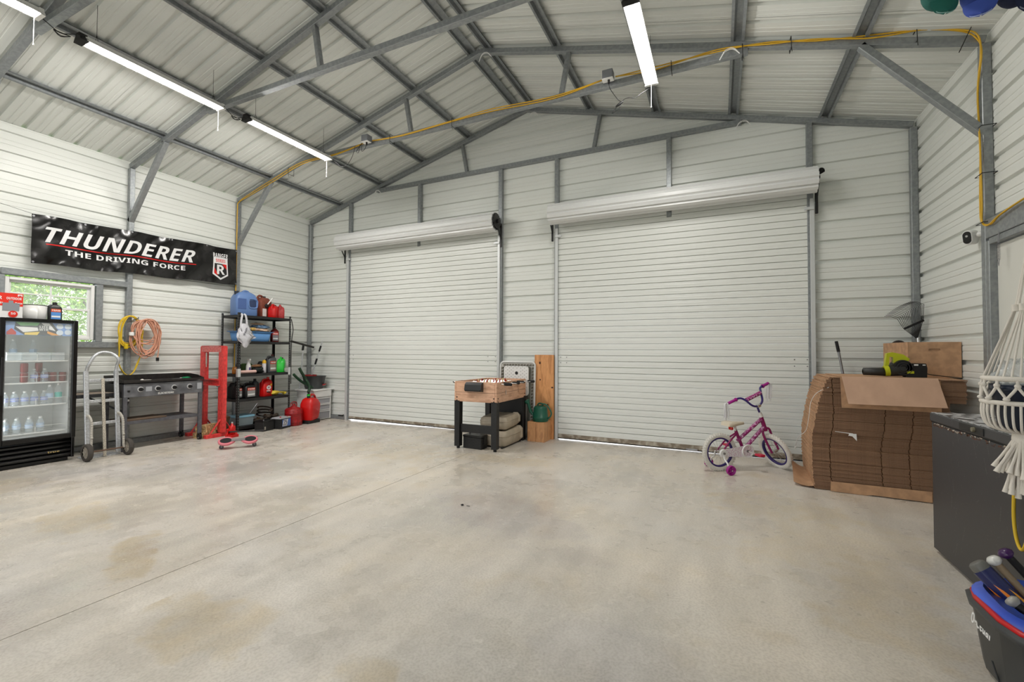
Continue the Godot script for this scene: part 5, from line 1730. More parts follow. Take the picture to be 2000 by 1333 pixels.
func shelving():
	var x0 = 0.1; var x1 = 0.535; var z0 = 0.82; var z1 = 1.76
	var t = thing("shelf_unit", "black steel shelving with perforated posts against the left wall", "shelving", Vector3((x0 + x1) / 2, 0, (z0 + z1) / 2))
	var hx = (x1 - x0) / 2; var hz = (z1 - z0) / 2
	var st
	for sx in [-1, 1]:
		for sz in [-1, 1]:
			st = nb()
			var L = [Vector2(0, 0), Vector2(0.034, 0), Vector2(0.034, 0.003), Vector2(0.003, 0.003), Vector2(0.003, 0.034), Vector2(0, 0.034)]
			var pp = []
			for p in L:
				pp.append(Vector2(sx * (hx - p.x), sz * (hz - p.y)))
			prism(st, pp, 0.0, 1.885, Transform3D(Basis(Vector3.RIGHT, Vector3.BACK, Vector3.UP), Vector3.ZERO))
			var po = part("post", st, M.blacksteel, t)
			# key slots
			st = nb()
			for k in 44:
				var y = 0.06 + k * 0.0415
				box(st, Vector3(sx * (hx + 0.0004), y, sz * (hz - 0.018)), Vector3(0.0016, 0.016, 0.009))
				box(st, Vector3(sx * (hx - 0.018), y, sz * (hz + 0.0004)), Vector3(0.009, 0.016, 0.0016))
			part("slots", st, M.slotgrey, po)
			if sx > 0 or sz > 0:
				st = nb()
				box(st, Vector3(sx * (hx + 0.002), 0.93, sz * (hz - 0.02)), Vector3(0.003, 0.13, 0.046))
				box(st, Vector3(sx * (hx - 0.02), 0.93, sz * (hz + 0.002)), Vector3(0.046, 0.13, 0.003))
				part("splice_plate", st, M.guide, po)
	var ys = [1.845, 1.432, 0.905, 0.508, 0.075]
	for y in ys:
		st = nb()
		for s in [-1, 1]:
			box(st, Vector3(s * (hx - 0.007), y - 0.018, 0), Vector3(0.003, 0.04, hz * 2 - 0.012))
			box(st, Vector3(0, y - 0.018, s * (hz - 0.007)), Vector3(hx * 2 - 0.012, 0.04, 0.003))
			box(st, Vector3(s * (hx - 0.014), y, 0), Vector3(0.02, 0.004, hz * 2 - 0.012))
		part("shelf_beam", st, M.blacksteel, t)
		part("shelf_board", bx(Vector3(0, y - 0.006, 0), Vector3(hx * 2 - 0.02, 0.01, hz * 2 - 0.02)), M.blackboard, t)
	var Y0 = 1.8485; var Y1 = 1.4355; var Y2 = 0.9085; var Y3 = 0.5115; var Y4 = 0.0785
	# --- top shelf
	var jug = thing("water_jug", "big blue water jug with a side handle on top of the shelving", "jug", Vector3(0.31, Y0, 1.53), -0.15)
	st = nb()
	var w = 0.24; var d = 0.34; var h = 0.40
	# plain body; the grip hollow is only painted on
	loft(st, [rr_ring(w * 0.94, d * 0.94, 0.04, 0.0), rr_ring(w, d, 0.04, 0.015), rr_ring(w, d, 0.04, h * 0.62), rr_ring(w * 0.96, d * 0.96, 0.04, h * 0.74), rr_ring(w * 0.84, d * 0.8, 0.04, h * 0.88), rr_ring(w * 0.62, d * 0.55, 0.035, h * 0.96), rr_ring(w * 0.4, d * 0.3, 0.03, h * 0.985)])
	part("tank", st, M.bluejug, jug)
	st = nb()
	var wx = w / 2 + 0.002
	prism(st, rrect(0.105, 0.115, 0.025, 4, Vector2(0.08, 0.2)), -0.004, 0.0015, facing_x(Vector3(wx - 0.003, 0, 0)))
	part("grip_shade", st, mat(Color(0.16, 0.22, 0.36), 0.5), jug)  # darker blue patch painted for the shade in a hollow grip
	st = nb()
	tube(st, smooth([Vector3(wx, 0.27, -0.02), Vector3(wx + 0.004, 0.28, -0.08), Vector3(wx, 0.26, -0.145), Vector3(wx - 0.006, 0.2, -0.155), Vector3(wx, 0.14, -0.14), Vector3(wx, 0.13, -0.08), Vector3(wx, 0.14, -0.03), Vector3(wx, 0.2, -0.015)], 4, true), 0.012, 8, true)
	part("handle", st, M.bluejug, jug)
	part("embossed_panel", bx(Vector3(wx - 0.002, 0.19, 0.085), Vector3(0.008, 0.17, 0.13), 0.003), mat(Color(0.27, 0.37, 0.58), 0.5), jug)
	st = nb()
	tube(st, smooth([Vector3(0.02, 0.36, -0.08), Vector3(0.02, 0.40, -0.05), Vector3(0.02, 0.41, 0.0), Vector3(0.02, 0.39, 0.04)], 4), 0.016, 8)
	part("top_handle", st, M.bluejug, jug)
	st = nb()
	cyl(st, Vector3(0, 0.34, 0.11), Vector3(0, 0.40, 0.12), 0.035, 0.033, 16)
	part("cap", st, mat(Color(0.1, 0.12, 0.16), 0.5), jug)
	var big = gas_can("fuel_can", "tall dusty red fuel can with white spout behind the blue jug", Vector3(0.24, Y0, 1.17), 0.2, 0.28, 0.38, M.dustred, 0.3, M.black, 0.0, "")
	st = nb()
	tube(st, smooth([Vector3(0.1, 0.2, 0.02), Vector3(0.115, 0.24, -0.01), Vector3(0.125, 0.30, -0.06), Vector3(0.13, 0.345, -0.10)], 4), 0.011, 8)
	part("spout", st, M.white, big)
	st = nb()
	blob(st, Vector3(0.108, 0.2, 0.02), Vector3(0.025, 0.035, 0.04), 0.3, 8)
	part("valve", st, M.black, big)
	part("white_label", bx(Vector3(0.1, 0.085, 0.06), Vector3(0.01, 0.13, 0.09), 0.002), M.white, big)
	gas_can("fuel_can", "small bright red fuel can between the other cans on the top shelf", Vector3(0.36, Y0, 1.03), 0.13, 0.17, 0.235, M.red, 0.5, mat(Color(0.4, 0.05, 0.04), 0.5))
	var g3 = gas_can("fuel_can", "small faded red fuel can at the end of the top shelf", Vector3(0.34, Y0, 0.89), 0.14, 0.17, 0.235, M.fadedred, 0.9, M.fadedred)
	# --- second shelf
	var bin = thing("plastic_tub", "light blue plastic tub with rags on the second shelf", "tub", Vector3(0.32, Y1, 1.41))
	st = nb()
	loft(st, [rr_ring(0.28, 0.48, 0.05, 0.0), rr_ring(0.30, 0.50, 0.05, 0.02), rr_ring(0.34, 0.55, 0.06, 0.155), rr_ring(0.32, 0.53, 0.055, 0.155), rr_ring(0.27, 0.47, 0.05, 0.02)])
	part("body", st, M.bluetub, bin)
	st = nb()
	loft(st, [rr_ring(0.345, 0.555, 0.06, 0.145), rr_ring(0.38, 0.62, 0.06, 0.155), rr_ring(0.38, 0.62, 0.06, 0.163), rr_ring(0.335, 0.545, 0.06, 0.163)], false)
	part("rim", st, M.bluetub, bin)
	for a in [[Vector3(0.33, Y1 + 0.245, 1.27), Vector3(0.13, 0.04, 0.14), Color(0.45, 0.57, 0.70), "faded denim rag heaped in the blue tub", 3], [Vector3(0.36, Y1 + 0.19, 1.3), Vector3(0.12, 0.03, 0.16), Color(0.90, 0.76, 0.64), "peach coloured rag under the denim in the blue tub", 4], [Vector3(0.31, Y1 + 0.29, 1.29), Vector3(0.09, 0.025, 0.1), Color(0.86, 0.74, 0.62), "tan rag topping the heap in the blue tub", 6], [Vector3(0.3, Y1 + 0.19, 1.52), Vector3(0.1, 0.05, 0.09), Color(0.14, 0.17, 0.35), "navy cloth bundle in the blue tub", 7]]:
		st = nb()
		blob(st, Vector3.ZERO, a[1], 0.7, a[4], 22, 14, 1.6)
		solo("rag", st, mat(a[2], 0.9), a[3], "rag", a[0])
	solo("sponge", bx(Vector3.ZERO, Vector3(0.07, 0.05, 0.1), 0.012), mat(Color(0.88, 0.72, 0.4), 0.9), "yellow sponge on the rags in the blue tub", "sponge", Vector3(0.42, Y1 + 0.20, 1.45), 0.4)
	oil_jug("oil_bottle", "dark red and black bottle at the end of the second shelf", Vector3(0.34, Y1, 0.99), 0.09, 0.12, 0.26, mat(Color(0.42, 0.06, 0.05), 0.35), M.black, mat(Color(0.75, 0.2, 0.15), 0.5), mat(Color(0.5, 0.5, 0.52), 0.5), "FRAM", -0.3)
	oil_jug("oil_bottle", "plain black bottle behind the blue tub", Vector3(0.2, Y1, 1.06), 0.08, 0.11, 0.25, M.black, M.black, null, null, "", -0.3)
	# plastic bag hung on the shelf corner
	var pb = thing("plastic_bag", "crumpled white plastic shopping bag hung on the shelf edge", "bag", Vector3(0.57, 1.33, 1.70))
	st = nb()
	var fn = FastNoiseLite.new()
	fn.seed = 77
	fn.frequency = 5.0
	var rings = []
	for j in 13:
		var v = j / 12.0
		var ww = (0.02 + 0.125 * v / 0.45) if v < 0.45 else lerpf(0.145, 0.05, (v - 0.45) / 0.55)
		var ring = []
		for i in 20:
			var a = TAU * i / 20
			var p = Vector3(cos(a) * ww * 0.42, v * 0.38, sin(a) * ww)
			p += Vector3(fn.get_noise_3d(p.x * 4, p.y * 4, p.z * 4 + 9), 0, fn.get_noise_3d(p.x * 4 + 5, p.y * 4, p.z * 4)) * 0.06 * sin(PI * v)
			ring.append(p + Vector3(0.03 * (1.0 - v), 0, -0.01))
		rings.append(ring)
	loft(st, rings)
	part("body", st, M.bagplastic, pb)
	for s in [-1, 1]:
		st = nb()
		tube(st, smooth([Vector3(0.0, 0.3, s * 0.05), Vector3(0.0, 0.42, s * 0.045), Vector3(-0.005, 0.505, s * 0.028), Vector3(-0.03, 0.53, s * 0.02)], 4), 0.016, 6)
		part("handle", st, M.bagplastic, pb)
	for i in 5:
		part("grey_print", bx(Vector3(0.062 - 0.004 * absf(i - 2), 0.2 + 0.026 * i, 0.03 - 0.01 * i), Vector3(0.003, 0.012, 0.055 - 0.006 * i), 0.0, Basis(Vector3.RIGHT, 0.5)), mat(Color(0.5, 0.5, 0.53), 0.6), pb)
	# --- third shelf
	spray_bottle(Vector3(0.3, Y2, 1.6), "dark spray bottle with an amber label on the middle shelf", mat(Color(0.1, 0.08, 0.07), 0.4), M.black, 0.26)
	var sw = spray_bottle(Vector3(0.37, Y2, 1.475), "white printed spray bottle on the middle shelf", M.white, M.whiteplastic, 0.24)
	part("purple_print", bx(Vector3(0.0375, 0.07, 0), Vector3(0.003, 0.06, 0.03)), mat(Color(0.35, 0.28, 0.5), 0.5), sw)
	var aer = thing("spray_can", "white aerosol can with a yellow cap on the middle shelf", "spray can", Vector3(0.38, Y2, 1.205))
	st = nb()
	lathe(st, [Vector2(0, 0), Vector2(0.032, 0), Vector2(0.033, 0.004), Vector2(0.033, 0.15), Vector2(0.026, 0.165), Vector2(0, 0.165)], 16)
	part("body", st, mat(Color(0.82, 0.8, 0.82), 0.3), aer)
	st = nb()
	lathe(st, [Vector2(0.031, 0.16), Vector2(0.03, 0.195), Vector2(0.018, 0.215), Vector2(0, 0.215)], 16)
	part("cap", st, mat(Color(0.88, 0.68, 0.1), 0.4), aer)
	oil_jug("fluid_jug", "grey jug with a red and white label on the middle shelf", Vector3(0.32, Y2, 1.04), 0.11, 0.17, 0.31, mat(Color(0.33, 0.34, 0.36), 0.4), mat(Color(0.3, 0.05, 0.06), 0.4), mat(Color(0.75, 0.15, 0.12), 0.5), mat(Color(0.62, 0.55, 0.52), 0.5), "FRAM", 0.15, true)
	# bright green fluid jug
	var gj = gas_can("fluid_jug", "bright green plastic watering jug at the end of the middle shelf", Vector3(0.38, Y2, 0.88), 0.12, 0.15, 0.26, M.neon, 0.7, M.black)
	part("white_label", bx(Vector3(0.061, 0.045, 0), Vector3(0.003, 0.05, 0.08), 0.001), M.white, gj)
	st = nb()
	cyl(st, Vector3(0, 0.03, -0.15), Vector3(0, 0.03, 0.15), 0.027, 0.027, 16)
	var roll = solo("paper_roll", st, mat(Color(0.85, 0.7, 0.66), 0.85), "pinkish paper roll lying along the front of the middle shelf", "roll", Vector3(0.455, Y2, 1.56))
	st = nb()
	lathe(st, [Vector2(0, 0), Vector2(0.042, 0), Vector2(0.046, 0.01), Vector2(0.046, 0.085), Vector2(0.04, 0.09), Vector2(0.04, 0.115), Vector2(0.0, 0.115)], 16)
	solo("amber_jar", st, mat(Color(0.6, 0.36, 0.06), 0.25), "amber plastic jar at the near end of the middle shelf", "jar", Vector3(0.38, Y2, 1.70))
	st = nb()
	blob(st, Vector3(0, 0.05, 0), Vector3(0.07, 0.055, 0.09), 0.7, 12, 20, 12, 2.5)
	solo("tangled_wire", st, mat(Color(0.07, 0.1, 0.09), 0.7), "dark tangle of wire between the spray bottles on the middle shelf", "wire", Vector3(0.38, Y2, 1.325))
	st = nb()
	blob(st, Vector3(0, 0.02, 0), Vector3(0.06, 0.022, 0.08), 0.6, 14)
	solo("work_glove", st, mat(Color(0.55, 0.4, 0.28), 0.9), "tan leather glove lying on the tangled wire", "glove", Vector3(0.38, Y2 + 0.10, 1.34))
	part("bag_of_seed", bx(Vector3.ZERO, Vector3(0.05, 0.16, 0.2), 0.02), mat(Color(0.25, 0.36, 0.14), 0.7), self)
	var seed = get_node("bag_of_seed")
	seed.name = "seed_bag"
	seed.position = Vector3(0.24, Y2 + 0.08, 1.42)
	tag(seed, "green printed bag standing at the back of the middle shelf", "bag")
	var st2 = nb()
	lathe(st2, [Vector2(0, 0), Vector2(0.05, 0), Vector2(0.05, 0.14), Vector2(0.03, 0.19), Vector2(0, 0.195)], 16)
	solo("dark_bottle", st2, mat(Color(0.12, 0.1, 0.1), 0.5), "round dark bottle behind the aerosol can", "bottle", Vector3(0.28, Y2, 1.2))
	# --- fourth shelf
	for a in [[1.49, 0.21, 0.40, "FRAM"], [1.66, 0.13, 0.36, "FRAM"]]:
		oil_jug("oil_jug", "big black oil jug with orange and grey label on the lower shelf" if a[1] > 0.2 else "narrower black oil jug at the near end of the lower shelf", Vector3(a[2], Y3, a[0]), 0.12, a[1], 0.265, M.black, M.black, mat(Color(0.82, 0.25, 0.12), 0.5), mat(Color(0.6, 0.6, 0.6), 0.5), a[3], 0.2, true)
	oil_jug("oil_jug", "plain black oil jug behind the labelled jugs on the lower shelf", Vector3(0.2, Y3, 1.6), 0.11, 0.16, 0.26, M.black, M.black, null, null, "", 0.0, true)
	oil_jug("oil_jug", "slim grey jug between the black and red jugs on the lower shelf", Vector3(0.3, Y3, 1.31), 0.09, 0.11, 0.3, mat(Color(0.25, 0.27, 0.28), 0.4), M.black, null, null, "")
	var v = oil_jug("oil_jug", "red oil jug with a white oval badge on the lower shelf", Vector3(0.38, Y3, 1.165), 0.11, 0.20, 0.32, M.red, M.red, null, null, "", 0.25, true)
	st = nb()
	prism(st, [Vector2(-0.07, -0.11), Vector2(0.075, -0.08), Vector2(0.075, 0.07), Vector2(0.01, 0.075), Vector2(-0.07, 0.03)], 0.0, 0.002, facing_x(Vector3(0.0545, 0.135, 0)))
	part("label", st, mat(Color(0.75, 0.08, 0.06), 0.4), v)
	st = nb()
	prism(st, ell(0.052, 0.036, 20, Vector2(0, 0)), 0.0, 0.003, facing_x(Vector3(0.055, 0.145, 0)))
	part("badge", st, M.white, v)
	st = nb()
	prism(st, [Vector2(-0.026, 0.018), Vector2(-0.012, 0.018), Vector2(0.0, -0.006), Vector2(0.004, -0.006), Vector2(-0.006, -0.018)], 0.0, 0.004, facing_x(Vector3(0.055, 0.147, 0)))
	part("blue_mark", st, mat(Color(0.15, 0.2, 0.5), 0.4), v)
	st = nb()
	prism(st, [Vector2(0.026, 0.018), Vector2(0.012, 0.018), Vector2(-0.004, -0.012), Vector2(0.002, -0.018)], 0.0, 0.0045, facing_x(Vector3(0.055, 0.147, 0)))
	part("red_mark", st, mat(Color(0.7, 0.1, 0.1), 0.4), v)
	part("yellow_flash", bx(Vector3(0.0565, 0.19, -0.055), Vector3(0.002, 0.03, 0.04), 0.0, Basis(Vector3.RIGHT, 0.5)), mat(Color(0.9, 0.7, 0.15), 0.4), v)
	part("print_line", bx(Vector3(0.0565, 0.09, 0.005), Vector3(0.002, 0.015, 0.09)), M.white, v)
	part("print_line", bx(Vector3(0.0565, 0.065, 0.0), Vector3(0.002, 0.02, 0.09), 0.0, Basis(Vector3.RIGHT, -0.2)), M.black, v)
	# yellow gloves
	var gl = thing("rubber_gloves", "yellow rubber gloves flopped on the end of the lower shelf", "gloves", Vector3(0.4, Y3 + 0.01, 0.97), 0.3)
	st = nb()
	blob(st, Vector3(-0.02, 0.035, 0.03), Vector3(0.05, 0.035, 0.09), 0.5, 22)
	for i in 5:
		tube(st, smooth([Vector3(0.01 + 0.012 * i, 0.04, -0.03), Vector3(0.03 + 0.014 * i, 0.03, -0.09 - 0.008 * i), Vector3(0.05 + 0.012 * i, -0.005 + 0.004 * i, -0.12 + 0.012 * i)], 3), 0.0105, 7)
	part("glove", st, mat(Color(0.85, 0.75, 0.25), 0.6), gl)
	# --- bottom
	var cb = thing("storage_bin", "clear storage bin with a pale blue lid on the bottom shelf", "bin", Vector3(0.33, Y4, 1.56))
	st = nb()
	loft(st, [rr_ring(0.22, 0.28, 0.02, 0.0), rr_ring(0.25, 0.30, 0.02, 0.13)])
	part("body", st, mat(Color(0.55, 0.6, 0.62), 0.3), cb)
	st = nb()
	loft(st, [rr_ring(0.265, 0.315, 0.02, 0.13), rr_ring(0.27, 0.32, 0.02, 0.155), rr_ring(0.24, 0.29, 0.02, 0.16)])
	part("lid", st, mat(Color(0.45, 0.62, 0.7), 0.4), cb)
	# heap of old parts: each a piece of hose or metal
	rng.seed = 61
	for i in 3:
		st = nb()
		var q = []
		for k in 12:
			var a = TAU * k / 12 * 0.8 + i
			q.append(Vector3(cos(a) * (0.1 + 0.02 * i), 0.02 + i * 0.02 + 0.06 * absf(sin(a * 0.5)), sin(a) * (0.13 - 0.02 * i)))
		tube(st, smooth(q, 3), 0.012, 6)
		solo("rubber_hose", st, mat(Color(0.16 + 0.05 * i, 0.13 + 0.04 * i, 0.11 + 0.03 * i), 0.8), ["short dark rubber hose lowest in the heap behind the batteries", "brown rubber hose in the middle of the heap behind the batteries", "pale dusty hose looped on top of the heap behind the batteries"][i], "hose", Vector3(0.33, Y4 + 0.06 + 0.03 * i, 1.14))
	var heap = mat(Color(0.27, 0.23, 0.19), 0.8, 0.2)
	for i in 9:
		st = nb()
		blob(st, Vector3.ZERO, Vector3(0.045, 0.035, 0.05) * rng.randf_range(0.7, 1.2), 0.9, 200 + i, 14, 9, 3.0)
		solo("old_part", st, heap if i % 3 else mat(Color(0.45, 0.28, 0.14), 0.8), "grimy old machine part in the heap behind the batteries", "machine part", Vector3(0.3 + 0.09 * (i % 3) * 0.8, Y4 + 0.035 + 0.05 * (i / 5), 1.38 - 0.075 * i * 0.6), 0.0, "machine parts heaped on the bottom shelf")
	st = nb()
	cyl(st, Vector3(0, 0, 0), Vector3(0.08, 0.2, -0.1), 0.006)
	cyl(st, Vector3(0.06, 0.15, -0.075), Vector3(0.082, 0.205, -0.104), 0.009)
	solo("lever_rod", st, M.chrome, "bright metal rod sticking up out of the heap", "rod", Vector3(0.3, 0.2, 1.42))
	# batteries in front
	var b1 = thing("car_battery", "plain black car battery in front of the shelving", "battery", Vector3(0.74, 0, 1.44), 0.22)
	part("case", bx(Vector3(0, 0.075, 0), Vector3(0.17, 0.15, 0.24), 0.006), M.dustblack, b1)
	part("lid", bx(Vector3(0, 0.158, 0), Vector3(0.175, 0.018, 0.245), 0.005), M.black, b1)
	part("tag", bx(Vector3(0.087, 0.05, 0.085), Vector3(0.002, 0.05, 0.026)), mat(Color(0.62, 0.6, 0.55), 0.6), b1)
	st = nb()
	for s in [-1, 1]:
		cyl(st, Vector3(0.05, 0.165, s * 0.08), Vector3(0.05, 0.185, s * 0.08), 0.009)
	part("terminals", st, M.steel, b1)
	var b2 = thing("car_battery", "black car battery with a blue and white label in front of the shelving", "battery", Vector3(0.78, 0, 1.17), 0.22)
	part("case", bx(Vector3(0, 0.08, 0), Vector3(0.17, 0.16, 0.24), 0.006), M.dustblack, b2)
	part("lid", bx(Vector3(0, 0.172, 0), Vector3(0.175, 0.024, 0.245), 0.005), mat(Color(0.66, 0.66, 0.68), 0.5), b2)
	part("label", bx(Vector3(0.0855, 0.092, -0.02), Vector3(0.002, 0.115, 0.19)), mat(Color(0.28, 0.42, 0.68), 0.4), b2)
	st = nb()
	prism(st, [Vector2(-0.075, -0.05), Vector2(0.03, -0.05), Vector2(0.055, 0.055), Vector2(-0.05, 0.055)], 0, 0.002, facing_x(Vector3(0.086, 0.092, -0.0)))
	part("label_panel", st, mat(Color(0.8, 0.8, 0.82), 0.4), b2)
	text("75", 0.06, b2, "lettering", mat(Color(0.2, 0.2, 0.24), 0.4), facing_x(Vector3(0.0885, 0.105, 0.012)), true, 0.001, 0.08)
	text("MONTH", 0.02, b2, "lettering", mat(Color(0.2, 0.2, 0.24), 0.4), facing_x(Vector3(0.0885, 0.06, 0.02)), true, 0.001, 0.08)
	st = nb()
	for s in [-1, 1]:
		cyl(st, Vector3(0.05, 0.184, s * 0.08), Vector3(0.05, 0.2, s * 0.08), 0.012)
	part("terminals", st, mat(Color(0.6, 0.1, 0.1), 0.5), b2)
	# clear bin of hardware on the floor by the jack
	# --- corner: metal fuel can, red can, drawers, mop bucket
	var mc = thing("metal_fuel_can", "round dull red metal fuel can with a scuffed base beside the shelving", "fuel can", Vector3(0.70, 0, 0.87))
	st = nb()
	lathe(st, [Vector2(0, 0), Vector2(0.135, 0), Vector2(0.14, 0.008), Vector2(0.14, 0.05), Vector2(0.143, 0.055), Vector2(0.14, 0.06), Vector2(0.14, 0.2), Vector2(0.143, 0.205), Vector2(0.14, 0.21), Vector2(0.14, 0.265), Vector2(0.125, 0.285), Vector2(0.05, 0.315), Vector2(0.045, 0.33), Vector2(0, 0.33)], 28)
	part("tank", st, M.scuffred, mc)
	st = nb()
	cyl(st, Vector3(0, 0.33, 0), Vector3(0, 0.37, 0), 0.03, 0.026, 14)
	tube(st, smooth([Vector3(0, 0.32, -0.06), Vector3(0, 0.385, -0.05), Vector3(0, 0.395, 0.03), Vector3(0, 0.34, 0.07)], 4), 0.008, 6)
	part("cap_and_bail", st, M.scuffred, mc)
	var rc = thing("fuel_can", "big glossy red plastic fuel can with green spout leaning in the corner", "fuel can", Vector3(0.74, 0.062, 0.575), 0.35)
	st = nb()
	loft(st, [rr_ring(0.2, 0.22, 0.04, 0.0, 0, 0.02), rr_ring(0.23, 0.27, 0.045, 0.03), rr_ring(0.24, 0.32, 0.05, 0.2), rr_ring(0.235, 0.32, 0.05, 0.28), rr_ring(0.2, 0.22, 0.045, 0.36, 0, 0.02), rr_ring(0.12, 0.12, 0.03, 0.39, 0, 0.04)])
	part("tank", st, M.red, rc)
	st = nb()
	tube(st, smooth([Vector3(0, 0.37, 0.05), Vector3(0, 0.43, 0.02), Vector3(0, 0.425, -0.09), Vector3(0, 0.35, -0.15), Vector3(0, 0.27, -0.155)], 5), 0.02, 9)
	part("handle", st, M.red, rc)
	st = nb()
	cyl(st, Vector3(0, 0.38, 0.08), Vector3(0, 0.47, 0.09), 0.028, 0.02, 12)
	part("spout", st, mat(Color(0.03, 0.09, 0.05), 0.5), rc)
	st = nb()
	cyl(st, Vector3(0, 0.43, 0.085), Vector3(0, 0.455, 0.088), 0.03, 0.028, 12)
	part("collar", st, M.neon, rc)
	rc.rotation.z = -0.06
	# stand under the leaning can
	solo("dark_crate", bx(Vector3(0, 0.03, 0), Vector3(0.22, 0.06, 0.28), 0.004), M.dustblack, "low black tray under the glossy red fuel can", "tray", Vector3(0.74, 0, 0.575), 0.1)
	# drawers
	var dc = thing("drawer_cart", "white plastic three drawer cart in the corner by the roll-up door", "drawers", Vector3(0.47, 0, 0.24))
	st = nb()
	for s in [-1, 1]:
		box(st, Vector3(0, 0.27, s * 0.19), Vector3(0.42, 0.5, 0.02), 0.004)
		for e in [-1, 1]:
			box(st, Vector3(e * 0.2, 0.27, s * 0.188), Vector3(0.03, 0.52, 0.028), 0.006)
	box(st, Vector3(-0.2, 0.27, 0), Vector3(0.012, 0.5, 0.36))
	for y in [0.02, 0.185, 0.305, 0.425]:
		box(st, Vector3(0, y, 0), Vector3(0.42, 0.014, 0.36), 0.003)
	part("frame", st, M.whiteplastic, dc)
	part("top", bx(Vector3(0.0, 0.49, 0), Vector3(0.45, 0.12, 0.41), 0.008), M.whiteplastic, dc)
	for i in 3:
		var y = [0.10, 0.243, 0.363][i]
		var hh = [0.145, 0.1, 0.1][i]
		var dz = Node3D.new()
		dz.name = "drawer"
		dc.add_child(dz, true)
		part("front", bx(Vector3(0.205, y, 0), Vector3(0.01, hh, 0.335), 0.004), mat(Color(0.62, 0.62, 0.64), 0.3), dz)
		part("pull", bx(Vector3(0.216, y + hh * 0.42, 0), Vector3(0.018, 0.014, 0.335), 0.004), M.whiteplastic, dz)
	solo("shelf_board", bx(Vector3(0, 0, 0), Vector3(0.46, 0.022, 0.52), 0.003), M.white, "white board sticking out of the drawer cart towards the door", "board", Vector3(0.475, 0.561, 0.23), 0.06)
	var mb = thing("mop_bucket", "dark grey mop bucket with a red wringer on the white drawer cart", "bucket", Vector3(0.46, 0.572, 0.24), 0.5)
	st = nb()
	loft(st, [rr_ring(0.30, 0.22, 0.09, 0.0), rr_ring(0.33, 0.24, 0.1, 0.04), rr_ring(0.40, 0.28, 0.12, 0.225), rr_ring(0.425, 0.305, 0.13, 0.23), rr_ring(0.425, 0.305, 0.13, 0.24), rr_ring(0.38, 0.26, 0.11, 0.235), rr_ring(0.31, 0.2, 0.09, 0.05)])
	part("tub", st, M.bucketgrey, mb)
	st = nb()
	lathe(st, [Vector2(0.1, 0.22), Vector2(0.115, 0.245), Vector2(0.108, 0.262), Vector2(0.09, 0.262), Vector2(0.08, 0.2), Vector2(0.06, 0.14), Vector2(0, 0.13)], 22, Vector3(-0.07, 0, 0))
	part("wringer", st, mat(Color(0.5, 0.04, 0.05), 0.4), mb)
	st = nb()
	box(st, Vector3(0.20, 0.08, 0.03), Vector3(0.05, 0.02, 0.08), 0.005, Basis(Vector3.BACK, 0.4))
	part("pedal", st, mat(Color(0.6, 0.05, 0.06), 0.4), mb)
	# spin mop standing in the bucket
	var mp = thing("mop", "silver mop handle with black grips standing in the mop bucket", "mop", Vector3(0.36, 0.73, 0.22))
	st = nb()
	var ax = Vector3(0.21, 0.74, -0.06)
	cyl(st, Vector3(0, -0.02, 0.03), ax, 0.0115)
	part("pole", st, M.alu, mp)
	for k in [0.42, 0.74]:
		st = nb()
		cyl(st, Vector3(0, -0.02, 0.03).lerp(ax, k), Vector3(0, -0.02, 0.03).lerp(ax, k + 0.14), 0.0165)
		part("grip", st, M.rubber, mp)
	# squeegee leaning behind
	var sq = thing("floor_squeegee", "wide black floor squeegee with a grey pole leaning in the corner", "squeegee", Vector3(0.17, 0.0, 0.36))
	st = nb()
	cyl(st, Vector3(0.06, 0.0, 0.06), Vector3(-0.01, 1.36, -0.12), 0.012)
	part("pole", st, M.alu, sq)
	st = nb()
	bar(st, Vector3(-0.01, 1.46, 0.15), Vector3(-0.01, 1.35, -0.36), 0.03, 0.035, 0.004)
	part("blade_holder", st, mat(Color(0.16, 0.15, 0.14), 0.6), sq)
	st = nb()
	bar(st, Vector3(-0.01, 1.29, -0.105), Vector3(-0.01, 1.39, -0.12), 0.035, 0.035, 0.006)
	part("socket", st, M.black, sq)
	# dark green vacuum hose
	st = nb()
	var hp = smooth([Vector3(0.56, 1.40, 0.72), Vector3(0.555, 1.1, 0.70), Vector3(0.55, 0.93, 0.62), Vector3(0.56, 0.75, 0.5), Vector3(0.70, 0.63, 0.55), Vector3(0.735, 0.54, 0.60)], 8)
	tube(st, hp.slice(14), 0.026, 10)
	solo("garden_hose", st, mat(Color(0.07, 0.2, 0.11), 0.55), "thick dark green hose bending down to the glossy red fuel can", "hose")
	st = nb()
	tube(st, smooth([Vector3(0.5, 0.86, 0.72), Vector3(0.48, 0.74, 0.56), Vector3(0.5, 0.62, 0.36), Vector3(0.56, 0.60, 0.28)], 6), 0.024, 10)
	solo("garden_hose", st, mat(Color(0.09, 0.24, 0.14), 0.55), "thick dark green hose running behind onto the drawer cart", "hose")
	st = nb()
	tube(st, smooth([Vector3(0.52, 1.84, 0.80), Vector3(0.54, 1.66, 0.78), Vector3(0.54, 1.5, 0.80), Vector3(0.525, 1.2, 0.80), Vector3(0.53, 0.7, 0.80)], 5), 0.007, 6)
	solo("bungee_cord", st, M.cord, "black cord hanging down the end post of the shelving", "cord")
	# door stop hardware by the corner
	st = nb()
	box(st, Vector3(0, 0.075, 0), Vector3(0.12, 0.02, 0.02), 0.003)
	cyl(st, Vector3(0.05, 0.07, 0), Vector3(0.07, 0.095, 0.0), 0.008)
	solo("slide_bolt", st, M.black, "small black slide bolt low on the wall beside the left roll-up door", "bolt", Vector3(0.94, 0.0, 0.042))
	# hardware bin in front of the shelving

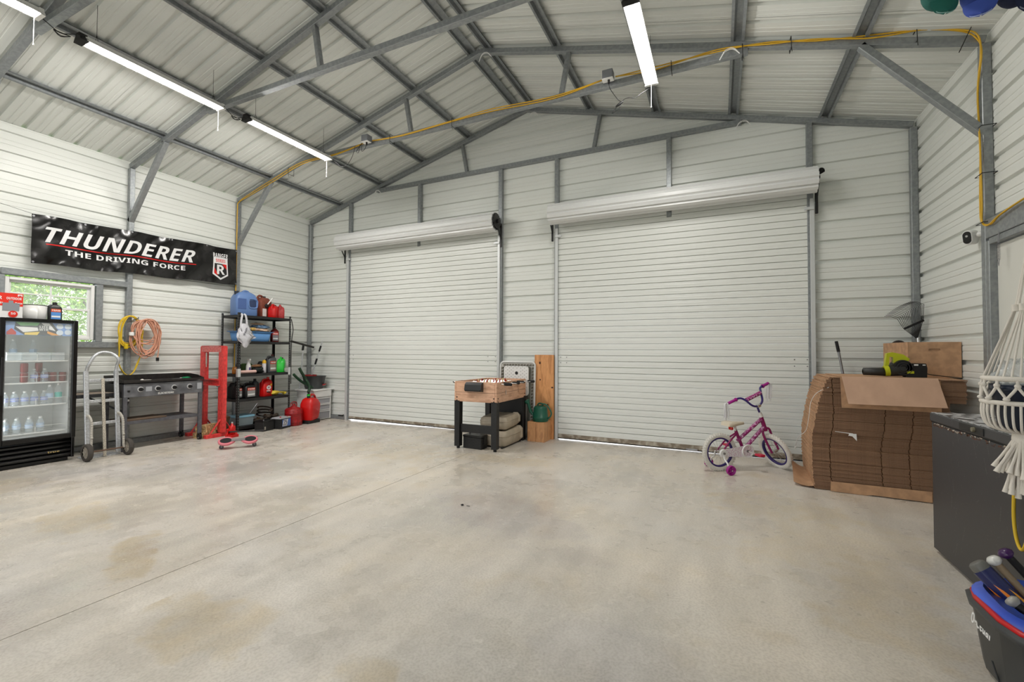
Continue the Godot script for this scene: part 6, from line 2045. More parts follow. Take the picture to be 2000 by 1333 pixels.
# ---------------------------------------------------------------- foosball table and neighbours
func foosball():
	var t = thing("foosball_table", "wood-look foosball table on black legs between the roll-up doors", "game table", Vector3(4.49, 0, 0.74))
	var st
	var hx = 0.315; var hz = 0.47
	var y0 = 0.625; var ym = 0.748; var y1 = 0.888
	# walls: lower apron and upper box
	for a in [[y0, ym - 0.003, "apron"], [ym, y1, "cabinet_wall"]]:
		var yc = (a[0] + a[1]) / 2; var hh = a[1] - a[0]
		for s in [-1, 1]:
			part(a[2], bx(Vector3(s * (hx - 0.012), yc, 0), Vector3(0.024, hh, hz * 2), 0.003), M.tablewood, t)
			part(a[2], bx(Vector3(0, yc, s * (hz - 0.012)), Vector3(hx * 2 - 0.05, hh, 0.024), 0.003), M.tablewoodx, t)
	st = nb()
	box(st, Vector3(0, ym - 0.0015, 0), Vector3(hx * 2 - 0.01, 0.003, hz * 2 - 0.01))
	part("seam", st, M.black, t)
	part("playfield", bx(Vector3(0, 0.80, 0), Vector3(hx * 2 - 0.05, 0.01, hz * 2 - 0.05)), mat(Color(0.75, 0.72, 0.7), 0.4), t)
	part("bottom", bx(Vector3(0, y0 + 0.01, 0), Vector3(hx * 2 - 0.05, 0.01, hz * 2 - 0.05)), M.black, t)
	for sx in [-1, 1]:
		for sz in [-1, 1]:
			st = nb()
			var lx = sx * (hx - 0.04); var lz = sz * (hz - 0.04)
			prism(st, [Vector2(-0.037, 0.03), Vector2(0.037, 0.03), Vector2(0.04, y0 + 0.01), Vector2(-0.04, y0 + 0.01)], -0.04, 0.04, Transform3D(Basis.IDENTITY, Vector3(lx, 0, lz)))
			var lg = part("leg", st, M.tableleg, t)
			st = nb()
			cyl(st, Vector3(lx, 0, lz), Vector3(lx, 0.03, lz), 0.022, 0.02, 12)
			part("leveler", st, M.rubber, lg)
			st = nb()
			for q in [Vector2(0, 0.68), Vector2(0, 0.638)]:
				cyl(st, Vector3(lx, q.y, sz * hz), Vector3(lx, q.y, sz * (hz + 0.004)), 0.009, 0.009, 10)
				cyl(st, Vector3(sx * hx, q.y, lz), Vector3(sx * (hx + 0.004), q.y, lz), 0.009, 0.009, 10)
			part("bolts", st, M.black, lg)
	for s in [-1, 1]:
		part("end_panel", bx(Vector3(0, 0.27, s * (hz - 0.04)), Vector3(hx * 2 - 0.16, 0.11, 0.02), 0.003), M.tableleg, t)
	# rods with handles and men
	var zs = [0.36, 0.255, 0.15, 0.045, -0.06, -0.165, -0.27, -0.36]
	var offs = [0.03, -0.05, 0.04, 0.0, 0.05, -0.03, 0.06, 0.05]
	for i in 8:
		var rod = Node3D.new()
		rod.name = "rod"
		t.add_child(rod, true)
		rod.position = Vector3(offs[i], 0.862, zs[i])
		var side = 1 if i in [0, 1, 3, 5, 7] else -1
		st = nb()
		cyl(st, Vector3(-0.42, 0, 0), Vector3(0.42, 0, 0), 0.006, 0.006, 8)
		part("shaft", st, M.chrome, rod)
		st = nb()
		lathe(st, [Vector2(0, 0), Vector2(0.016, 0.002), Vector2(0.019, 0.03), Vector2(0.017, 0.07), Vector2(0.019, 0.1), Vector2(0.012, 0.108), Vector2(0, 0.108)], 12, Vector3(side * 0.34, 0, 0), 1, 1, Basis(Vector3.DOWN * side, Vector3.RIGHT * side, Vector3.BACK))
		part("handle", st, M.rubber, rod)
		st = nb()
		ball(st, Vector3(-side * 0.42, 0, 0), Vector3(0.01, 0.009, 0.009), 8, 5)
		part("end_cap", st, M.black, rod)
		var cnt = [1, 2, 3, 5, 5, 3, 2, 1][i]
		for k in cnt:
			st = nb()
			var mx = -offs[i] + (k - (cnt - 1) / 2.0) * (0.095 if cnt > 3 else 0.15)
			box(st, Vector3(mx, -0.012, 0), Vector3(0.022, 0.06, 0.016), 0.004)
			ball(st, Vector3(mx, 0.027, 0), Vector3(0.009, 0.011, 0.009), 8, 5)
			box(st, Vector3(mx, -0.048, 0.004), Vector3(0.016, 0.02, 0.024), 0.003)
			part("player", st, mat(Color(0.6, 0.06, 0.08), 0.4) if i % 2 == 0 else mat(Color(0.85, 0.75, 0.55), 0.4), rod)
	# ball return box on the near end
	var sp = Node3D.new()
	sp.name = "ball_return"
	t.add_child(sp)
	st = nb()
	prism(st, [Vector2(0.0, -0.065), Vector2(0.055, -0.06), Vector2(0.075, -0.035), Vector2(0.06, 0.03), Vector2(0.03, 0.058), Vector2(0.0, 0.06)], -0.122, 0.122, Transform3D(Basis(Vector3.BACK, Vector3.UP, Vector3.LEFT), Vector3(0.0, 0.825, hz)))
	part("shell", st, mat(Color(0.14, 0.14, 0.15), 0.35), sp)
	part("slot", bx(Vector3(0, 0.782, hz + 0.062), Vector3(0.22, 0.02, 0.03), 0.004), M.black, sp)
	st = nb()
	for s in [-1, 1]:
		for k in 2:
			box(st, Vector3(hx + 0.002, ym + (0.012 if k else -0.02), s * 0.2), Vector3(0.004, 0.03, 0.012), 0.001)
	part("latches", st, M.chrome, t)
	# under and behind it
	var am = thing("ammo_box", "small black metal ammunition box on the floor under the foosball table", "box", Vector3(4.42, 0, 1.075), -0.08)
	part("case", bx(Vector3(0, 0.075, 0), Vector3(0.29, 0.15, 0.15), 0.006), M.dustblack, am)
	part("lid", bx(Vector3(0, 0.163, 0), Vector3(0.3, 0.028, 0.16), 0.006), M.black, am)
	st = nb()
	tube(st, smooth([Vector3(-0.09, 0.175, 0), Vector3(-0.06, 0.205, 0.01), Vector3(0.05, 0.2, 0.01), Vector3(0.08, 0.175, 0)], 4), 0.005, 6)
	part("handle", st, M.steel, am)
	part("hasp", bx(Vector3(0.152, 0.11, 0), Vector3(0.01, 0.1, 0.05), 0.003), M.black, am)
	# car seats / tan cushions stacked beneath
	for a in [[Vector3(4.60, 0.245, 0.69), Vector3(0.40, 0.16, 0.58), "upper tan vinyl seat cushion stacked under the foosball table", 0.10], [Vector3(4.61, 0.022, 0.69), Vector3(0.42, 0.2, 0.58), "lower tan vinyl seat cushion resting on black rails under the foosball table", 0.0]]:
		var c = thing("seat_cushion", a[2], "cushion", a[0], a[3])
		var sz = a[1]
		st = nb()
		loft(st, [rr_ring(sz.x * 0.86, sz.z * 0.9, 0.05, 0.0), rr_ring(sz.x * 0.97, sz.z * 0.98, 0.06, sz.y * 0.18), rr_ring(sz.x, sz.z, 0.06, sz.y * 0.5), rr_ring(sz.x * 0.97, sz.z * 0.98, 0.06, sz.y * 0.85), rr_ring(sz.x * 0.84, sz.z * 0.9, 0.05, sz.y)])
		part("padding", st, M.tanvinyl, c)
		st = nb()
		tube(st, rr_ring(sz.x * 0.995, sz.z * 0.995, 0.06, sz.y * 0.66), 0.006, 6, true)
		part("piping", st, M.tanvinyl, c)
		st = nb()
		box(st, Vector3(sz.x * 0.36, sz.y * 0.55, -sz.z * 0.42), Vector3(sz.x * 0.34, sz.y * 1.02, sz.z * 0.2), 0.04)
		part("bolster", st, M.tanvinyl, c)
		if a[3] == 0.0:
			st = nb()
			for s in [-1, 1]:
				bar(st, Vector3(s * 0.16, -0.01, -0.3), Vector3(s * 0.16, -0.01, 0.3), 0.03, 0.02)
			part("rail", st, M.black, c)
	solo("black_case", bx(Vector3(0, 0.33, 0), Vector3(0.5, 0.66, 0.1), 0.02), M.black, "black padded case standing against the wall under the foosball table", "case", Vector3(4.56, 0, 0.31))
	# folding table leaning on the wall, underside to the room
	var ft = thing("folding_table", "white plastic folding table leaning with its frame side out", "table", Vector3(4.6, 0, 0.16))
	var W2 = 0.27
	var tilt = Basis(Vector3.RIGHT, -0.05)
	var ftp = Node3D.new()
	ftp.name = "tabletop"
	ft.add_child(ftp)
	ftp.basis = tilt
	st = nb()
	prism(st, rrect(W2 * 2 + 0.02, 1.12, 0.05, 4, Vector2(0, 0.565)), -0.02, 0.0)
	part("shell", st, mat(Color(0.74, 0.73, 0.70), 0.5), ftp)
	st = nb()
	var edge = rrect(W2 * 2 + 0.03, 1.13, 0.055, 5, Vector2(0, 0.565))
	var e3 = []
	for p in edge: e3.append(Vector3(p.x, p.y, 0.0))
	tube(st, e3, 0.016, 8, true)
	part("rolled_edge", st, M.whiteplastic, ftp)
	# scalloped inner rib
	for i in 11:
		var st3 = nb()
		var xx = -W2 + 0.05 + i * 0.048
		prism(st3, [Vector2(0, 0), Vector2(0.026, 0.0), Vector2(0.034, 0.022), Vector2(0.008, 0.022)], 0.0, 0.02, Transform3D(Basis.IDENTITY, Vector3(xx - 0.015, 1.075, 0.0)))
		part("edge_rib", st3, mat(Color(0.40, 0.38, 0.33), 0.6), ftp)
	for s in [-1, 1]:
		for i in 21:
			var st3 = nb()
			prism(st3, [Vector2(0, 0), Vector2(0.022, 0.008), Vector2(0.022, 0.034), Vector2(0, 0.026)], 0.0, 0.02, Transform3D(Basis.IDENTITY, Vector3(s * (W2 - 0.02) - 0.011, 0.06 + i * 0.048, 0.0)))
			part("edge_rib", st3, mat(Color(0.40, 0.38, 0.33), 0.6), ftp)
	st = nb()
	for s in [-1, 1]:
		bar(st, Vector3(s * (W2 - 0.06), 0.04, 0.02), Vector3(s * (W2 - 0.06), 1.05, 0.02), 0.025, 0.022, 0.003, Vector3.BACK)
	bar(st, Vector3(-W2 + 0.06, 1.05, 0.02), Vector3(W2 - 0.06, 1.05, 0.02), 0.025, 0.022, 0.003)
	part("steel_frame", st, mat(Color(0.42, 0.42, 0.38), 0.5, 0.3), ftp)
	# stool top folded against it: white perforated panel with a hole
	var sg = thing("step_stool", "white dotted folding step stool with a round hole, held in the table frame", "stool", Vector3(4.61, 0.65, 0.165))
	st = nb()
	prism(st, rrect(0.40, 0.44, 0.04, 4, Vector2(0, 0.2)), 0.0, 0.025)
	part("top", st, M.white, sg)
	st = nb()
	prism(st, ell(0.025, 0.025, 18, Vector2(0.01, 0.315)), 0.02, 0.0265)
	part("hand_hole", st, M.black, sg)
	st = nb()
	for i in 12:
		for j in 7:
			if Vector2(-0.17 + i * 0.031 - 0.01, 0.09 + j * 0.05 - 0.315).length() < 0.045:
				continue
			cyl(st, Vector3(-0.17 + i * 0.031, 0.09 + j * 0.05 + (0.02 if i % 2 else 0.0), 0.025), Vector3(-0.17 + i * 0.031, 0.09 + j * 0.05 + (0.02 if i % 2 else 0.0), 0.0275), 0.0065, 0.006, 6)
	part("grip_dots", st, mat(Color(0.6, 0.6, 0.58), 0.6), sg)
	# plank
	var pk = solo("wood_plank", bx(Vector3(0, 0.62, 0), Vector3(0.3, 1.24, 0.035), 0.003), M.pine, "reddish knotty pine plank standing beside the right roll-up door", "plank", Vector3(5.02, 0.0, 0.07))
	for k in [[-0.065, 1.12, 0.014, 0.02], [-0.06, 0.87, 0.011, 0.013], [0.13, 0.76, 0.017, 0.012], [0.06, 0.5, 0.013, 0.017]]:
		st = nb()
		prism(st, ell(k[2], k[3], 12, Vector2(k[0], k[1])), 0.016, 0.0182)
		part("knot", st, M.pineknot, pk)
	# wood planter box
	var pb = thing("wooden_box", "square wooden box of two boards holding the watering can", "box", Vector3(5.0, 0, 0.225))
	for s in [-1, 1]:
		part("front_board", bx(Vector3(s * 0.065, 0.135, 0.118), Vector3(0.128, 0.27, 0.024), 0.002), M.pine2, pb)
		part("side_board", bx(Vector3(s * 0.119, 0.135, 0), Vector3(0.022, 0.27, 0.21), 0.002), M.pine2, pb)
	part("back_board", bx(Vector3(0, 0.135, -0.118), Vector3(0.26, 0.27, 0.024), 0.002), M.pine2, pb)
	part("lid_board", bx(Vector3(0, 0.276, 0), Vector3(0.262, 0.012, 0.262), 0.002), M.pine2, pb)
	# watering can
	var wc = thing("watering_can", "dark green plastic watering can on the wooden box", "watering can", Vector3(5.03, 0.283, 0.25))
	st = nb()
	lathe(st, [Vector2(0, 0), Vector2(0.105, 0), Vector2(0.115, 0.01), Vector2(0.113, 0.05), Vector2(0.118, 0.056), Vector2(0.11, 0.062), Vector2(0.098, 0.19), Vector2(0.085, 0.215), Vector2(0.05, 0.225), Vector2(0.045, 0.215), Vector2(0, 0.21)], 26)
	part("body", st, M.greenplastic, wc)
	st = nb()
	var sp2 = smooth([Vector3(-0.08, 0.07, 0.0), Vector3(-0.14, 0.12, 0.01), Vector3(-0.17, 0.2, 0.015), Vector3(-0.185, 0.255, 0.02)], 5)
	tube(st, sp2, 0.022, 10)
	part("spout", st, M.greenplastic, wc)
	st = nb()
	lathe(st, [Vector2(0.02, 0), Vector2(0.042, 0.035), Vector2(0.045, 0.05), Vector2(0.04, 0.056), Vector2(0, 0.06)], 16, Vector3(-0.18, 0.245, 0.02), 1, 1, Basis(Vector3.BACK, 0.6))
	part("rose", st, M.greenplastic, wc)
	st = nb()
	tube(st, smooth([Vector3(0.02, 0.225, 0), Vector3(0.06, 0.25, 0), Vector3(0.12, 0.21, 0), Vector3(0.165, 0.13, 0), Vector3(0.15, 0.075, 0), Vector3(0.105, 0.03, 0)], 5), 0.011, 8)
	tube(st, smooth([Vector3(-0.06, 0.2, 0), Vector3(-0.02, 0.255, 0), Vector3(0.05, 0.245, 0)], 5), 0.012, 8)
	part("handle", st, M.greenplastic, wc)

# ---------------------------------------------------------------- child's bike
func bike_wheel(parent: Node3D, at: Vector3, turn: float, called: String):
	var w = Node3D.new()
	w.name = called
	parent.add_child(w, true)
	w.position = at
	w.rotation.y = turn
	var st = nb()
	var ax = Basis(Vector3.RIGHT, Vector3.BACK, Vector3.DOWN)
	var R = 0.2045
	lathe(st, [Vector2(R - 0.045, -0.015), Vector2(R - 0.035, -0.022), Vector2(R - 0.012, -0.021), Vector2(R - 0.004, -0.012), Vector2(R - 0.004, 0.012), Vector2(R - 0.012, 0.021), Vector2(R - 0.035, 0.022), Vector2(R - 0.045, 0.015)], 40, Vector3.ZERO, 1, 1, ax)
	part("tyre", st, M.tyrewhite, w)
	st = nb()
	for i in 44:
		var a = TAU * i / 44
		var rd = Vector3(cos(a), sin(a), 0)
		for q in [-0.012, 0.0, 0.012]:
			var a2 = a + (PI / 44 if q == 0.0 else 0.0)
			var r2 = Vector3(cos(a2), sin(a2), 0)
			box(st, r2 * (R - 0.003) + Vector3(0, 0, q), Vector3(0.008, 0.012, 0.008), 0.0, Basis(r2, Vector3(-r2.y, r2.x, 0), Vector3.BACK))
		for s in [-1, 1]:
			box(st, rd * (R - 0.013) + Vector3(0, 0, s * 0.0205), Vector3(0.014, 0.01, 0.004), 0.0, Basis(rd, Vector3(-rd.y, rd.x, 0), Vector3.BACK))
	part("tread_knobs", st, M.tyrewhite, w)
	st = nb()
	lathe(st, [Vector2(R - 0.062, -0.013), Vector2(R - 0.046, -0.016), Vector2(R - 0.044, 0), Vector2(R - 0.046, 0.016), Vector2(R - 0.062, 0.013), Vector2(R - 0.062, -0.013)], 40, Vector3.ZERO, 1, 1, ax)
	part("rim", st, M.bikepurple, w)
	st = nb()
	for i in 20:
		var a = TAU * i / 20
		var s = 1 if i % 2 else -1
		tube(st, [Vector3(cos(a + s * 0.5) * 0.016, sin(a + s * 0.5) * 0.016, s * 0.02), Vector3(cos(a) * (R - 0.055), sin(a) * (R - 0.055), 0)], 0.0012, 4)
	part("spokes", st, M.chrome, w)
	st = nb()
	cyl(st, Vector3(0, 0, -0.045), Vector3(0, 0, 0.045), 0.008, 0.008, 10)
	cyl(st, Vector3(0, 0, -0.024), Vector3(0, 0, 0.024), 0.018, 0.018, 14)
	part("hub", st, M.chrome, w)
	return w

func bicycle():
	# local x forward, local z to the rider's right; rear wheel over the origin
	var a = Vector3(7.375, 0, 0.915); var b = Vector3(7.93, 0, 0.50)
	var dir = (b - a).normalized()
	var turn = atan2(-dir.z, dir.x)
	var t = thing("kids_bicycle", "child's purple and pink bicycle with training wheels by the right roll-up door", "bicycle", a, turn)
	var R = 0.2045
	var st
	bike_wheel(t, Vector3(0, R, 0), 0.0, "rear_wheel")
	var bb = Vector3(0.30, 0.215, 0)
	var seat_top = Vector3(0.205, 0.43, 0)
	var head_lo = Vector3(0.572, 0.46, 0)
	var head_hi = Vector3(0.525, 0.578, 0)
	var pm = M.bikemagenta
	st = nb()
	tube(st, [bb, seat_top], 0.017, 10)
	part("seat_tube", st, pm, t)
	st = nb()
	tube(st, [seat_top + Vector3(0.02, -0.11, 0), head_hi + Vector3(0, -0.035, 0)], 0.02, 10)
	part("top_tube", st, M.bikegraphic, t)
	st = nb()
	tube(st, [bb + Vector3(0.01, 0.01, 0), head_lo + Vector3(0, 0.01, 0)], 0.021, 10)
	part("down_tube", st, M.bikegraphic, t)
	st = nb()
	cyl(st, head_lo + Vector3(0.006, -0.02, 0), head_hi, 0.022)
	part("head_tube", st, pm, t)
	for s in [-1, 1]:
		st = nb()
		tube(st, smooth([seat_top + Vector3(0.005, -0.03, s * 0.012), Vector3(0.1, 0.32, s * 0.035), Vector3(0, R, s * 0.045)], 4), 0.009, 8)
		part("seat_stay", st, pm, t)
		st = nb()
		tube(st, smooth([bb + Vector3(0, 0, s * 0.015), Vector3(0.18, R + 0.0, s * 0.035), Vector3(0, R, s * 0.045)], 4), 0.01, 8)
		part("chain_stay", st, pm, t)
	# steering group: frame y runs up the head tube, turned hard to the right
	var axis = (head_hi - head_lo).normalized()
	var fwd = Vector3(axis.y, -axis.x, 0)
	var sg = Node3D.new()
	sg.name = "steering"
	t.add_child(sg)
	sg.transform = Transform3D(Basis(axis, -1.52) * Basis(fwd, axis, Vector3.BACK), head_lo)
	var fl = -(0.46 - R * axis.y) / axis.y
	for s in [-1, 1]:
		st = nb()
		tube(st, smooth([Vector3(0.0, -0.02, s * 0.014), Vector3(0.002, -0.045, s * 0.045), Vector3(0.004, -0.12, s * 0.05), Vector3(0.03, fl, s * 0.048)], 5), 0.0125, 8)
		part("fork_blade", st, pm, sg)
	st = nb()
	tube(st, [Vector3(0, -0.045, 0), Vector3(0, 0.0, 0)], 0.021, 10)
	part("fork_crown", st, pm, sg)
	var hb = sg
	var hl = head_lo.distance_to(head_hi)
	st = nb()
	cyl(st, Vector3(0, hl - 0.005, 0), Vector3(0, hl + 0.05, 0), 0.025, 0.02)
	part("head_cup", st, M.white, hb)
	st = nb()
	cyl(st, Vector3(0, hl + 0.05, 0), Vector3(0, hl + 0.13, 0), 0.011)
	part("stem", st, M.bikepurple, hb)
	st = nb()
	var bo = Vector3(0.02, hl + 0.13, 0)
	box(st, bo, Vector3(0.045, 0.032, 0.042), 0.006)
	part("clamp", st, M.chrome, hb)
	st = nb()
	var path = [Vector3(-0.08, 0.145, -0.28), Vector3(-0.06, 0.15, -0.16), Vector3(-0.03, 0.115, -0.115), Vector3(0.0, 0.03, -0.07), Vector3(0.0, 0.0, 0.0), Vector3(0.0, 0.03, 0.07), Vector3(-0.03, 0.115, 0.115), Vector3(-0.06, 0.15, 0.16), Vector3(-0.08, 0.145, 0.28)]
	for i in path.size(): path[i] += bo
	tube(st, smooth(path, 5), 0.0115, 10)
	part("bar", st, M.bikepurple, hb)
	st = nb()
	cyl(st, bo + Vector3(-0.024, 0.11, -0.1), bo + Vector3(-0.024, 0.11, 0.1), 0.022, 0.022, 12)
	part("bar_pad", st, M.bikegraphic, hb)
	for s in [-1, 1]:
		st = nb()
		cyl(st, bo + Vector3(-0.066, 0.149, s * 0.195), bo + Vector3(-0.08, 0.145, s * 0.29), 0.0165, 0.0165, 12)
		cyl(st, bo + Vector3(-0.065, 0.149, s * 0.19), bo + Vector3(-0.0655, 0.149, s * 0.2), 0.022, 0.022, 12)
		part("grip", st, M.bikegrip, hb)
	# tinsel hangs straight down from the grip ends
	for s in [-1, 1]:
		st = nb()
		rng.seed = 70 + s
		var e = sg.transform * (bo + Vector3(-0.08, 0.145, s * 0.29))
		for k in 13:
			var o = Vector3(rng.randf_range(-0.03, 0.03), 0, rng.randf_range(-0.03, 0.03)) + Vector3(-s * 0.012, 0, 0)
			tube(st, smooth([e, e + o * 0.8 + Vector3(-s * 0.012, -0.012, 0), e + o + Vector3(0, -0.1, 0), e + o * 1.1 + Vector3(0, -rng.randf_range(0.15, 0.21), 0)], 3), 0.0042, 4)
		part("streamer", st, M.tinsel, t)
	bike_wheel(t, Vector3.ZERO, 0.0, "front_wheel").transform = sg.transform * Transform3D(Basis.IDENTITY, Vector3(0.03, fl, 0))
	# seat
	var sd = Node3D.new()
	sd.name = "saddle"
	t.add_child(sd)
	sd.position = seat_top + Vector3(-0.03, 0.055, 0)
	st = nb()
	loft(st, [[Vector3(-0.1, 0.0, -0.07), Vector3(-0.1, 0.0, 0.07), Vector3(-0.1, 0.04, 0.065), Vector3(-0.1, 0.04, -0.065)], [Vector3(-0.06, -0.005, -0.075), Vector3(-0.06, -0.005, 0.075), Vector3(-0.06, 0.05, 0.065), Vector3(-0.06, 0.05, -0.065)], [Vector3(0.02, 0.005, -0.045), Vector3(0.02, 0.005, 0.045), Vector3(0.02, 0.042, 0.035), Vector3(0.02, 0.042, -0.035)], [Vector3(0.12, 0.015, -0.022), Vector3(0.12, 0.015, 0.022), Vector3(0.12, 0.04, 0.016), Vector3(0.12, 0.04, -0.016)]])
	part("seat", st, mat(Color(0.86, 0.82, 0.74), 0.5), sd)
	st = nb()
	cyl(st, Vector3(0.03, -0.07, 0), Vector3(0.02, 0.01, 0), 0.011)
	part("seat_post", st, M.chrome, sd)
	part("reflector", bx(Vector3(-0.03, -0.025, 0.0), Vector3(0.03, 0.04, 0.05), 0.006), mat(Color(0.75, 0.04, 0.03), 0.2), sd)
	# chain guard on the near (left) side, crank, pedals
	st = nb()
	var gz = 0.058
	var poly = []
	for i in 15:
		var an = -PI / 2 + PI * i / 14
		poly.append(Vector2(0.3 + cos(an) * 0.062, 0.215 + sin(an) * 0.062))
	for i in 11:
		var an = PI / 2 + PI * i / 10
		poly.append(Vector2(0.0 + cos(an) * 0.035, R + sin(an) * 0.035))
	prism(st, poly, gz, gz + 0.008)
	part("chain_guard", st, M.bikeguard, t)
	st = nb()
	tube(st, ringxy(Vector3(0.3, 0.215, gz + 0.012), 0.066, 24), 0.009, 7, true)
	part("chain_ring", st, M.white, t)
	st = nb()
	cyl(st, Vector3(0, R, gz), Vector3(0, R, gz + 0.02), 0.045, 0.04, 18)
	part("axle_cover", st, M.white, t)
	st = nb()
	cyl(st, Vector3(0, R, gz + 0.015), Vector3(0, R, gz + 0.03), 0.012)
	cyl(st, Vector3(0.3, 0.215, -0.08), Vector3(0.3, 0.215, 0.08), 0.013)
	part("axle_nut", st, M.steel, t)
	for s in [-1, 1]:
		var pa = Vector3(0.3, 0.215, s * 0.08)
		var pe = pa + Vector3(s * 0.085, -s * 0.03, s * 0.01)
		st = nb()
		bar(st, pa, pe, 0.014, 0.01, 0.003, Vector3.BACK)
		part("crank_arm", st, M.white, t)
		st = nb()
		box(st, pe + Vector3(0, 0, s * 0.055), Vector3(0.065, 0.024, 0.085), 0.005)
		part("pedal", st, mat(Color(0.75, 0.12, 0.25), 0.4), t)
	# training wheels
	for s in [-1, 1]:
		var tw = Node3D.new()
		tw.name = "training_wheel"
		t.add_child(tw, true)
		st = nb()
		var wz = s * 0.185
		tube(st, smooth([Vector3(0, R, s * 0.07), Vector3(0.0, R - 0.06, s * 0.085), Vector3(0.0, 0.11, s * 0.13), Vector3(0, 0.057, s * 0.16), Vector3(0, 0.052, s * 0.18)], 5), 0.009, 7)
		part("arm", st, M.white, tw)
		st = nb()
		lathe(st, [Vector2(0.0, -0.008), Vector2(0.042, -0.008), Vector2(0.043, -0.016), Vector2(0.05, -0.014), Vector2(0.052, 0.0), Vector2(0.05, 0.014), Vector2(0.043, 0.016), Vector2(0.042, 0.008), Vector2(0, 0.008)], 24, Vector3(0, 0.052, wz), 1, 1, Basis(Vector3.RIGHT, Vector3.BACK, Vector3.DOWN))
		for k in 5:
			var an = TAU * k / 5
			bar(st, Vector3(cos(an) * 0.012, 0.052 + sin(an) * 0.012, wz + s * 0.01), Vector3(cos(an) * 0.042, 0.052 + sin(an) * 0.042, wz + s * 0.01), 0.008, 0.006, 0.001, Vector3.BACK)
		part("wheel", st, M.bikegrip, tw)
		st = nb()
		cyl(st, Vector3(0, 0.052, wz + s * 0.005), Vector3(0, 0.052, wz + s * 0.02), 0.007)
		part("bolt", st, M.chrome, tw)

func ringxy(c: Vector3, r: float, n: int) -> Array:
	var out = []
	for i in n:
		out.append(c + Vector3(cos(TAU * i / n) * r, sin(TAU * i / n) * r, 0))
	return out

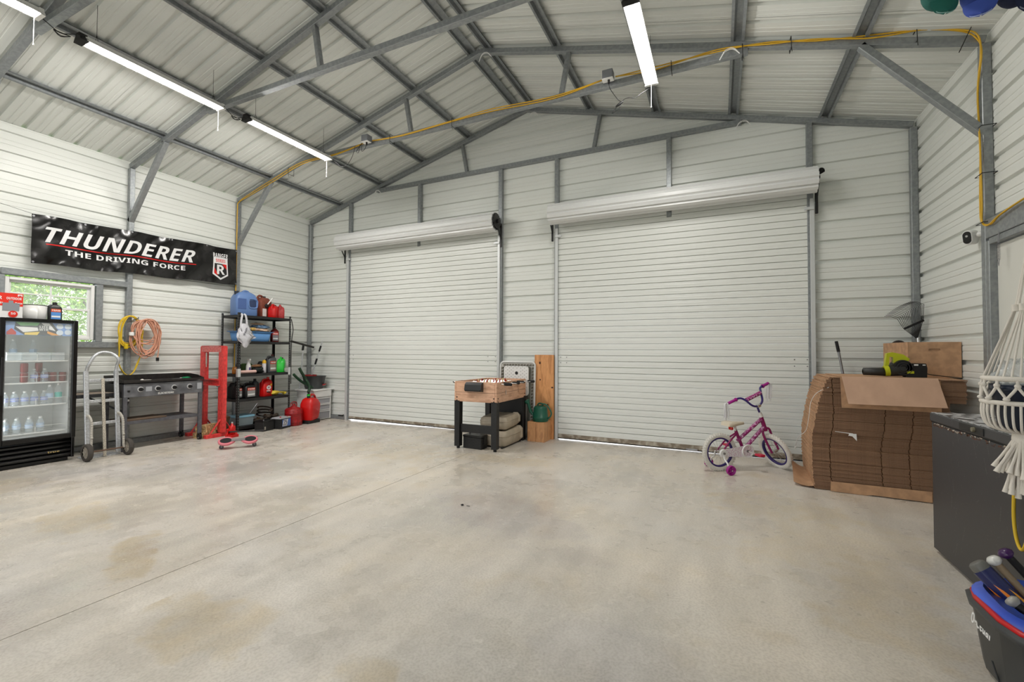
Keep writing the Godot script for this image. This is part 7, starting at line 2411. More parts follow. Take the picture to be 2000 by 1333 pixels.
# ---------------------------------------------------------------- cardboard stack
func cardboard():
	# flattened cartons: two plies each, slots cut between the flaps on the long front edge;
	# the cartons of one bundle share a shape
	var make = func(xa, xb, hz):
		var outline = [Vector2(xa, hz)]
		for s in [-0.36, 0.02, 0.215]:
			for e in [[-0.004, 0.0], [-0.004, 0.2], [0.004, 0.2], [0.004, 0.0]]:
				outline.append(Vector2(s + e[0], hz - e[1]))
		outline.append(Vector2(xb, hz)); outline.append(Vector2(xb, -hz)); outline.append(Vector2(xa, -hz))
		var top = nb(); var edge = nb()
		var pv = PackedVector2Array(outline)
		var ix = Geometry2D.triangulate_polygon(pv)
		for ply in 2:
			var ya = 0.0002 + ply * 0.0056; var yb = ya + 0.0049
			for i in range(0, ix.size(), 3):
				for q in 2:
					var y = ya if q == 0 else yb
					tri(top, Vector3(pv[ix[i]].x, y, pv[ix[i]].y), Vector3(pv[ix[i + 1]].x, y, pv[ix[i + 1]].y), Vector3(pv[ix[i + 2]].x, y, pv[ix[i + 2]].y), Vector3.DOWN if q == 0 else Vector3.UP)
			for i in pv.size():
				var p = pv[i]; var q = pv[(i + 1) % pv.size()]
				var n = Vector3(-(q.y - p.y), 0, q.x - p.x)
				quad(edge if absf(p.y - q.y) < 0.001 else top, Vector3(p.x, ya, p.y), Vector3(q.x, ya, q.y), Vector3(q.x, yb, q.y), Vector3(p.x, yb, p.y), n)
		top.generate_normals(); edge.generate_normals()
		var am = top.commit()
		edge.commit(am)
		am.surface_set_material(0, M.card)
		am.surface_set_material(1, M.cardfluteshade)
		return am
	rng.seed = 33
	var prof = [[0.0, 8.205], [0.25, 8.185], [0.5, 8.19], [0.66, 8.215], [0.8, 8.245], [0.95, 8.285], [1.07, 8.335]]
	var wave = [0.02, -0.008, -0.012, -0.016, -0.002, 0.012, 0.02, 0.016, 0.01]
	var y = 0.006
	var count = 0
	var mesh = null
	var bz0 = 0.0
	while y < 1.055:
		if count % 11 == 0:
			bz0 = rng.randf_range(-0.01, 0.01)
			if count > 0: y += 0.003
			mesh = null
		var xl = 8.2
		for i in prof.size() - 1:
			if y >= prof[i][0] and y <= prof[i + 1][0]:
				xl = lerpf(prof[i][1], prof[i + 1][1], (y - prof[i][0]) / (prof[i + 1][0] - prof[i][0]))
		var w0 = y / 0.125
		var cx = 8.70 + lerpf(wave[int(w0)], wave[mini(int(w0) + 1, 8)], w0 - floor(w0))
		if count % 3 == 0 or mesh == null:
			mesh = make.call(xl - cx, (9.18 if y < 0.85 else 9.285) - cx, 0.39)
		var o = MeshInstance3D.new()
		o.name = numbered("flattened_carton")
		o.mesh = mesh
		add_child(o)
		o.position = Vector3(cx + rng.randf_range(-0.004, 0.004), y, 0.845 + bz0 + rng.randf_range(-0.004, 0.004))
		o.rotation.y = -0.03 + rng.randf_range(-0.004, 0.004)
		tag(o, "flattened brown cardboard carton in the tall stack by the right roll-up door", "carton", "flattened cartons in the stack")
		y += 0.0116
		count += 1
	var ty = y + 0.001
	# top carton, half opened: flap over the front edge
	var t = thing("open_carton", "opened carton lying on the stack with its flap folded over the front", "carton", Vector3(8.75, ty, 1.0))
	part("sheet", bx(Vector3(0.0, 0.004, -0.1), Vector3(0.70, 0.006, 0.62), 0.0), M.card, t)
	var st = nb()
	prism(st, [Vector2(-0.355, 0.0), Vector2(0.355, 0.0), Vector2(0.36, -0.29), Vector2(-0.345, -0.285)], 0.0, 0.005, Transform3D(Basis.IDENTITY, Vector3(0, 0.004, 0.25)))
	part("inner_flap", st, M.card, t)
	st = nb()
	prism(st, [Vector2(-0.345, 0.0), Vector2(0.335, 0.0), Vector2(0.35, -0.275), Vector2(-0.325, -0.275)], 0.0, 0.005, Transform3D(Basis(Vector3.RIGHT, -0.52), Vector3(0, 0.006, 0.258)))
	part("outer_flap", st, M.cardpale, t)
	# cartons' loose pieces on the floor
	st = nb()
	var q = []
	for i in 9:
		var u = i / 8.0
		q.append(Vector3(0, 0, 0))
	var a0 = Vector3(8.205, 0.03, 1.23); var a1 = Vector3(8.23, 0.03, 0.47); var b0 = Vector3(8.03, 0.035, 1.17); var b1 = Vector3(8.09, 0.12, 0.52)
	st.set_smooth_group(3)
	for i in 6:
		for j in 6:
			var f = func(u, v): return a0.lerp(a1, u).lerp(b0.lerp(b1, u), v) + Vector3(0, 0.04 * v * sin(u * PI) - 0.02 * sin(v * PI), 0)
			for lay in 2:
				var off = Vector3(0, 0.004 * lay, 0)
				quad(st, f.call(i / 6.0, j / 6.0) + off, f.call((i + 1) / 6.0, j / 6.0) + off, f.call((i + 1) / 6.0, (j + 1) / 6.0) + off, f.call(i / 6.0, (j + 1) / 6.0) + off, Vector3.UP if lay else Vector3.DOWN)
	solo("cardboard_flap", st, M.card, "bent cardboard flap curling out from under the stack towards the bicycle", "cardboard")
	st = nb()
	prism(st, [Vector2(-0.36, 0.0), Vector2(-0.1, -0.004), Vector2(-0.05, 0.006), Vector2(0.36, 0.0), Vector2(0.36, 0.093), Vector2(-0.355, 0.088)], 0.0, 0.006)
	solo("cardboard_strip", st, M.card, "long pale cardboard strip standing against the foot of the stack", "cardboard", Vector3(8.67, 0.006, 1.262), -0.03)
	# white strap and torn paper tag
	st = nb()
	prism(st, [Vector2(0, 0.002), Vector2(0.135, -0.008), Vector2(0.135, -0.03), Vector2(0.12, -0.02), Vector2(0.1, -0.035), Vector2(0.105, -0.012), Vector2(0.0, -0.002)], 0.0, 0.001)
	prism(st, [Vector2(0.11, -0.012), Vector2(0.16, -0.01), Vector2(0.163, -0.075), Vector2(0.13, -0.035), Vector2(0.1, -0.03)], 0.0, 0.0014)
	solo("paper_tag", st, M.white, "torn white paper tag on the front of the carton stack", "paper", Vector3(8.35, 0.56, 1.259), -0.03)
	st = nb()
	tube(st, smooth([Vector3(8.31, 0.965, 1.235), Vector3(8.24, 0.9, 1.1), Vector3(8.205, 0.8, 1.0), Vector3(8.19, 0.66, 0.98), Vector3(8.175, 0.5, 0.9), Vector3(8.13, 0.4, 0.74), Vector3(8.12, 0.28, 0.60)], 6), 0.003, 6)
	ball(st, Vector3(8.12, 0.265, 0.6), Vector3(0.007, 0.012, 0.007), 8, 5)
	solo("white_string", st, M.white, "thin white string trailing down the side of the carton stack", "string")
	# moving box
	var mb = thing("moving_box", "plain brown cardboard box with a hand hole, on the carton stack", "box", Vector3(9.175, ty, 0.58))
	var w = 0.375; var d = 0.70; var h = 0.33
	st = nb()
	# front wall with the hand hole cut through it
	var hole = rrect(0.085, 0.024, 0.0115, 4, Vector2(0.0, h * 0.78))
	hole.reverse()
	var wall = [Vector2(-w / 2, 0), Vector2(w / 2, 0), Vector2(w / 2, h), Vector2(hole[0].x + 0.0001, h)]
	for p in hole: wall.append(p)
	wall.append(hole[0] + Vector2(-0.0002, 0.0001))
	wall.append(Vector2(hole[0].x - 0.0002, h))
	wall.append(Vector2(-w / 2, h))
	prism(st, wall, d / 2 - 0.004, d / 2)
	part("front_wall", st, M.card, mb)
	for s in [-1, 1]:
		part("side_wall", bx(Vector3(s * (w / 2 - 0.002), h / 2, 0), Vector3(0.004, h, d - 0.001), 0.0), M.card, mb)
	part("back_wall", bx(Vector3(0, h / 2, -d / 2 + 0.002), Vector3(w - 0.008, h, 0.004)), M.card, mb)
	part("bottom", bx(Vector3(0, 0.003, 0), Vector3(w - 0.008, 0.005, d - 0.008)), M.card, mb)
	part("top_flap", bx(Vector3(0, h - 0.003, 0.0), Vector3(w - 0.008, 0.005, d - 0.01)), M.card, mb)
	part("hole_flap", bx(Vector3(0, h * 0.78, d / 2 - 0.011), Vector3(0.1, 0.05, 0.004)), M.card, mb)
	# leaf blower
	var bl = thing("leaf_blower", "yellow-green and black cordless leaf blower lying on the stack", "leaf blower", Vector3(8.84, ty + 0.008, 1.08), 0.0)
	st = nb()
	lathe(st, [Vector2(0.02, -0.005), Vector2(0.034, 0.0), Vector2(0.036, 0.1), Vector2(0.04, 0.16), Vector2(0.0, 0.16)], 18, Vector3(-0.235, 0.045, 0.02), 1, 1, Basis(Vector3.DOWN, Vector3.RIGHT, Vector3.BACK))
	part("nozzle", st, M.blowergrey, bl)
	st = nb()
	cyl(st, Vector3(-0.08, 0.05, 0.02), Vector3(-0.045, 0.055, 0.02), 0.047, 0.05, 18)
	part("collar", st, M.blowerlime, bl)
	st = nb()
	cyl(st, Vector3(-0.05, 0.055, 0.02), Vector3(0.06, 0.07, 0.0), 0.05, 0.062, 18)
	part("barrel", st, M.blowergrey, bl)
	st = nb()
	cyl(st, Vector3(0.05, 0.085, -0.05), Vector3(0.05, 0.085, 0.055), 0.078, 0.07, 22)
	part("fan_housing", st, M.black, bl)
	for k in 3:
		st = nb()
		tube(st, ringxy(Vector3(0.05, 0.085, 0.056 + 0.003 * k), 0.066 - 0.02 * k, 20), 0.003, 5, true)
		part("intake_ring", st, mat(Color(0.12, 0.12, 0.13), 0.5), bl)
	st = nb()
	prism(st, [Vector2(-0.075, 0.09), Vector2(-0.06, 0.215), Vector2(-0.02, 0.225), Vector2(0.06, 0.205), Vector2(0.105, 0.165), Vector2(0.09, 0.14), Vector2(0.02, 0.15), Vector2(-0.01, 0.115), Vector2(-0.015, 0.18), Vector2(-0.04, 0.185), Vector2(-0.045, 0.10), Vector2(0.0, 0.095), Vector2(-0.01, 0.08)], -0.02, 0.03)
	part("handle", st, M.blowerlime, bl)
	st = nb()
	prism(st, [Vector2(0.07, 0.0), Vector2(0.215, 0.0), Vector2(0.218, 0.085), Vector2(0.21, 0.125), Vector2(0.1, 0.125), Vector2(0.06, 0.09)], -0.035, 0.055)
	part("battery", st, M.rubber, bl)
	part("lime_stripe", bx(Vector3(0.1, 0.045, 0.056), Vector3(0.05, 0.022, 0.002)), M.blowerlime, bl)
	part("white_mark", bx(Vector3(0.14, 0.112, 0.056), Vector3(0.03, 0.012, 0.002)), M.white, bl)
	part("white_mark", bx(Vector3(0.195, 0.112, 0.056), Vector3(0.02, 0.008, 0.002)), M.white, bl)
	st = nb()
	tube(st, smooth([Vector3(9.055, ty + 0.045, 1.09), Vector3(9.12, ty + 0.03, 1.05), Vector3(9.22, ty + 0.018, 1.05), Vector3(9.31, ty + 0.008, 1.08)], 5), 0.004, 6)
	solo("charger_cord", st, M.cord, "black cord running from the leaf blower across the top of the stack", "cord")
	# rake behind the box
	var rk = thing("leaf_rake", "black spring tine leaf rake standing head up in the corner", "rake", Vector3(9.295, 0.0, 0.18), -0.95)
	st = nb()
	cyl(st, Vector3(0, 0.0, 0), Vector3(0.0, 1.40, 0), 0.012)
	part("handle", st, M.blockwood, rk)
	st = nb()
	cyl(st, Vector3(0, 1.37, 0), Vector3(0.0, 1.46, 0), 0.018, 0.014, 14)
	part("ferrule", st, M.chrome, rk)
	st = nb()
	bar(st, Vector3(-0.12, 1.555, 0.02), Vector3(0.075, 1.635, 0.02), 0.012, 0.022, 0.002)
	part("spreader_bar", st, M.black, rk)
	for i in 17:
		st = nb()
		var u = i / 16.0
		var pm = Vector3(-0.12, 1.555, 0.03).lerp(Vector3(0.075, 1.635, 0.03), u)
		var pe = Vector3(-0.185, 1.665, 0.03).lerp(Vector3(0.085, 1.80, 0.03), u) + Vector3(0, 0.02 * sin(u * PI), 0)
		tube(st, [Vector3(0.0, 1.44, 0.01), pm, pe, pe + Vector3(-0.03, 0.03, 0.05), pe + Vector3(-0.07, 0.032, 0.09)], 0.0026, 5)
		part("tine", st, M.black, rk)
	st = nb()
	ball(st, Vector3(0, 1.36, 0), Vector3(0.07, 0.07, 0.07), 18, 10)
	cyl(st, Vector3(0, 0, 0), Vector3(0, 1.32, 0), 0.012)
	solo("ball_top_pole", st, mat(Color(0.12, 0.07, 0.05), 0.6), "dark brown rounded pole top peeking over the moving box", "pole", Vector3(9.15, 0.0, 0.12))
	var bh = thing("broom_handle", "grey metal pole with a black grip leaning behind the carton stack", "pole", Vector3(8.62, 0, 0.24))
	st = nb()
	cyl(st, Vector3(0.14, 0.0, 0.12), Vector3(-0.02, 1.30, -0.06), 0.0125)
	part("pole", st, M.steel, bh)
	st = nb()
	cyl(st, Vector3(-0.02, 1.30, -0.06), Vector3(-0.037, 1.42, -0.078), 0.0165)
	part("grip", st, M.rubber, bh)

# ---------------------------------------------------------------- steel job box, hanging planter, bucket of bats
func right_side():
	var t = thing("steel_chest", "dark grey steel chest with a scratched worn lid painted with a white reflection along the right wall", "chest", Vector3(8.965, 0, 3.02))
	var hx = 0.322; var hz = 0.56
	var st
	part("body", bx(Vector3(0, 0.43, 0), Vector3(hx * 2, 0.82, hz * 2), 0.006), M.chestpaint, t)
	part("skid", bx(Vector3(0.01, 0.012, 0), Vector3(hx * 2 - 0.04, 0.024, hz * 2 - 0.05)), M.black, t)
	st = nb()
	box(st, Vector3(0.0, 0.872, 0), Vector3(hx * 2 + 0.014, 0.055, hz * 2 + 0.014), 0.006)
	part("lid", st, M.chestpaint, t)
	part("lid_top", bx(Vector3(0.0, 0.9005, 0), Vector3(hx * 2, 0.003, hz * 2)), M.chesttopsheen, t)
	st = nb()
	box(st, Vector3(-hx + 0.004, 0.842, 0), Vector3(0.01, 0.007, hz * 2))
	part("lid_gap", st, M.rubber, t)
	st = nb()
	box(st, Vector3(-hx - 0.008, 0.872, -0.03), Vector3(0.006, 0.04, 0.26), 0.002)
	part("latch_plate", st, M.black, t)
	# chipped paint and rust along the lid joint
	rng.seed = 45
	for q in 2:
		st = nb()
		for k in 46:
			var zz = rng.randf_range(-hz + 0.01, hz - 0.02)
			var yy = (0.828 if q == 0 else 0.834) + rng.randf_range(-0.012, 0.004)
			box(st, Vector3(-hx - 0.0003, yy, zz), Vector3(0.0012, rng.randf_range(0.002, 0.009), rng.randf_range(0.004, 0.03)), 0.0, Basis(Vector3.RIGHT, rng.randf_range(-0.4, 0.4)))
		part("paint_chips", st, mat(Color(0.36, 0.24, 0.18), 0.9) if q == 0 else mat(Color(0.72, 0.66, 0.6), 0.8), t)
	st = nb()
	cyl(st, Vector3(-hx - 0.008, 0.875, 0.01), Vector3(-hx - 0.022, 0.875, 0.01), 0.014, 0.012, 14)
	part("lock", st, mat(Color(0.6, 0.58, 0.5), 0.35, 0.8), t)
	# hanging macrame planter
	var K = 0.91
	var c = Vector3(8.507, 1.286 * (1.0 - K), 3.75)
	var mp = thing("macrame_hanger", "cream macrame plant hanger with a long tassel beside the steel chest", "plant hanger", c)
	mp.scale = Vector3.ONE * K
	var rp = M.rope
	var rings = [[1.175, 0.122, 0.0115], [1.068, 0.128, 0.0105]]
	for r in rings:
		st = nb()
		tube(st, ring2(ell(r[1], r[1], 30), r[0]), r[2], 8, true)
		part("rope_ring", st, rp, mp)
	# four suspension bundles gathering at a knot above
	for k in 4:
		var a = PI / 4 + k * PI / 2
		var e = Vector3(cos(a) * 0.112, 1.18, sin(a) * 0.112)
		var kn = Vector3(cos(a) * 0.04 + 0.025, 1.50, sin(a) * 0.04)
		for q in 4:
			st = nb()
			var aa = a + (q - 1.5) * 0.22
			tube(st, [Vector3(cos(aa) * 0.122, 1.18, sin(aa) * 0.122), Vector3(cos(a + (q - 1.5) * 0.1) * 0.044 + 0.025, 1.49, sin(a + (q - 1.5) * 0.1) * 0.044)], 0.0042, 6)
			part("strand", st, rp, mp)
		st = nb()
		tube(st, [kn + Vector3(0, -0.018, 0), kn + Vector3(0, 0.012, 0)], 0.0155, 8)
		part("knot", st, rp, mp)
		st = nb()
		for q in 2:
			tube(st, [kn + Vector3(0.004 * q, 0, 0.006 * q), Vector3(0.07, 2.05, 0)], 0.0055, 6)
		part("strand", st, rp, mp)
	# net: zigzag cords between the two rings, then down to the gather
	for k in 12:
		var a = TAU * k / 12
		for s in [-1, 1]:
			st = nb()
			var am = a + s * TAU / 24
			tube(st, smooth([Vector3(cos(a) * 0.125, 1.168, sin(a) * 0.125), Vector3(cos(a + s * 0.03) * 0.129, 1.135, sin(a + s * 0.03) * 0.129), Vector3(cos(am) * 0.131, 1.085, sin(am) * 0.131), Vector3(cos(am) * 0.13, 1.07, sin(am) * 0.13)], 3), 0.0062, 6)
			part("net_cord", st, rp, mp)
		st = nb()
		ball(st, Vector3(cos(a) * 0.129, 1.145, sin(a) * 0.129), Vector3(0.012, 0.011, 0.012), 8, 6)
		var a3 = a + TAU / 24
		part("net_knot", st, rp, mp)
		var st2 = nb()
		ball(st2, Vector3(cos(a3) * 0.132, 1.085, sin(a3) * 0.132), Vector3(0.013, 0.009, 0.013), 8, 6)
		part("net_knot", st2, rp, mp)
	for k in 34:
		var a = TAU * k / 34
		st = nb()
		tube(st, smooth([Vector3(cos(a) * 0.127, 1.065, sin(a) * 0.127), Vector3(cos(a) * 0.129, 1.01, sin(a) * 0.129), Vector3(cos(a) * 0.108, 0.955, sin(a) * 0.108), Vector3(cos(a) * 0.03, 0.93, sin(a) * 0.03)], 4), 0.0052, 6)
		part("net_cord", st, rp, mp)
	st = nb()
	lathe(st, [Vector2(0.02, 0.94), Vector2(0.036, 0.925), Vector2(0.038, 0.9), Vector2(0.03, 0.885)], 16)
	part("gather_knot", st, rp, mp)
	rng.seed = 12
	for k in 84:
		var a = rng.randf() * TAU
		var r0 = rng.randf_range(0.008, 0.03)
		var low = k >= 58
		var r1 = sqrt(rng.randf()) * (0.062 if low else 0.1)
		var yb = rng.randf_range(0.665, 0.70) if low else rng.randf_range(0.765, 0.80) - r1 * 0.15
		var e = Vector3(cos(a) * r1, yb, sin(a) * r1)
		var m1 = Vector3(cos(a) * lerpf(r0, r1, 0.55), lerpf(0.90, yb, 0.55), sin(a) * lerpf(r0, r1, 0.55))
		st = nb()
		tube(st, smooth([Vector3(cos(a) * r0, 0.91, sin(a) * r0), m1, e], 3), 0.006, 6)
		cyl(st, m1.lerp(e, 0.7), e + (e - m1) * 0.15 + Vector3(0, -0.008, 0), 0.006, 0.0115, 7)
		part("tassel_cord", st, rp, mp)
	st = nb()
	tube(st, [Vector3(0.07, 2.03, 0), Vector3(0.12, 2.4, 0), Vector3(0.33, (EV + SL * (W - 8.81) - c.y) / K - 0.002, 0)], 0.006, 6)
	part("hanging_cord", st, rp, mp)
	var pot = thing("flower_pot", "dark slate blue pot sitting in the macrame hanger", "pot", c + Vector3(0, 0.948 * K, 0))
	pot.scale = Vector3.ONE * K
	st = nb()
	lathe(st, [Vector2(0, 0), Vector2(0.07, 0), Vector2(0.08, 0.01), Vector2(0.1, 0.17), Vector2(0.106, 0.172), Vector2(0.106, 0.2), Vector2(0.098, 0.2), Vector2(0.09, 0.16), Vector2(0, 0.15)], 26)
	part("body", st, mat(Color(0.13, 0.17, 0.24), 0.35), pot)
	st = nb()
	rng.seed = 5
	blob(st, Vector3(0, 0.0, 0), Vector3(0.085, 0.09, 0.085), 0.5, 31, 22, 14, 2.5)
	solo("plastic_wrap", st, M.clearplastic, "crumpled clear plastic wrap stuffed in the hanging pot", "plastic wrap", c + Vector3(0, 1.17 * K, 0)).scale = Vector3.ONE * K
	# mop bucket with bats
	var bc = Vector3(8.515, 0, 3.90)
	var mb = thing("mop_bucket", "dark grey oval mop bucket with white lettering, full of baseball bats", "bucket", bc, 0.0)
	st = nb()
	loft(st, [rr_ring(0.30, 0.42, 0.14, 0.0), rr_ring(0.33, 0.45, 0.15, 0.02), rr_ring(0.385, 0.52, 0.17, 0.25), rr_ring(0.41, 0.55, 0.18, 0.255), rr_ring(0.42, 0.56, 0.19, 0.275), rr_ring(0.385, 0.52, 0.17, 0.285), rr_ring(0.36, 0.49, 0.16, 0.25), rr_ring(0.31, 0.43, 0.14, 0.03)])
	part("tub", st, M.bucketgrey, mb)
	st = nb()
	tube(st, rr_ring(0.372, 0.505, 0.165, 0.288), 0.011, 7, true)
	part("red_inner_rim", st, mat(Color(0.75, 0.03, 0.06), 0.35), mb)
	var lx = Transform3D(Basis(Vector3.BACK, Vector3.UP, Vector3.LEFT), Vector3(-0.1845, 0.19, -0.06))
	lx.basis = Basis(Vector3.BACK, -0.11) * lx.basis
	text("O-Cedar", 0.042, mb, "lettering", M.white, lx, true, 0.0012, 0.15)
	st = nb()
	cyl(st, Vector3(-0.165, 0.02, 0.02), Vector3(-0.185, 0.1, 0.02), 0.003)
	part("mould_line", st, M.bucketgrey, mb)
	# blue plastic ring lying in the top
	st = nb()
	var R1 = rrect(0.34, 0.44, 0.16, 6); var R2 = rrect(0.19, 0.26, 0.09, 6)
	var up1 = []; var up2 = []; var lo1 = []; var mid = []
	for i in R1.size():
		var p = R1[i]; var q = R2[i]
		up1.append(Vector3(p.x, 0.0, p.y)); mid.append(Vector3((p.x + q.x) * 0.52, 0.03, (p.y + q.y) * 0.52)); up2.append(Vector3(q.x, 0.022, q.y)); lo1.append(Vector3(q.x, -0.04, q.y))
	loft(st, [up1, mid, up2, lo1], false)
	var fr = solo("blue_tray", st, mat(Color(0.27, 0.40, 0.84), 0.4), "bright blue plastic tray with an oval opening in the bucket of bats", "tray", bc + Vector3(-0.02, 0.30, -0.03))
	fr.rotation = Vector3(0.08, 0.0, 0.05)
	# bats
	var bats = [
		["baseball_bat", "baseball bat with orange flames, barrel end up, in the mop bucket", Vector3(8.335, 0.425, 3.79), Vector3(8.60, 0.10, 3.93), "barrel"],
		["baseball_bat", "baseball bat with a white knob and tan wrapped grip in the mop bucket", Vector3(8.385, 0.455, 3.79), Vector3(8.63, 0.12, 3.86), "tan"],
		["baseball_bat", "baseball bat with a purple knob and black grip in the mop bucket", Vector3(8.42, 0.49, 3.79), Vector3(8.67, 0.16, 3.82), "purple"],
		["baseball_bat", "baseball bat with a silver knob and black handle in the mop bucket", Vector3(8.395, 0.335, 3.88), Vector3(8.62, 0.16, 4.04), "silver"]]
	for b in bats:
		var o = thing(b[0], b[1], "baseball bat", b[2], 0.0)
		var d = (b[3] - b[2])
		var f = frame_for(d.normalized())
		o.basis = f
		var L = d.length()
		if b[4] == "barrel":
			st = nb()
			lathe(st, [Vector2(0, 0.004), Vector2(0.02, 0.0), Vector2(0.029, 0.006), Vector2(0.031, 0.02), Vector2(0.033, 0.05)], 20)
			part("end_cap", st, mat(Color(0.4, 0.4, 0.38), 0.5), o)
			st = nb()
			lathe(st, [Vector2(0.0335, 0.03), Vector2(0.0335, L * 0.75), Vector2(0.028, L)], 20)
			part("barrel", st, mat(Color(0.12, 0.15, 0.35), 0.25), o)
			# flames wrap the barrel
			rng.seed = 3
			for k in 7:
				st = nb()
				var a0 = TAU * k / 7
				for q in 9:
					var u0 = q / 9.0; var u1 = (q + 1) / 9.0
					var w0 = 0.42 * pow(u0, 0.6) + 0.02 * sin(q); var w1 = 0.42 * pow(u1, 0.6)
					var s0 = 0.35 * sin(u0 * 5.0); var s1 = 0.35 * sin(u1 * 5.0)
					var h0 = lerpf(0.08 + 0.03 * (k % 2), L * 0.74, u0); var h1 = lerpf(0.08 + 0.03 * (k % 2), L * 0.74, u1)
					var rr = 0.0345
					var v = func(an, hh): return Vector3(cos(an) * rr, hh, sin(an) * rr)
					for sl in 4:
						var f0 = -1.0 + sl * 0.5; var f1 = f0 + 0.5
						quad(st, v.call(a0 + s0 + w0 * f0, h0), v.call(a0 + s0 + w0 * f1, h0), v.call(a0 + s1 + w1 * f1, h1), v.call(a0 + s1 + w1 * f0, h1), v.call(a0 + s0 + w0 * f0, 0))
				part("flame", st, mat([Color(0.9, 0.5, 0.06), Color(0.92, 0.62, 0.12)][k % 2], 0.3), o)
		else:
			var kc = {"tan": Color(0.82, 0.82, 0.8), "purple": Color(0.22, 0.07, 0.3), "silver": Color(0.62, 0.61, 0.58)}[b[4]]
			var gc = {"tan": Color(0.55, 0.48, 0.38), "purple": Color(0.05, 0.05, 0.05), "silver": Color(0.05, 0.05, 0.055)}[b[4]]
			st = nb()
			lathe(st, [Vector2(0, -0.002), Vector2(0.016, 0.0), Vector2(0.025, 0.01), Vector2(0.024, 0.02), Vector2(0.014, 0.03)], 18)
			part("knob", st, mat(kc, 0.3), o)
			st = nb()
			var pr = [Vector2(0.0135, 0.028)]
			if b[4] == "tan":
				for q in 18:
					var hh = 0.03 + q * 0.015
					pr.append(Vector2(0.0145, hh)); pr.append(Vector2(0.0135, hh + 0.012))
			pr.append(Vector2(0.0155, L))
			lathe(st, pr, 14)
			part("grip", st, mat(gc, 0.7), o)
	# yellow cord loop hanging at the right edge
	st = nb()
	tube(st, smooth([Vector3(8.74, 0.913, 3.38), Vector3(8.66, 0.914, 3.40), Vector3(8.622, 0.86, 3.41), Vector3(8.618, 0.70, 3.42), Vector3(8.618, 0.53, 3.41), Vector3(8.618, 0.43, 3.43), Vector3(8.618, 0.40, 3.47), Vector3(8.618, 0.48, 3.51), Vector3(8.618, 0.70, 3.53), Vector3(8.622, 0.86, 3.54), Vector3(8.66, 0.914, 3.54), Vector3(8.75, 0.913, 3.53)], 6), 0.0068, 8)
	solo("yellow_cord", st, M.yellowcord, "thick yellow cord hanging in a loop over the end of the steel chest", "cord")
	# caps hung from the truss brace
	var capsd = [[Vector3(8.59, 3.275, 2.9), Color(0.07, 0.38, 0.34), "teal baseball cap hanging bill down from the truss brace", 0.25], [Vector3(8.745, 3.215, 2.9), Color(0.22, 0.32, 0.68), "royal blue baseball cap hanging bill down between the other caps", -0.3], [Vector3(8.92, 3.17, 2.92), Color(0.03, 0.09, 0.24), "navy baseball cap with a pale strap, hanging bill down", 0.6]]
	for cp in capsd:
		var k = thing("ball_hat", cp[2], "hat", cp[0], cp[3], "caps hung from the truss")
		st = nb()
		# bill hangs down, dome above it
		var rows = []
		for j in 7:
			var v = j / 6.0
			var row = []
			var wv = 0.068 * sqrt(maxf(1.0 - pow(1.0 - v, 2.4), 0.0)) + 0.004
			for i in 13:
				var u = -1.0 + i / 6.0
				row.append(Vector3(u * wv, v * 0.085, 0.02 * (1.0 - u * u) * 1.4))
			rows.append(row)
		st.set_smooth_group(2)
		for j in 6:
			for i in 12:
				for lay in 2:
					var off = Vector3(0, 0, -0.003 * lay)
					quad(st, rows[j][i] + off, rows[j][i + 1] + off, rows[j + 1][i + 1] + off, rows[j + 1][i] + off, Vector3(0, 0, 1 - 2 * lay))
		part("bill", st, mat(cp[1], 0.75), k)
		st = nb()
		ball(st, Vector3(0, 0.165, -0.045), Vector3(0.082, 0.1, 0.075), 20, 12)
		part("crown", st, mat(cp[1] * 0.9, 0.8), k)
		st = nb()
		tube(st, smooth([Vector3(-0.055, 0.06, -0.005), Vector3(-0.04, 0.015, 0.004), Vector3(0, -0.003, 0.02), Vector3(0.04, 0.015, 0.004), Vector3(0.055, 0.06, -0.005)], 4), 0.0035, 5)
		part("bill_edge", st, mat(cp[1].lightened(0.45), 0.7), k)
		st = nb()
		var hy = 3.055 + (9.337 - cp[0].x) * 1.165 - cp[0].y - 0.02
		tube(st, [Vector3(0, 0.25, -0.045), Vector3(0, hy, 2.98 - cp[0].z)], 0.0025, 5)
		part("loop", st, M.cord, k)
	# small camera on the post
	var sc = thing("security_camera", "small white security camera with a black face on the door post", "camera", Vector3(9.30, 2.262, 1.30))
	st = nb()
	var face = Vector3(-0.75, -0.12, 0.65).normalized()
	loft(st, [capsule_ring(Vector3(0, 0, 0) + face * 0.05, face, 0.032, 0.055), capsule_ring(face * 0.045, face, 0.035, 0.06), capsule_ring(-face * 0.035, face, 0.035, 0.06), capsule_ring(-face * 0.045, face, 0.028, 0.05)])
	part("housing", st, M.white, sc)
	st = nb()
	loft(st, [capsule_ring(face * 0.048, face, 0.029, 0.052), capsule_ring(face * 0.053, face, 0.028, 0.05)])
	part("face_plate", st, M.blackgloss, sc)
	st = nb()
	cyl(st, face * 0.053 + Vector3(0, 0.012, 0), face * 0.056 + Vector3(0, 0.012, 0), 0.01, 0.009, 14)
	part("lens", st, M.chrome, sc)
	st = nb()
	cyl(st, -face * 0.04, Vector3(0.02, 0.0, 0.10), 0.008)
	ball(st, Vector3(0.012, 0.0, 0.12), Vector3(0.024, 0.024, 0.024), 14, 8)
	part("mount", st, M.whiteplastic, sc)
	# bits on the floor
	st = nb()
	blob(st, Vector3(0, 0.006, 0), Vector3(0.012, 0.007, 0.009), 0.6, 3)
	solo("dark_crumb", st, M.black, "tiny dark crumb lying on the open concrete floor", "debris", Vector3(5.431, 0, 3.064))
	st = nb()
	tube(st, smooth([Vector3(0, 0.003, 0), Vector3(0.015, 0.006, 0.006), Vector3(0.03, 0.003, -0.004)], 3), 0.0025, 5)
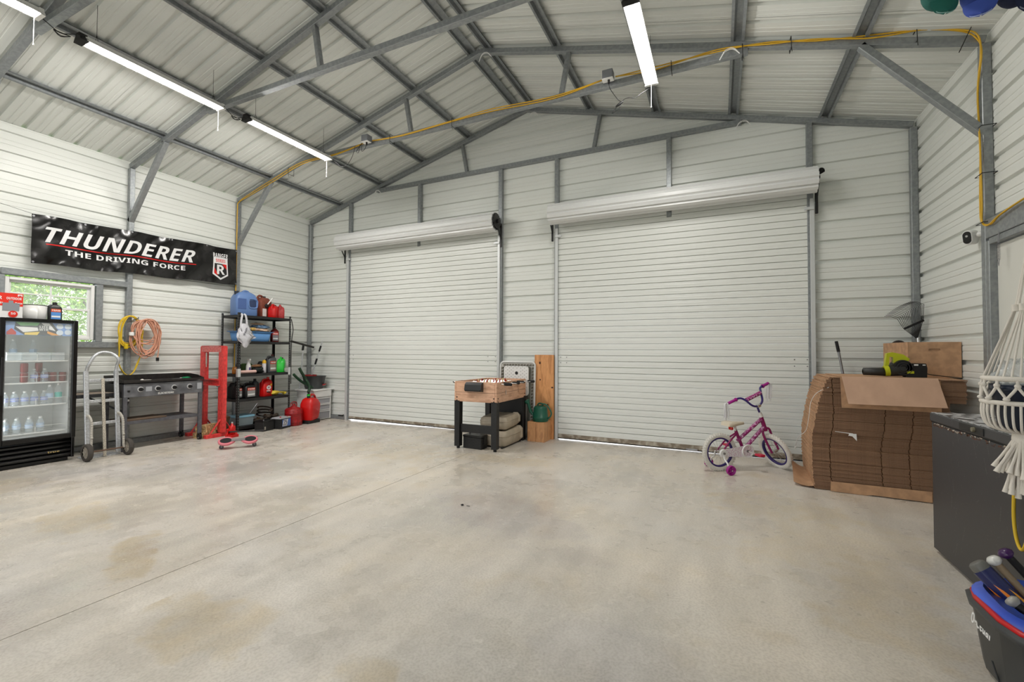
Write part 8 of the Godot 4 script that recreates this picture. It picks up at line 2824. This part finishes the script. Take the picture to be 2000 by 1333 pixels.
	solo("dry_twig", st, M.black, "tiny dark twig next to the crumb on the open floor", "debris", Vector3(5.47, 0, 3.06))

func capsule_ring(c: Vector3, n: Vector3, rx: float, ry: float) -> Array:
	var x = Vector3.UP.cross(n).normalized()
	var y = n.cross(x)
	var out = []
	for i in 20:
		var a = TAU * i / 20
		var s = Vector2(cos(a), sin(a))
		out.append(c + x * s.x * rx + y * (s.y * rx + signf(s.y) * (ry - rx)))
	return out

# ---------------------------------------------------------------- wiring
func wiring():
	var z = 1.51
	var t = thing("cable_bundle", "yellow electrical cables tied along the truss and down the post", "cable", Vector3.ZERO)
	var main = [Vector3(2.98, 4.24, z), Vector3(3.5, 4.21, z), Vector3(4.3, 4.225, z), Vector3(4.86, 4.245, z), Vector3(5.66, 4.215, z), Vector3(6.25, 4.27, z)]
	var right = [Vector3(6.38, 4.27, z), Vector3(6.79, 4.25, z), Vector3(7.38, 4.265, z), Vector3(7.82, 4.225, z), Vector3(8.2, 4.145, z), Vector3(8.6, 4.05, z), Vector3(8.94, 3.985, z), Vector3(9.17, 3.93, z), Vector3(9.27, 3.85, 1.53), Vector3(9.29, 3.7, 1.52), Vector3(9.29, 3.4, 1.50), Vector3(9.29, 2.95, 1.52), Vector3(9.29, 2.5, 1.50), Vector3(9.29, 2.34, 1.52), Vector3(9.29, 2.29, 1.6), Vector3(9.285, 2.32, 1.75), Vector3(9.285, 2.345, 1.95), Vector3(9.285, 2.36, 2.2), Vector3(9.3, 2.36, 2.46)]
	var left = [Vector3(2.85, 4.24, z), Vector3(2.3, 4.17, z), Vector3(1.6, 4.17, z), Vector3(1.0, 4.02, z), Vector3(0.4, 3.86, z), Vector3(0.10, 3.77, z), Vector3(0.062, 3.66, z), Vector3(0.06, 3.2, z), Vector3(0.06, 2.8, z), Vector3(0.058, 2.3, z), Vector3(0.06, 1.7, z), Vector3(0.06, 1.0, z)]
	rng.seed = 8
	for run in [main, right, left]:
		for k in 2:
			var st = nb()
			var p = []
			for i in run.size():
				var off = Vector3(0, rng.randf_range(-0.02, 0.02) if i > 0 and i < run.size() - 1 else 0.0, 0.005 * k)
				if run[i].x > 9.2: off = Vector3(-0.004 * k, 0.0, rng.randf_range(-0.03, 0.03) + 0.006 * k)
				if run[i].x < 0.2: off = Vector3(0.004 * k, 0, 0.008 * k - 0.004)
				p.append(run[i] + off)
			tube(st, smooth(p, 5), 0.0062, 6)
			part("cable", st, M.romex, t)
	for q in [[Vector3(4.3, 4.215, 1.47), 0.0], [Vector3(6.95, 4.23, 1.47), 0.0], [Vector3(7.6, 4.215, 1.47), 0.0], [Vector3(8.0, 4.17, 1.47), 0.1], [Vector3(8.9, 3.965, 1.47), 0.2], [Vector3(1.3, 4.09, 1.47), 0.2], [Vector3(3.3, 4.215, 1.47), 0.0]]:
		var st = nb()
		var a = q[0]
		tube(st, [a + Vector3(0, 0.05, -0.045), a + Vector3(0, 0.05, 0.058), a + Vector3(0.003, -0.05, 0.058), a + Vector3(0, -0.05, -0.045)], 0.0035, 5, true)
		tube(st, [a + Vector3(0.003, -0.05, 0.058), a + Vector3(0.008, -0.09, 0.05)], 0.003, 4)
		part("cable_tie", st, M.cord, t)
	for y in [2.72, 3.1, 2.33]:
		var st = nb()
		var a = Vector3(9.337, y, 1.49)
		tube(st, [a + Vector3(-0.055, 0, -0.06), a + Vector3(-0.06, 0, 0.06), a + Vector3(0.03, 0, 0.06), a + Vector3(0.03, 0, -0.06)], 0.0035, 5, true)
		part("cable_tie", st, M.cord, t)
	var st = nb()
	tube(st, [Vector3(9.15, 3.72, 1.56), Vector3(9.24, 3.93, 1.535), Vector3(9.28, 3.97, 1.53)], 0.0035, 5)
	part("cable_tie", st, M.cord, t)
	# white wire coils tucked over the truss corners
	for q in [Vector3(4.8, 4.935, 1.52), Vector3(4.84, 4.91, 0.05), Vector3(7.68, 4.165, 0.05), Vector3(1.80, 4.165, 0.05), Vector3(7.5, 4.205, 1.53)]:
		st = nb()
		for k in 2:
			tube(st, smooth([q + Vector3(-0.1, -0.06, 0.02), q + Vector3(-0.05, 0.005 + 0.012 * k, 0.03), q + Vector3(0.02, 0.01 + 0.012 * k, 0.03), q + Vector3(0.075, -0.04, 0.02)], 4), 0.004, 5)
		solo("white_wire", st, M.white, "short loop of white wire over a steel truss joint", "wire", Vector3.ZERO, 0.0, "white wire loops on the trusses")
	# junction boxes with outlets
	for i in 2:
		var c = [Vector3(2.92, 4.235, z + 0.02), Vector3(6.31, 4.25, z + 0.02)][i]
		var jb = thing("junction_box", ["grey junction box with a white outlet over the left roll-up door", "grey junction box with a white outlet beside the right bay light"][i], "junction box", c)
		part("case", bx(Vector3(0, 0.02, 0.03), Vector3(0.11, 0.09, 0.10), 0.004), mat(Color(0.5, 0.51, 0.53), 0.5), jb)
		part("outlet_plate", bx(Vector3(0, -0.03, 0.04), Vector3(0.12, 0.008, 0.08), 0.002), M.white, jb)
		st = nb()
		cyl(st, Vector3(0.01, -0.034, 0.04), Vector3(0.01, -0.075, 0.04), 0.013, 0.01, 12)
		part("plug", st, M.cord, jb)
	st = nb()
	tube(st, smooth([Vector3(6.32, 4.18, 1.57), Vector3(6.34, 4.1, 1.59), Vector3(6.42, 3.965, 1.6), Vector3(6.46, 3.92, 1.6), Vector3(6.43, 3.86, 1.6), Vector3(6.36, 3.83, 1.6), Vector3(6.46, 3.93, 1.6), Vector3(6.52, 3.955, 1.6), Vector3(6.6, 3.94, 1.6), Vector3(6.66, 3.98, 1.58), Vector3(6.75, 4.05, 1.53)], 6), 0.0032, 6)
	ball(st, Vector3(6.44, 3.91, 1.6), Vector3(0.05, 0.014, 0.014), 10, 6, Basis(Vector3.BACK, 0.5))
	solo("light_cord", st, M.cord, "black lamp cord with a bundled slack from the right bay light to its outlet", "cord")
	st = nb()
	tube(st, smooth([Vector3(2.93, 4.17, 1.57), Vector3(2.92, 4.09, 1.6), Vector3(2.87, 4.08, 1.6), Vector3(2.86, 4.2, 1.59)], 5), 0.0032, 6)
	tube(st, smooth([Vector3(2.85, 4.22, 1.56), Vector3(2.78, 4.1, 1.6), Vector3(2.82, 4.06, 1.61), Vector3(2.84, 4.18, 1.6)], 5), 0.0032, 6)
	tube(st, smooth([Vector3(2.7, 4.2, 1.55), Vector3(2.68, 4.05, 1.58), Vector3(2.6, 3.93, 1.6), Vector3(2.48, 3.93, 1.6), Vector3(2.36, 4.04, 1.63)], 5), 0.0032, 6)
	solo("light_cord", st, M.cord, "black lamp cord looping from the left outlet to the nearest shop light", "cord")
	for k in 2:
		var zc = 3.0 if k == 0 else 4.52
		st = nb()
		tube(st, smooth([Vector3(2.3, 4.06, zc + (0.15 if k == 0 else 0.16)), Vector3(2.29, 4.02, zc + 0.08), Vector3(2.28, 4.0, zc - 0.0), Vector3(2.3, 4.05, zc - 0.1), Vector3(2.3, 4.06, zc - 0.14)], 5), 0.0035, 6)
		rng.seed = 90 + k
		for q in 4:
			tube(st, smooth([Vector3(2.28, 4.0, zc + 0.05), Vector3(2.28 + rng.randf_range(-0.03, 0.03), 4.0 + rng.randf_range(-0.03, 0.02), zc), Vector3(2.28, 4.01, zc - 0.06)], 3), 0.0035, 5)
		solo("light_cord", st, M.cord, ["short bundled cord joining the shelving light and the griddle light", "short bundled cord joining the griddle light and the fridge light"][k], "cord")

func more_materials():
	M.whitedoor = mat(Color(0.84, 0.84, 0.81), 0.4)
	M.glass = mat(Color(0.95, 0.97, 0.96, 0.2), 0.03)  # the window's pale haze is painted into this milky white
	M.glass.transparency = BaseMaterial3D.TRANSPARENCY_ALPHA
	M.clearglass = mat(Color(0.9, 0.95, 0.94, 0.08), 0.03)
	M.clearglass.transparency = BaseMaterial3D.TRANSPARENCY_ALPHA
	M.clearplastic = mat(Color(0.92, 0.95, 0.96, 0.28), 0.12)
	M.clearplastic.transparency = BaseMaterial3D.TRANSPARENCY_ALPHA
	M.gold = mat(Color(0.78, 0.68, 0.45), 0.35, 0.6)
	M.stripglow = mat(Color(1, 1, 1), 0.5)
	M.stripglow.emission_enabled = true
	M.stripglow.emission = Color(0.95, 1.0, 1.0)
	M.stripglow.emission_energy_multiplier = 1.5
	var worn = noise_tex(51, 0.05, Color(0.86, 0.86, 0.86), Color(1, 1, 1), 256, FastNoiseLite.TYPE_SIMPLEX_SMOOTH, 5)
	M.alu = textured(mat(Color(0.80, 0.81, 0.82), 0.42, 0.45), worn, 3.0)
	M.alucast = textured(mat(Color(0.78, 0.76, 0.72), 0.6, 0.2), worn, 4.0)
	M.wornpaint = textured(mat(Color(0.80, 0.77, 0.71), 0.7), noise_tex(52, 0.08, Color(0.68, 0.67, 0.66), Color(1, 1, 1), 256, FastNoiseLite.TYPE_SIMPLEX_SMOOTH, 5, [0.35, 0.6]), 4.0)
	M.griddlepanel = textured(mat(Color(0.47, 0.475, 0.49), 0.4, 0.25), noise_tex(53, 0.012, Color(0.75, 0.75, 0.76), Color(1.0, 1.0, 1.0), 256), 1.3)
	M.griddledark = mat(Color(0.16, 0.16, 0.17), 0.5)
	M.griddleleg = textured(mat(Color(0.38, 0.38, 0.40), 0.5, 0.2), worn, 1.5)
	M.castiron = textured(mat(Color(0.13, 0.11, 0.10), 0.55), noise_tex(54, 0.03, Color(0.6, 0.55, 0.5), Color(1, 1, 1), 256), 2.0)
	M.wornboard = textured(mat(Color(0.62, 0.56, 0.5), 0.8), worn, 1.5)
	M.orangecord = mat(Color(0.82, 0.60, 0.50), 0.65)
	M.yellowcord = mat(Color(0.86, 0.72, 0.16), 0.6)
	M.romex = mat(Color(0.84, 0.66, 0.14), 0.5)
	M.vinyl = textured(mat(Color(0.15, 0.145, 0.145), 0.15), noise_tex(55, 0.007, Color(0.45, 0.45, 0.45), Color(1.0, 1.0, 1.0), 512, FastNoiseLite.TYPE_SIMPLEX_SMOOTH, 5, [0.35, 0.7]), 0.8)
	M.vinylink = mat(Color(0.1, 0.1, 0.1), 0.3)
	M.pressred = textured(mat(Color(0.88, 0.26, 0.25), 0.45), noise_tex(56, 0.03, Color(0.86, 0.83, 0.82), Color(1, 1, 1), 256, FastNoiseLite.TYPE_SIMPLEX_SMOOTH, 5), 2.0)
	M.pressfaded = textured(mat(Color(0.86, 0.46, 0.44), 0.5), worn, 2.0)
	M.blockwood = textured(mat(Color(0.84, 0.71, 0.52), 0.85), noise_tex(57, 0.02, Color(0.7, 0.66, 0.6), Color(1, 1, 1), 256), 4.0)
	M.pink = mat(Color(0.82, 0.46, 0.50), 0.4)
	M.speckle = textured(mat(Color(0.72, 0.7, 0.7), 0.4, 0.3), noise_tex(58, 0.15, Color(0.45, 0.42, 0.42), Color(1, 1, 1), 128), 12.0)
	M.blacksteel = mat(Color(0.075, 0.075, 0.08), 0.45)
	M.blackboard = mat(Color(0.06, 0.06, 0.062), 0.6)
	M.slotgrey = mat(Color(0.45, 0.46, 0.46), 0.6)
	M.bluejug = mat(Color(0.38, 0.50, 0.70), 0.42)
	M.dustred = textured(mat(Color(0.55, 0.26, 0.20), 0.7), noise_tex(59, 0.025, Color(0.8, 0.9, 0.8), Color(1, 1, 1), 256), 3.0)
	M.fadedred = textured(mat(Color(0.72, 0.22, 0.22), 0.55), worn, 3.0)
	M.bluetub = mat(Color(0.38, 0.58, 0.80), 0.4)
	M.bagplastic = mat(Color(0.82, 0.82, 0.84, 0.88), 0.35)
	M.bagplastic.transparency = BaseMaterial3D.TRANSPARENCY_ALPHA
	M.neon = mat(Color(0.14, 0.75, 0.22), 0.35)
	M.dustblack = textured(mat(Color(0.12, 0.12, 0.12), 0.65), noise_tex(60, 0.04, Color(0.55, 0.55, 0.55), Color(1, 1, 1), 256), 4.0)
	M.scuffred = textured(mat(Color(0.62, 0.08, 0.10), 0.4), noise_tex(61, 0.04, Color(0.6, 0.55, 0.55), Color(1, 1, 1), 256, FastNoiseLite.TYPE_SIMPLEX_SMOOTH, 5, [0.2, 0.5]), 3.0)
	M.bucketgrey = mat(Color(0.24, 0.25, 0.255), 0.45)
	M.tablewood = textured(mat(Color(0.87, 0.70, 0.58), 0.5), wood_tex(71, Color(0.86, 0.82, 0.8), Color(1, 1, 1)), 1.0)
	M.tablewood.uv1_scale = Vector3(6, 6, 0.8)
	M.tablewoodx = textured(mat(Color(0.87, 0.70, 0.58), 0.5), M.tablewood.albedo_texture, 1.0)
	M.tablewoodx.uv1_scale = Vector3(0.8, 6, 6)
	M.tableleg = textured(mat(Color(0.085, 0.085, 0.09), 0.5), noise_tex(62, 0.05, Color(0.8, 0.8, 0.8), Color(1, 1, 1), 128), 4.0)
	M.tanvinyl = textured(mat(Color(0.74, 0.69, 0.61), 0.55), noise_tex(73, 0.02, Color(0.9, 0.9, 0.9), Color(1, 1, 1), 128), 2.0)
	M.pine = textured(mat(Color(0.86, 0.62, 0.40), 0.55), wood_tex(72, Color(0.86, 0.82, 0.78), Color(1, 1, 1)), 1.0)
	M.pine.uv1_scale = Vector3(4, 0.6, 4)
	M.pine2 = textured(mat(Color(0.87, 0.65, 0.45), 0.6), M.pine.albedo_texture, 1.0)
	M.pine2.uv1_scale = Vector3(5, 0.9, 5)
	M.pineknot = mat(Color(0.24, 0.12, 0.07), 0.7)
	M.greenplastic = mat(Color(0.10, 0.36, 0.28), 0.4)
	M.tyrewhite = mat(Color(0.86, 0.85, 0.82), 0.6)
	M.bikepurple = mat(Color(0.19, 0.13, 0.42), 0.3)
	M.bikemagenta = mat(Color(0.55, 0.05, 0.36), 0.3)
	M.bikegraphic = textured(mat(Color(0.9, 0.82, 0.9), 0.35), noise_tex(63, 0.05, Color(0.62, 0.1, 0.45), Color(1, 1, 1), 128, FastNoiseLite.TYPE_CELLULAR, 2, [0.5, 0.75]), 8.0)
	M.bikeguard = textured(mat(Color(0.9, 0.88, 0.9), 0.35), noise_tex(64, 0.05, Color(0.78, 0.45, 0.62), Color(1, 1, 1), 128, FastNoiseLite.TYPE_CELLULAR, 2, [0.15, 0.3]), 9.0)
	M.bikegrip = mat(Color(0.62, 0.05, 0.52), 0.4)
	M.tinsel = mat(Color(0.92, 0.92, 0.93), 0.25, 0.35)
	M.cardfluteshade = textured(mat(Color(0.60, 0.47, 0.37), 0.95), noise_tex(65, 0.12, Color(0.72, 0.7, 0.68), Color(1, 1, 1), 128), 10.0)  # darker brown holds the shadow inside the open flutes
	M.cardpale = textured(mat(Color(0.76, 0.62, 0.52), 0.8), noise_tex(66, 0.02, Color(0.95, 0.95, 0.95), Color(1, 1, 1), 128), 2.0)
	M.blowergrey = mat(Color(0.15, 0.15, 0.14), 0.5)
	M.blowerlime = mat(Color(0.70, 0.72, 0.06), 0.4)
	M.chestpaint = textured(mat(Color(0.75, 0.75, 0.76), 0.38, 0.1), scratch_tex(), 1.0)
	M.chesttopsheen = textured(mat(Color(0.75, 0.75, 0.76), 0.4, 0.2), noise_tex(68, 0.025, Color(0.25, 0.25, 0.26), Color(1, 1, 1), 256, FastNoiseLite.TYPE_SIMPLEX_SMOOTH, 5, [0.42, 0.55]), 2.0)  # white blotches hold a painted reflection as well as worn paint
	M.rope = textured(mat(Color(0.92, 0.90, 0.86), 0.95), noise_tex(69, 0.2, Color(0.88, 0.87, 0.86), Color(1, 1, 1), 128), 20.0)

func wood_tex(sd: int, lo: Color, hi: Color) -> Texture2D:
	var fn = FastNoiseLite.new()
	fn.seed = sd
	fn.noise_type = FastNoiseLite.TYPE_SIMPLEX_SMOOTH
	fn.frequency = 0.012
	fn.fractal_octaves = 5
	fn.domain_warp_enabled = true
	fn.domain_warp_amplitude = 12.0
	var t = NoiseTexture2D.new()
	t.width = 256
	t.height = 256
	t.seamless = true
	t.noise = fn
	var g = Gradient.new()
	g.offsets = PackedFloat32Array([0.2, 0.45, 0.55, 0.8])
	g.colors = PackedColorArray([lo, hi, lo.lerp(hi, 0.5), hi])
	t.color_ramp = g
	return t

# scuffs and scratches: pale thin strokes on dark paint
func scratch_tex() -> Texture2D:
	var n = 512
	var img = Image.create(n, n, false, Image.FORMAT_RGB8)
	img.fill(Color(0.30, 0.30, 0.305))
	var r = RandomNumberGenerator.new()
	r.seed = 404
	for k in 38:
		var x = r.randf() * n; var y = r.randf() * n
		var a = r.randf_range(1.2, 1.9)
		var l = r.randi_range(4, 46)
		for i in l:
			var px = int(x + cos(a) * i) % n; var py = int(y + sin(a) * i) % n
			if r.randf() < 0.75:
				img.set_pixel(absi(px), absi(py), Color(0.75, 0.75, 0.74) if r.randf() < 0.5 else Color(0.45, 0.42, 0.39))
	for k in 120:
		img.set_pixel(r.randi() % n, r.randi() % n, Color(1, 1, 1))
	return ImageTexture.create_from_image(img)

func _ready():
	rng.seed = 7
	setup_view()
	make_materials()
	more_materials()
	lights()
	floor_slab()
	walls()
	frames()
	doors_and_window()
	outside()
	fridge()
	hand_truck()
	griddle()
	cords()
	banner()
	press()
	knee_board()
	shelving()
	foosball()
	bicycle()
	cardboard()
	right_side()
	wiring()
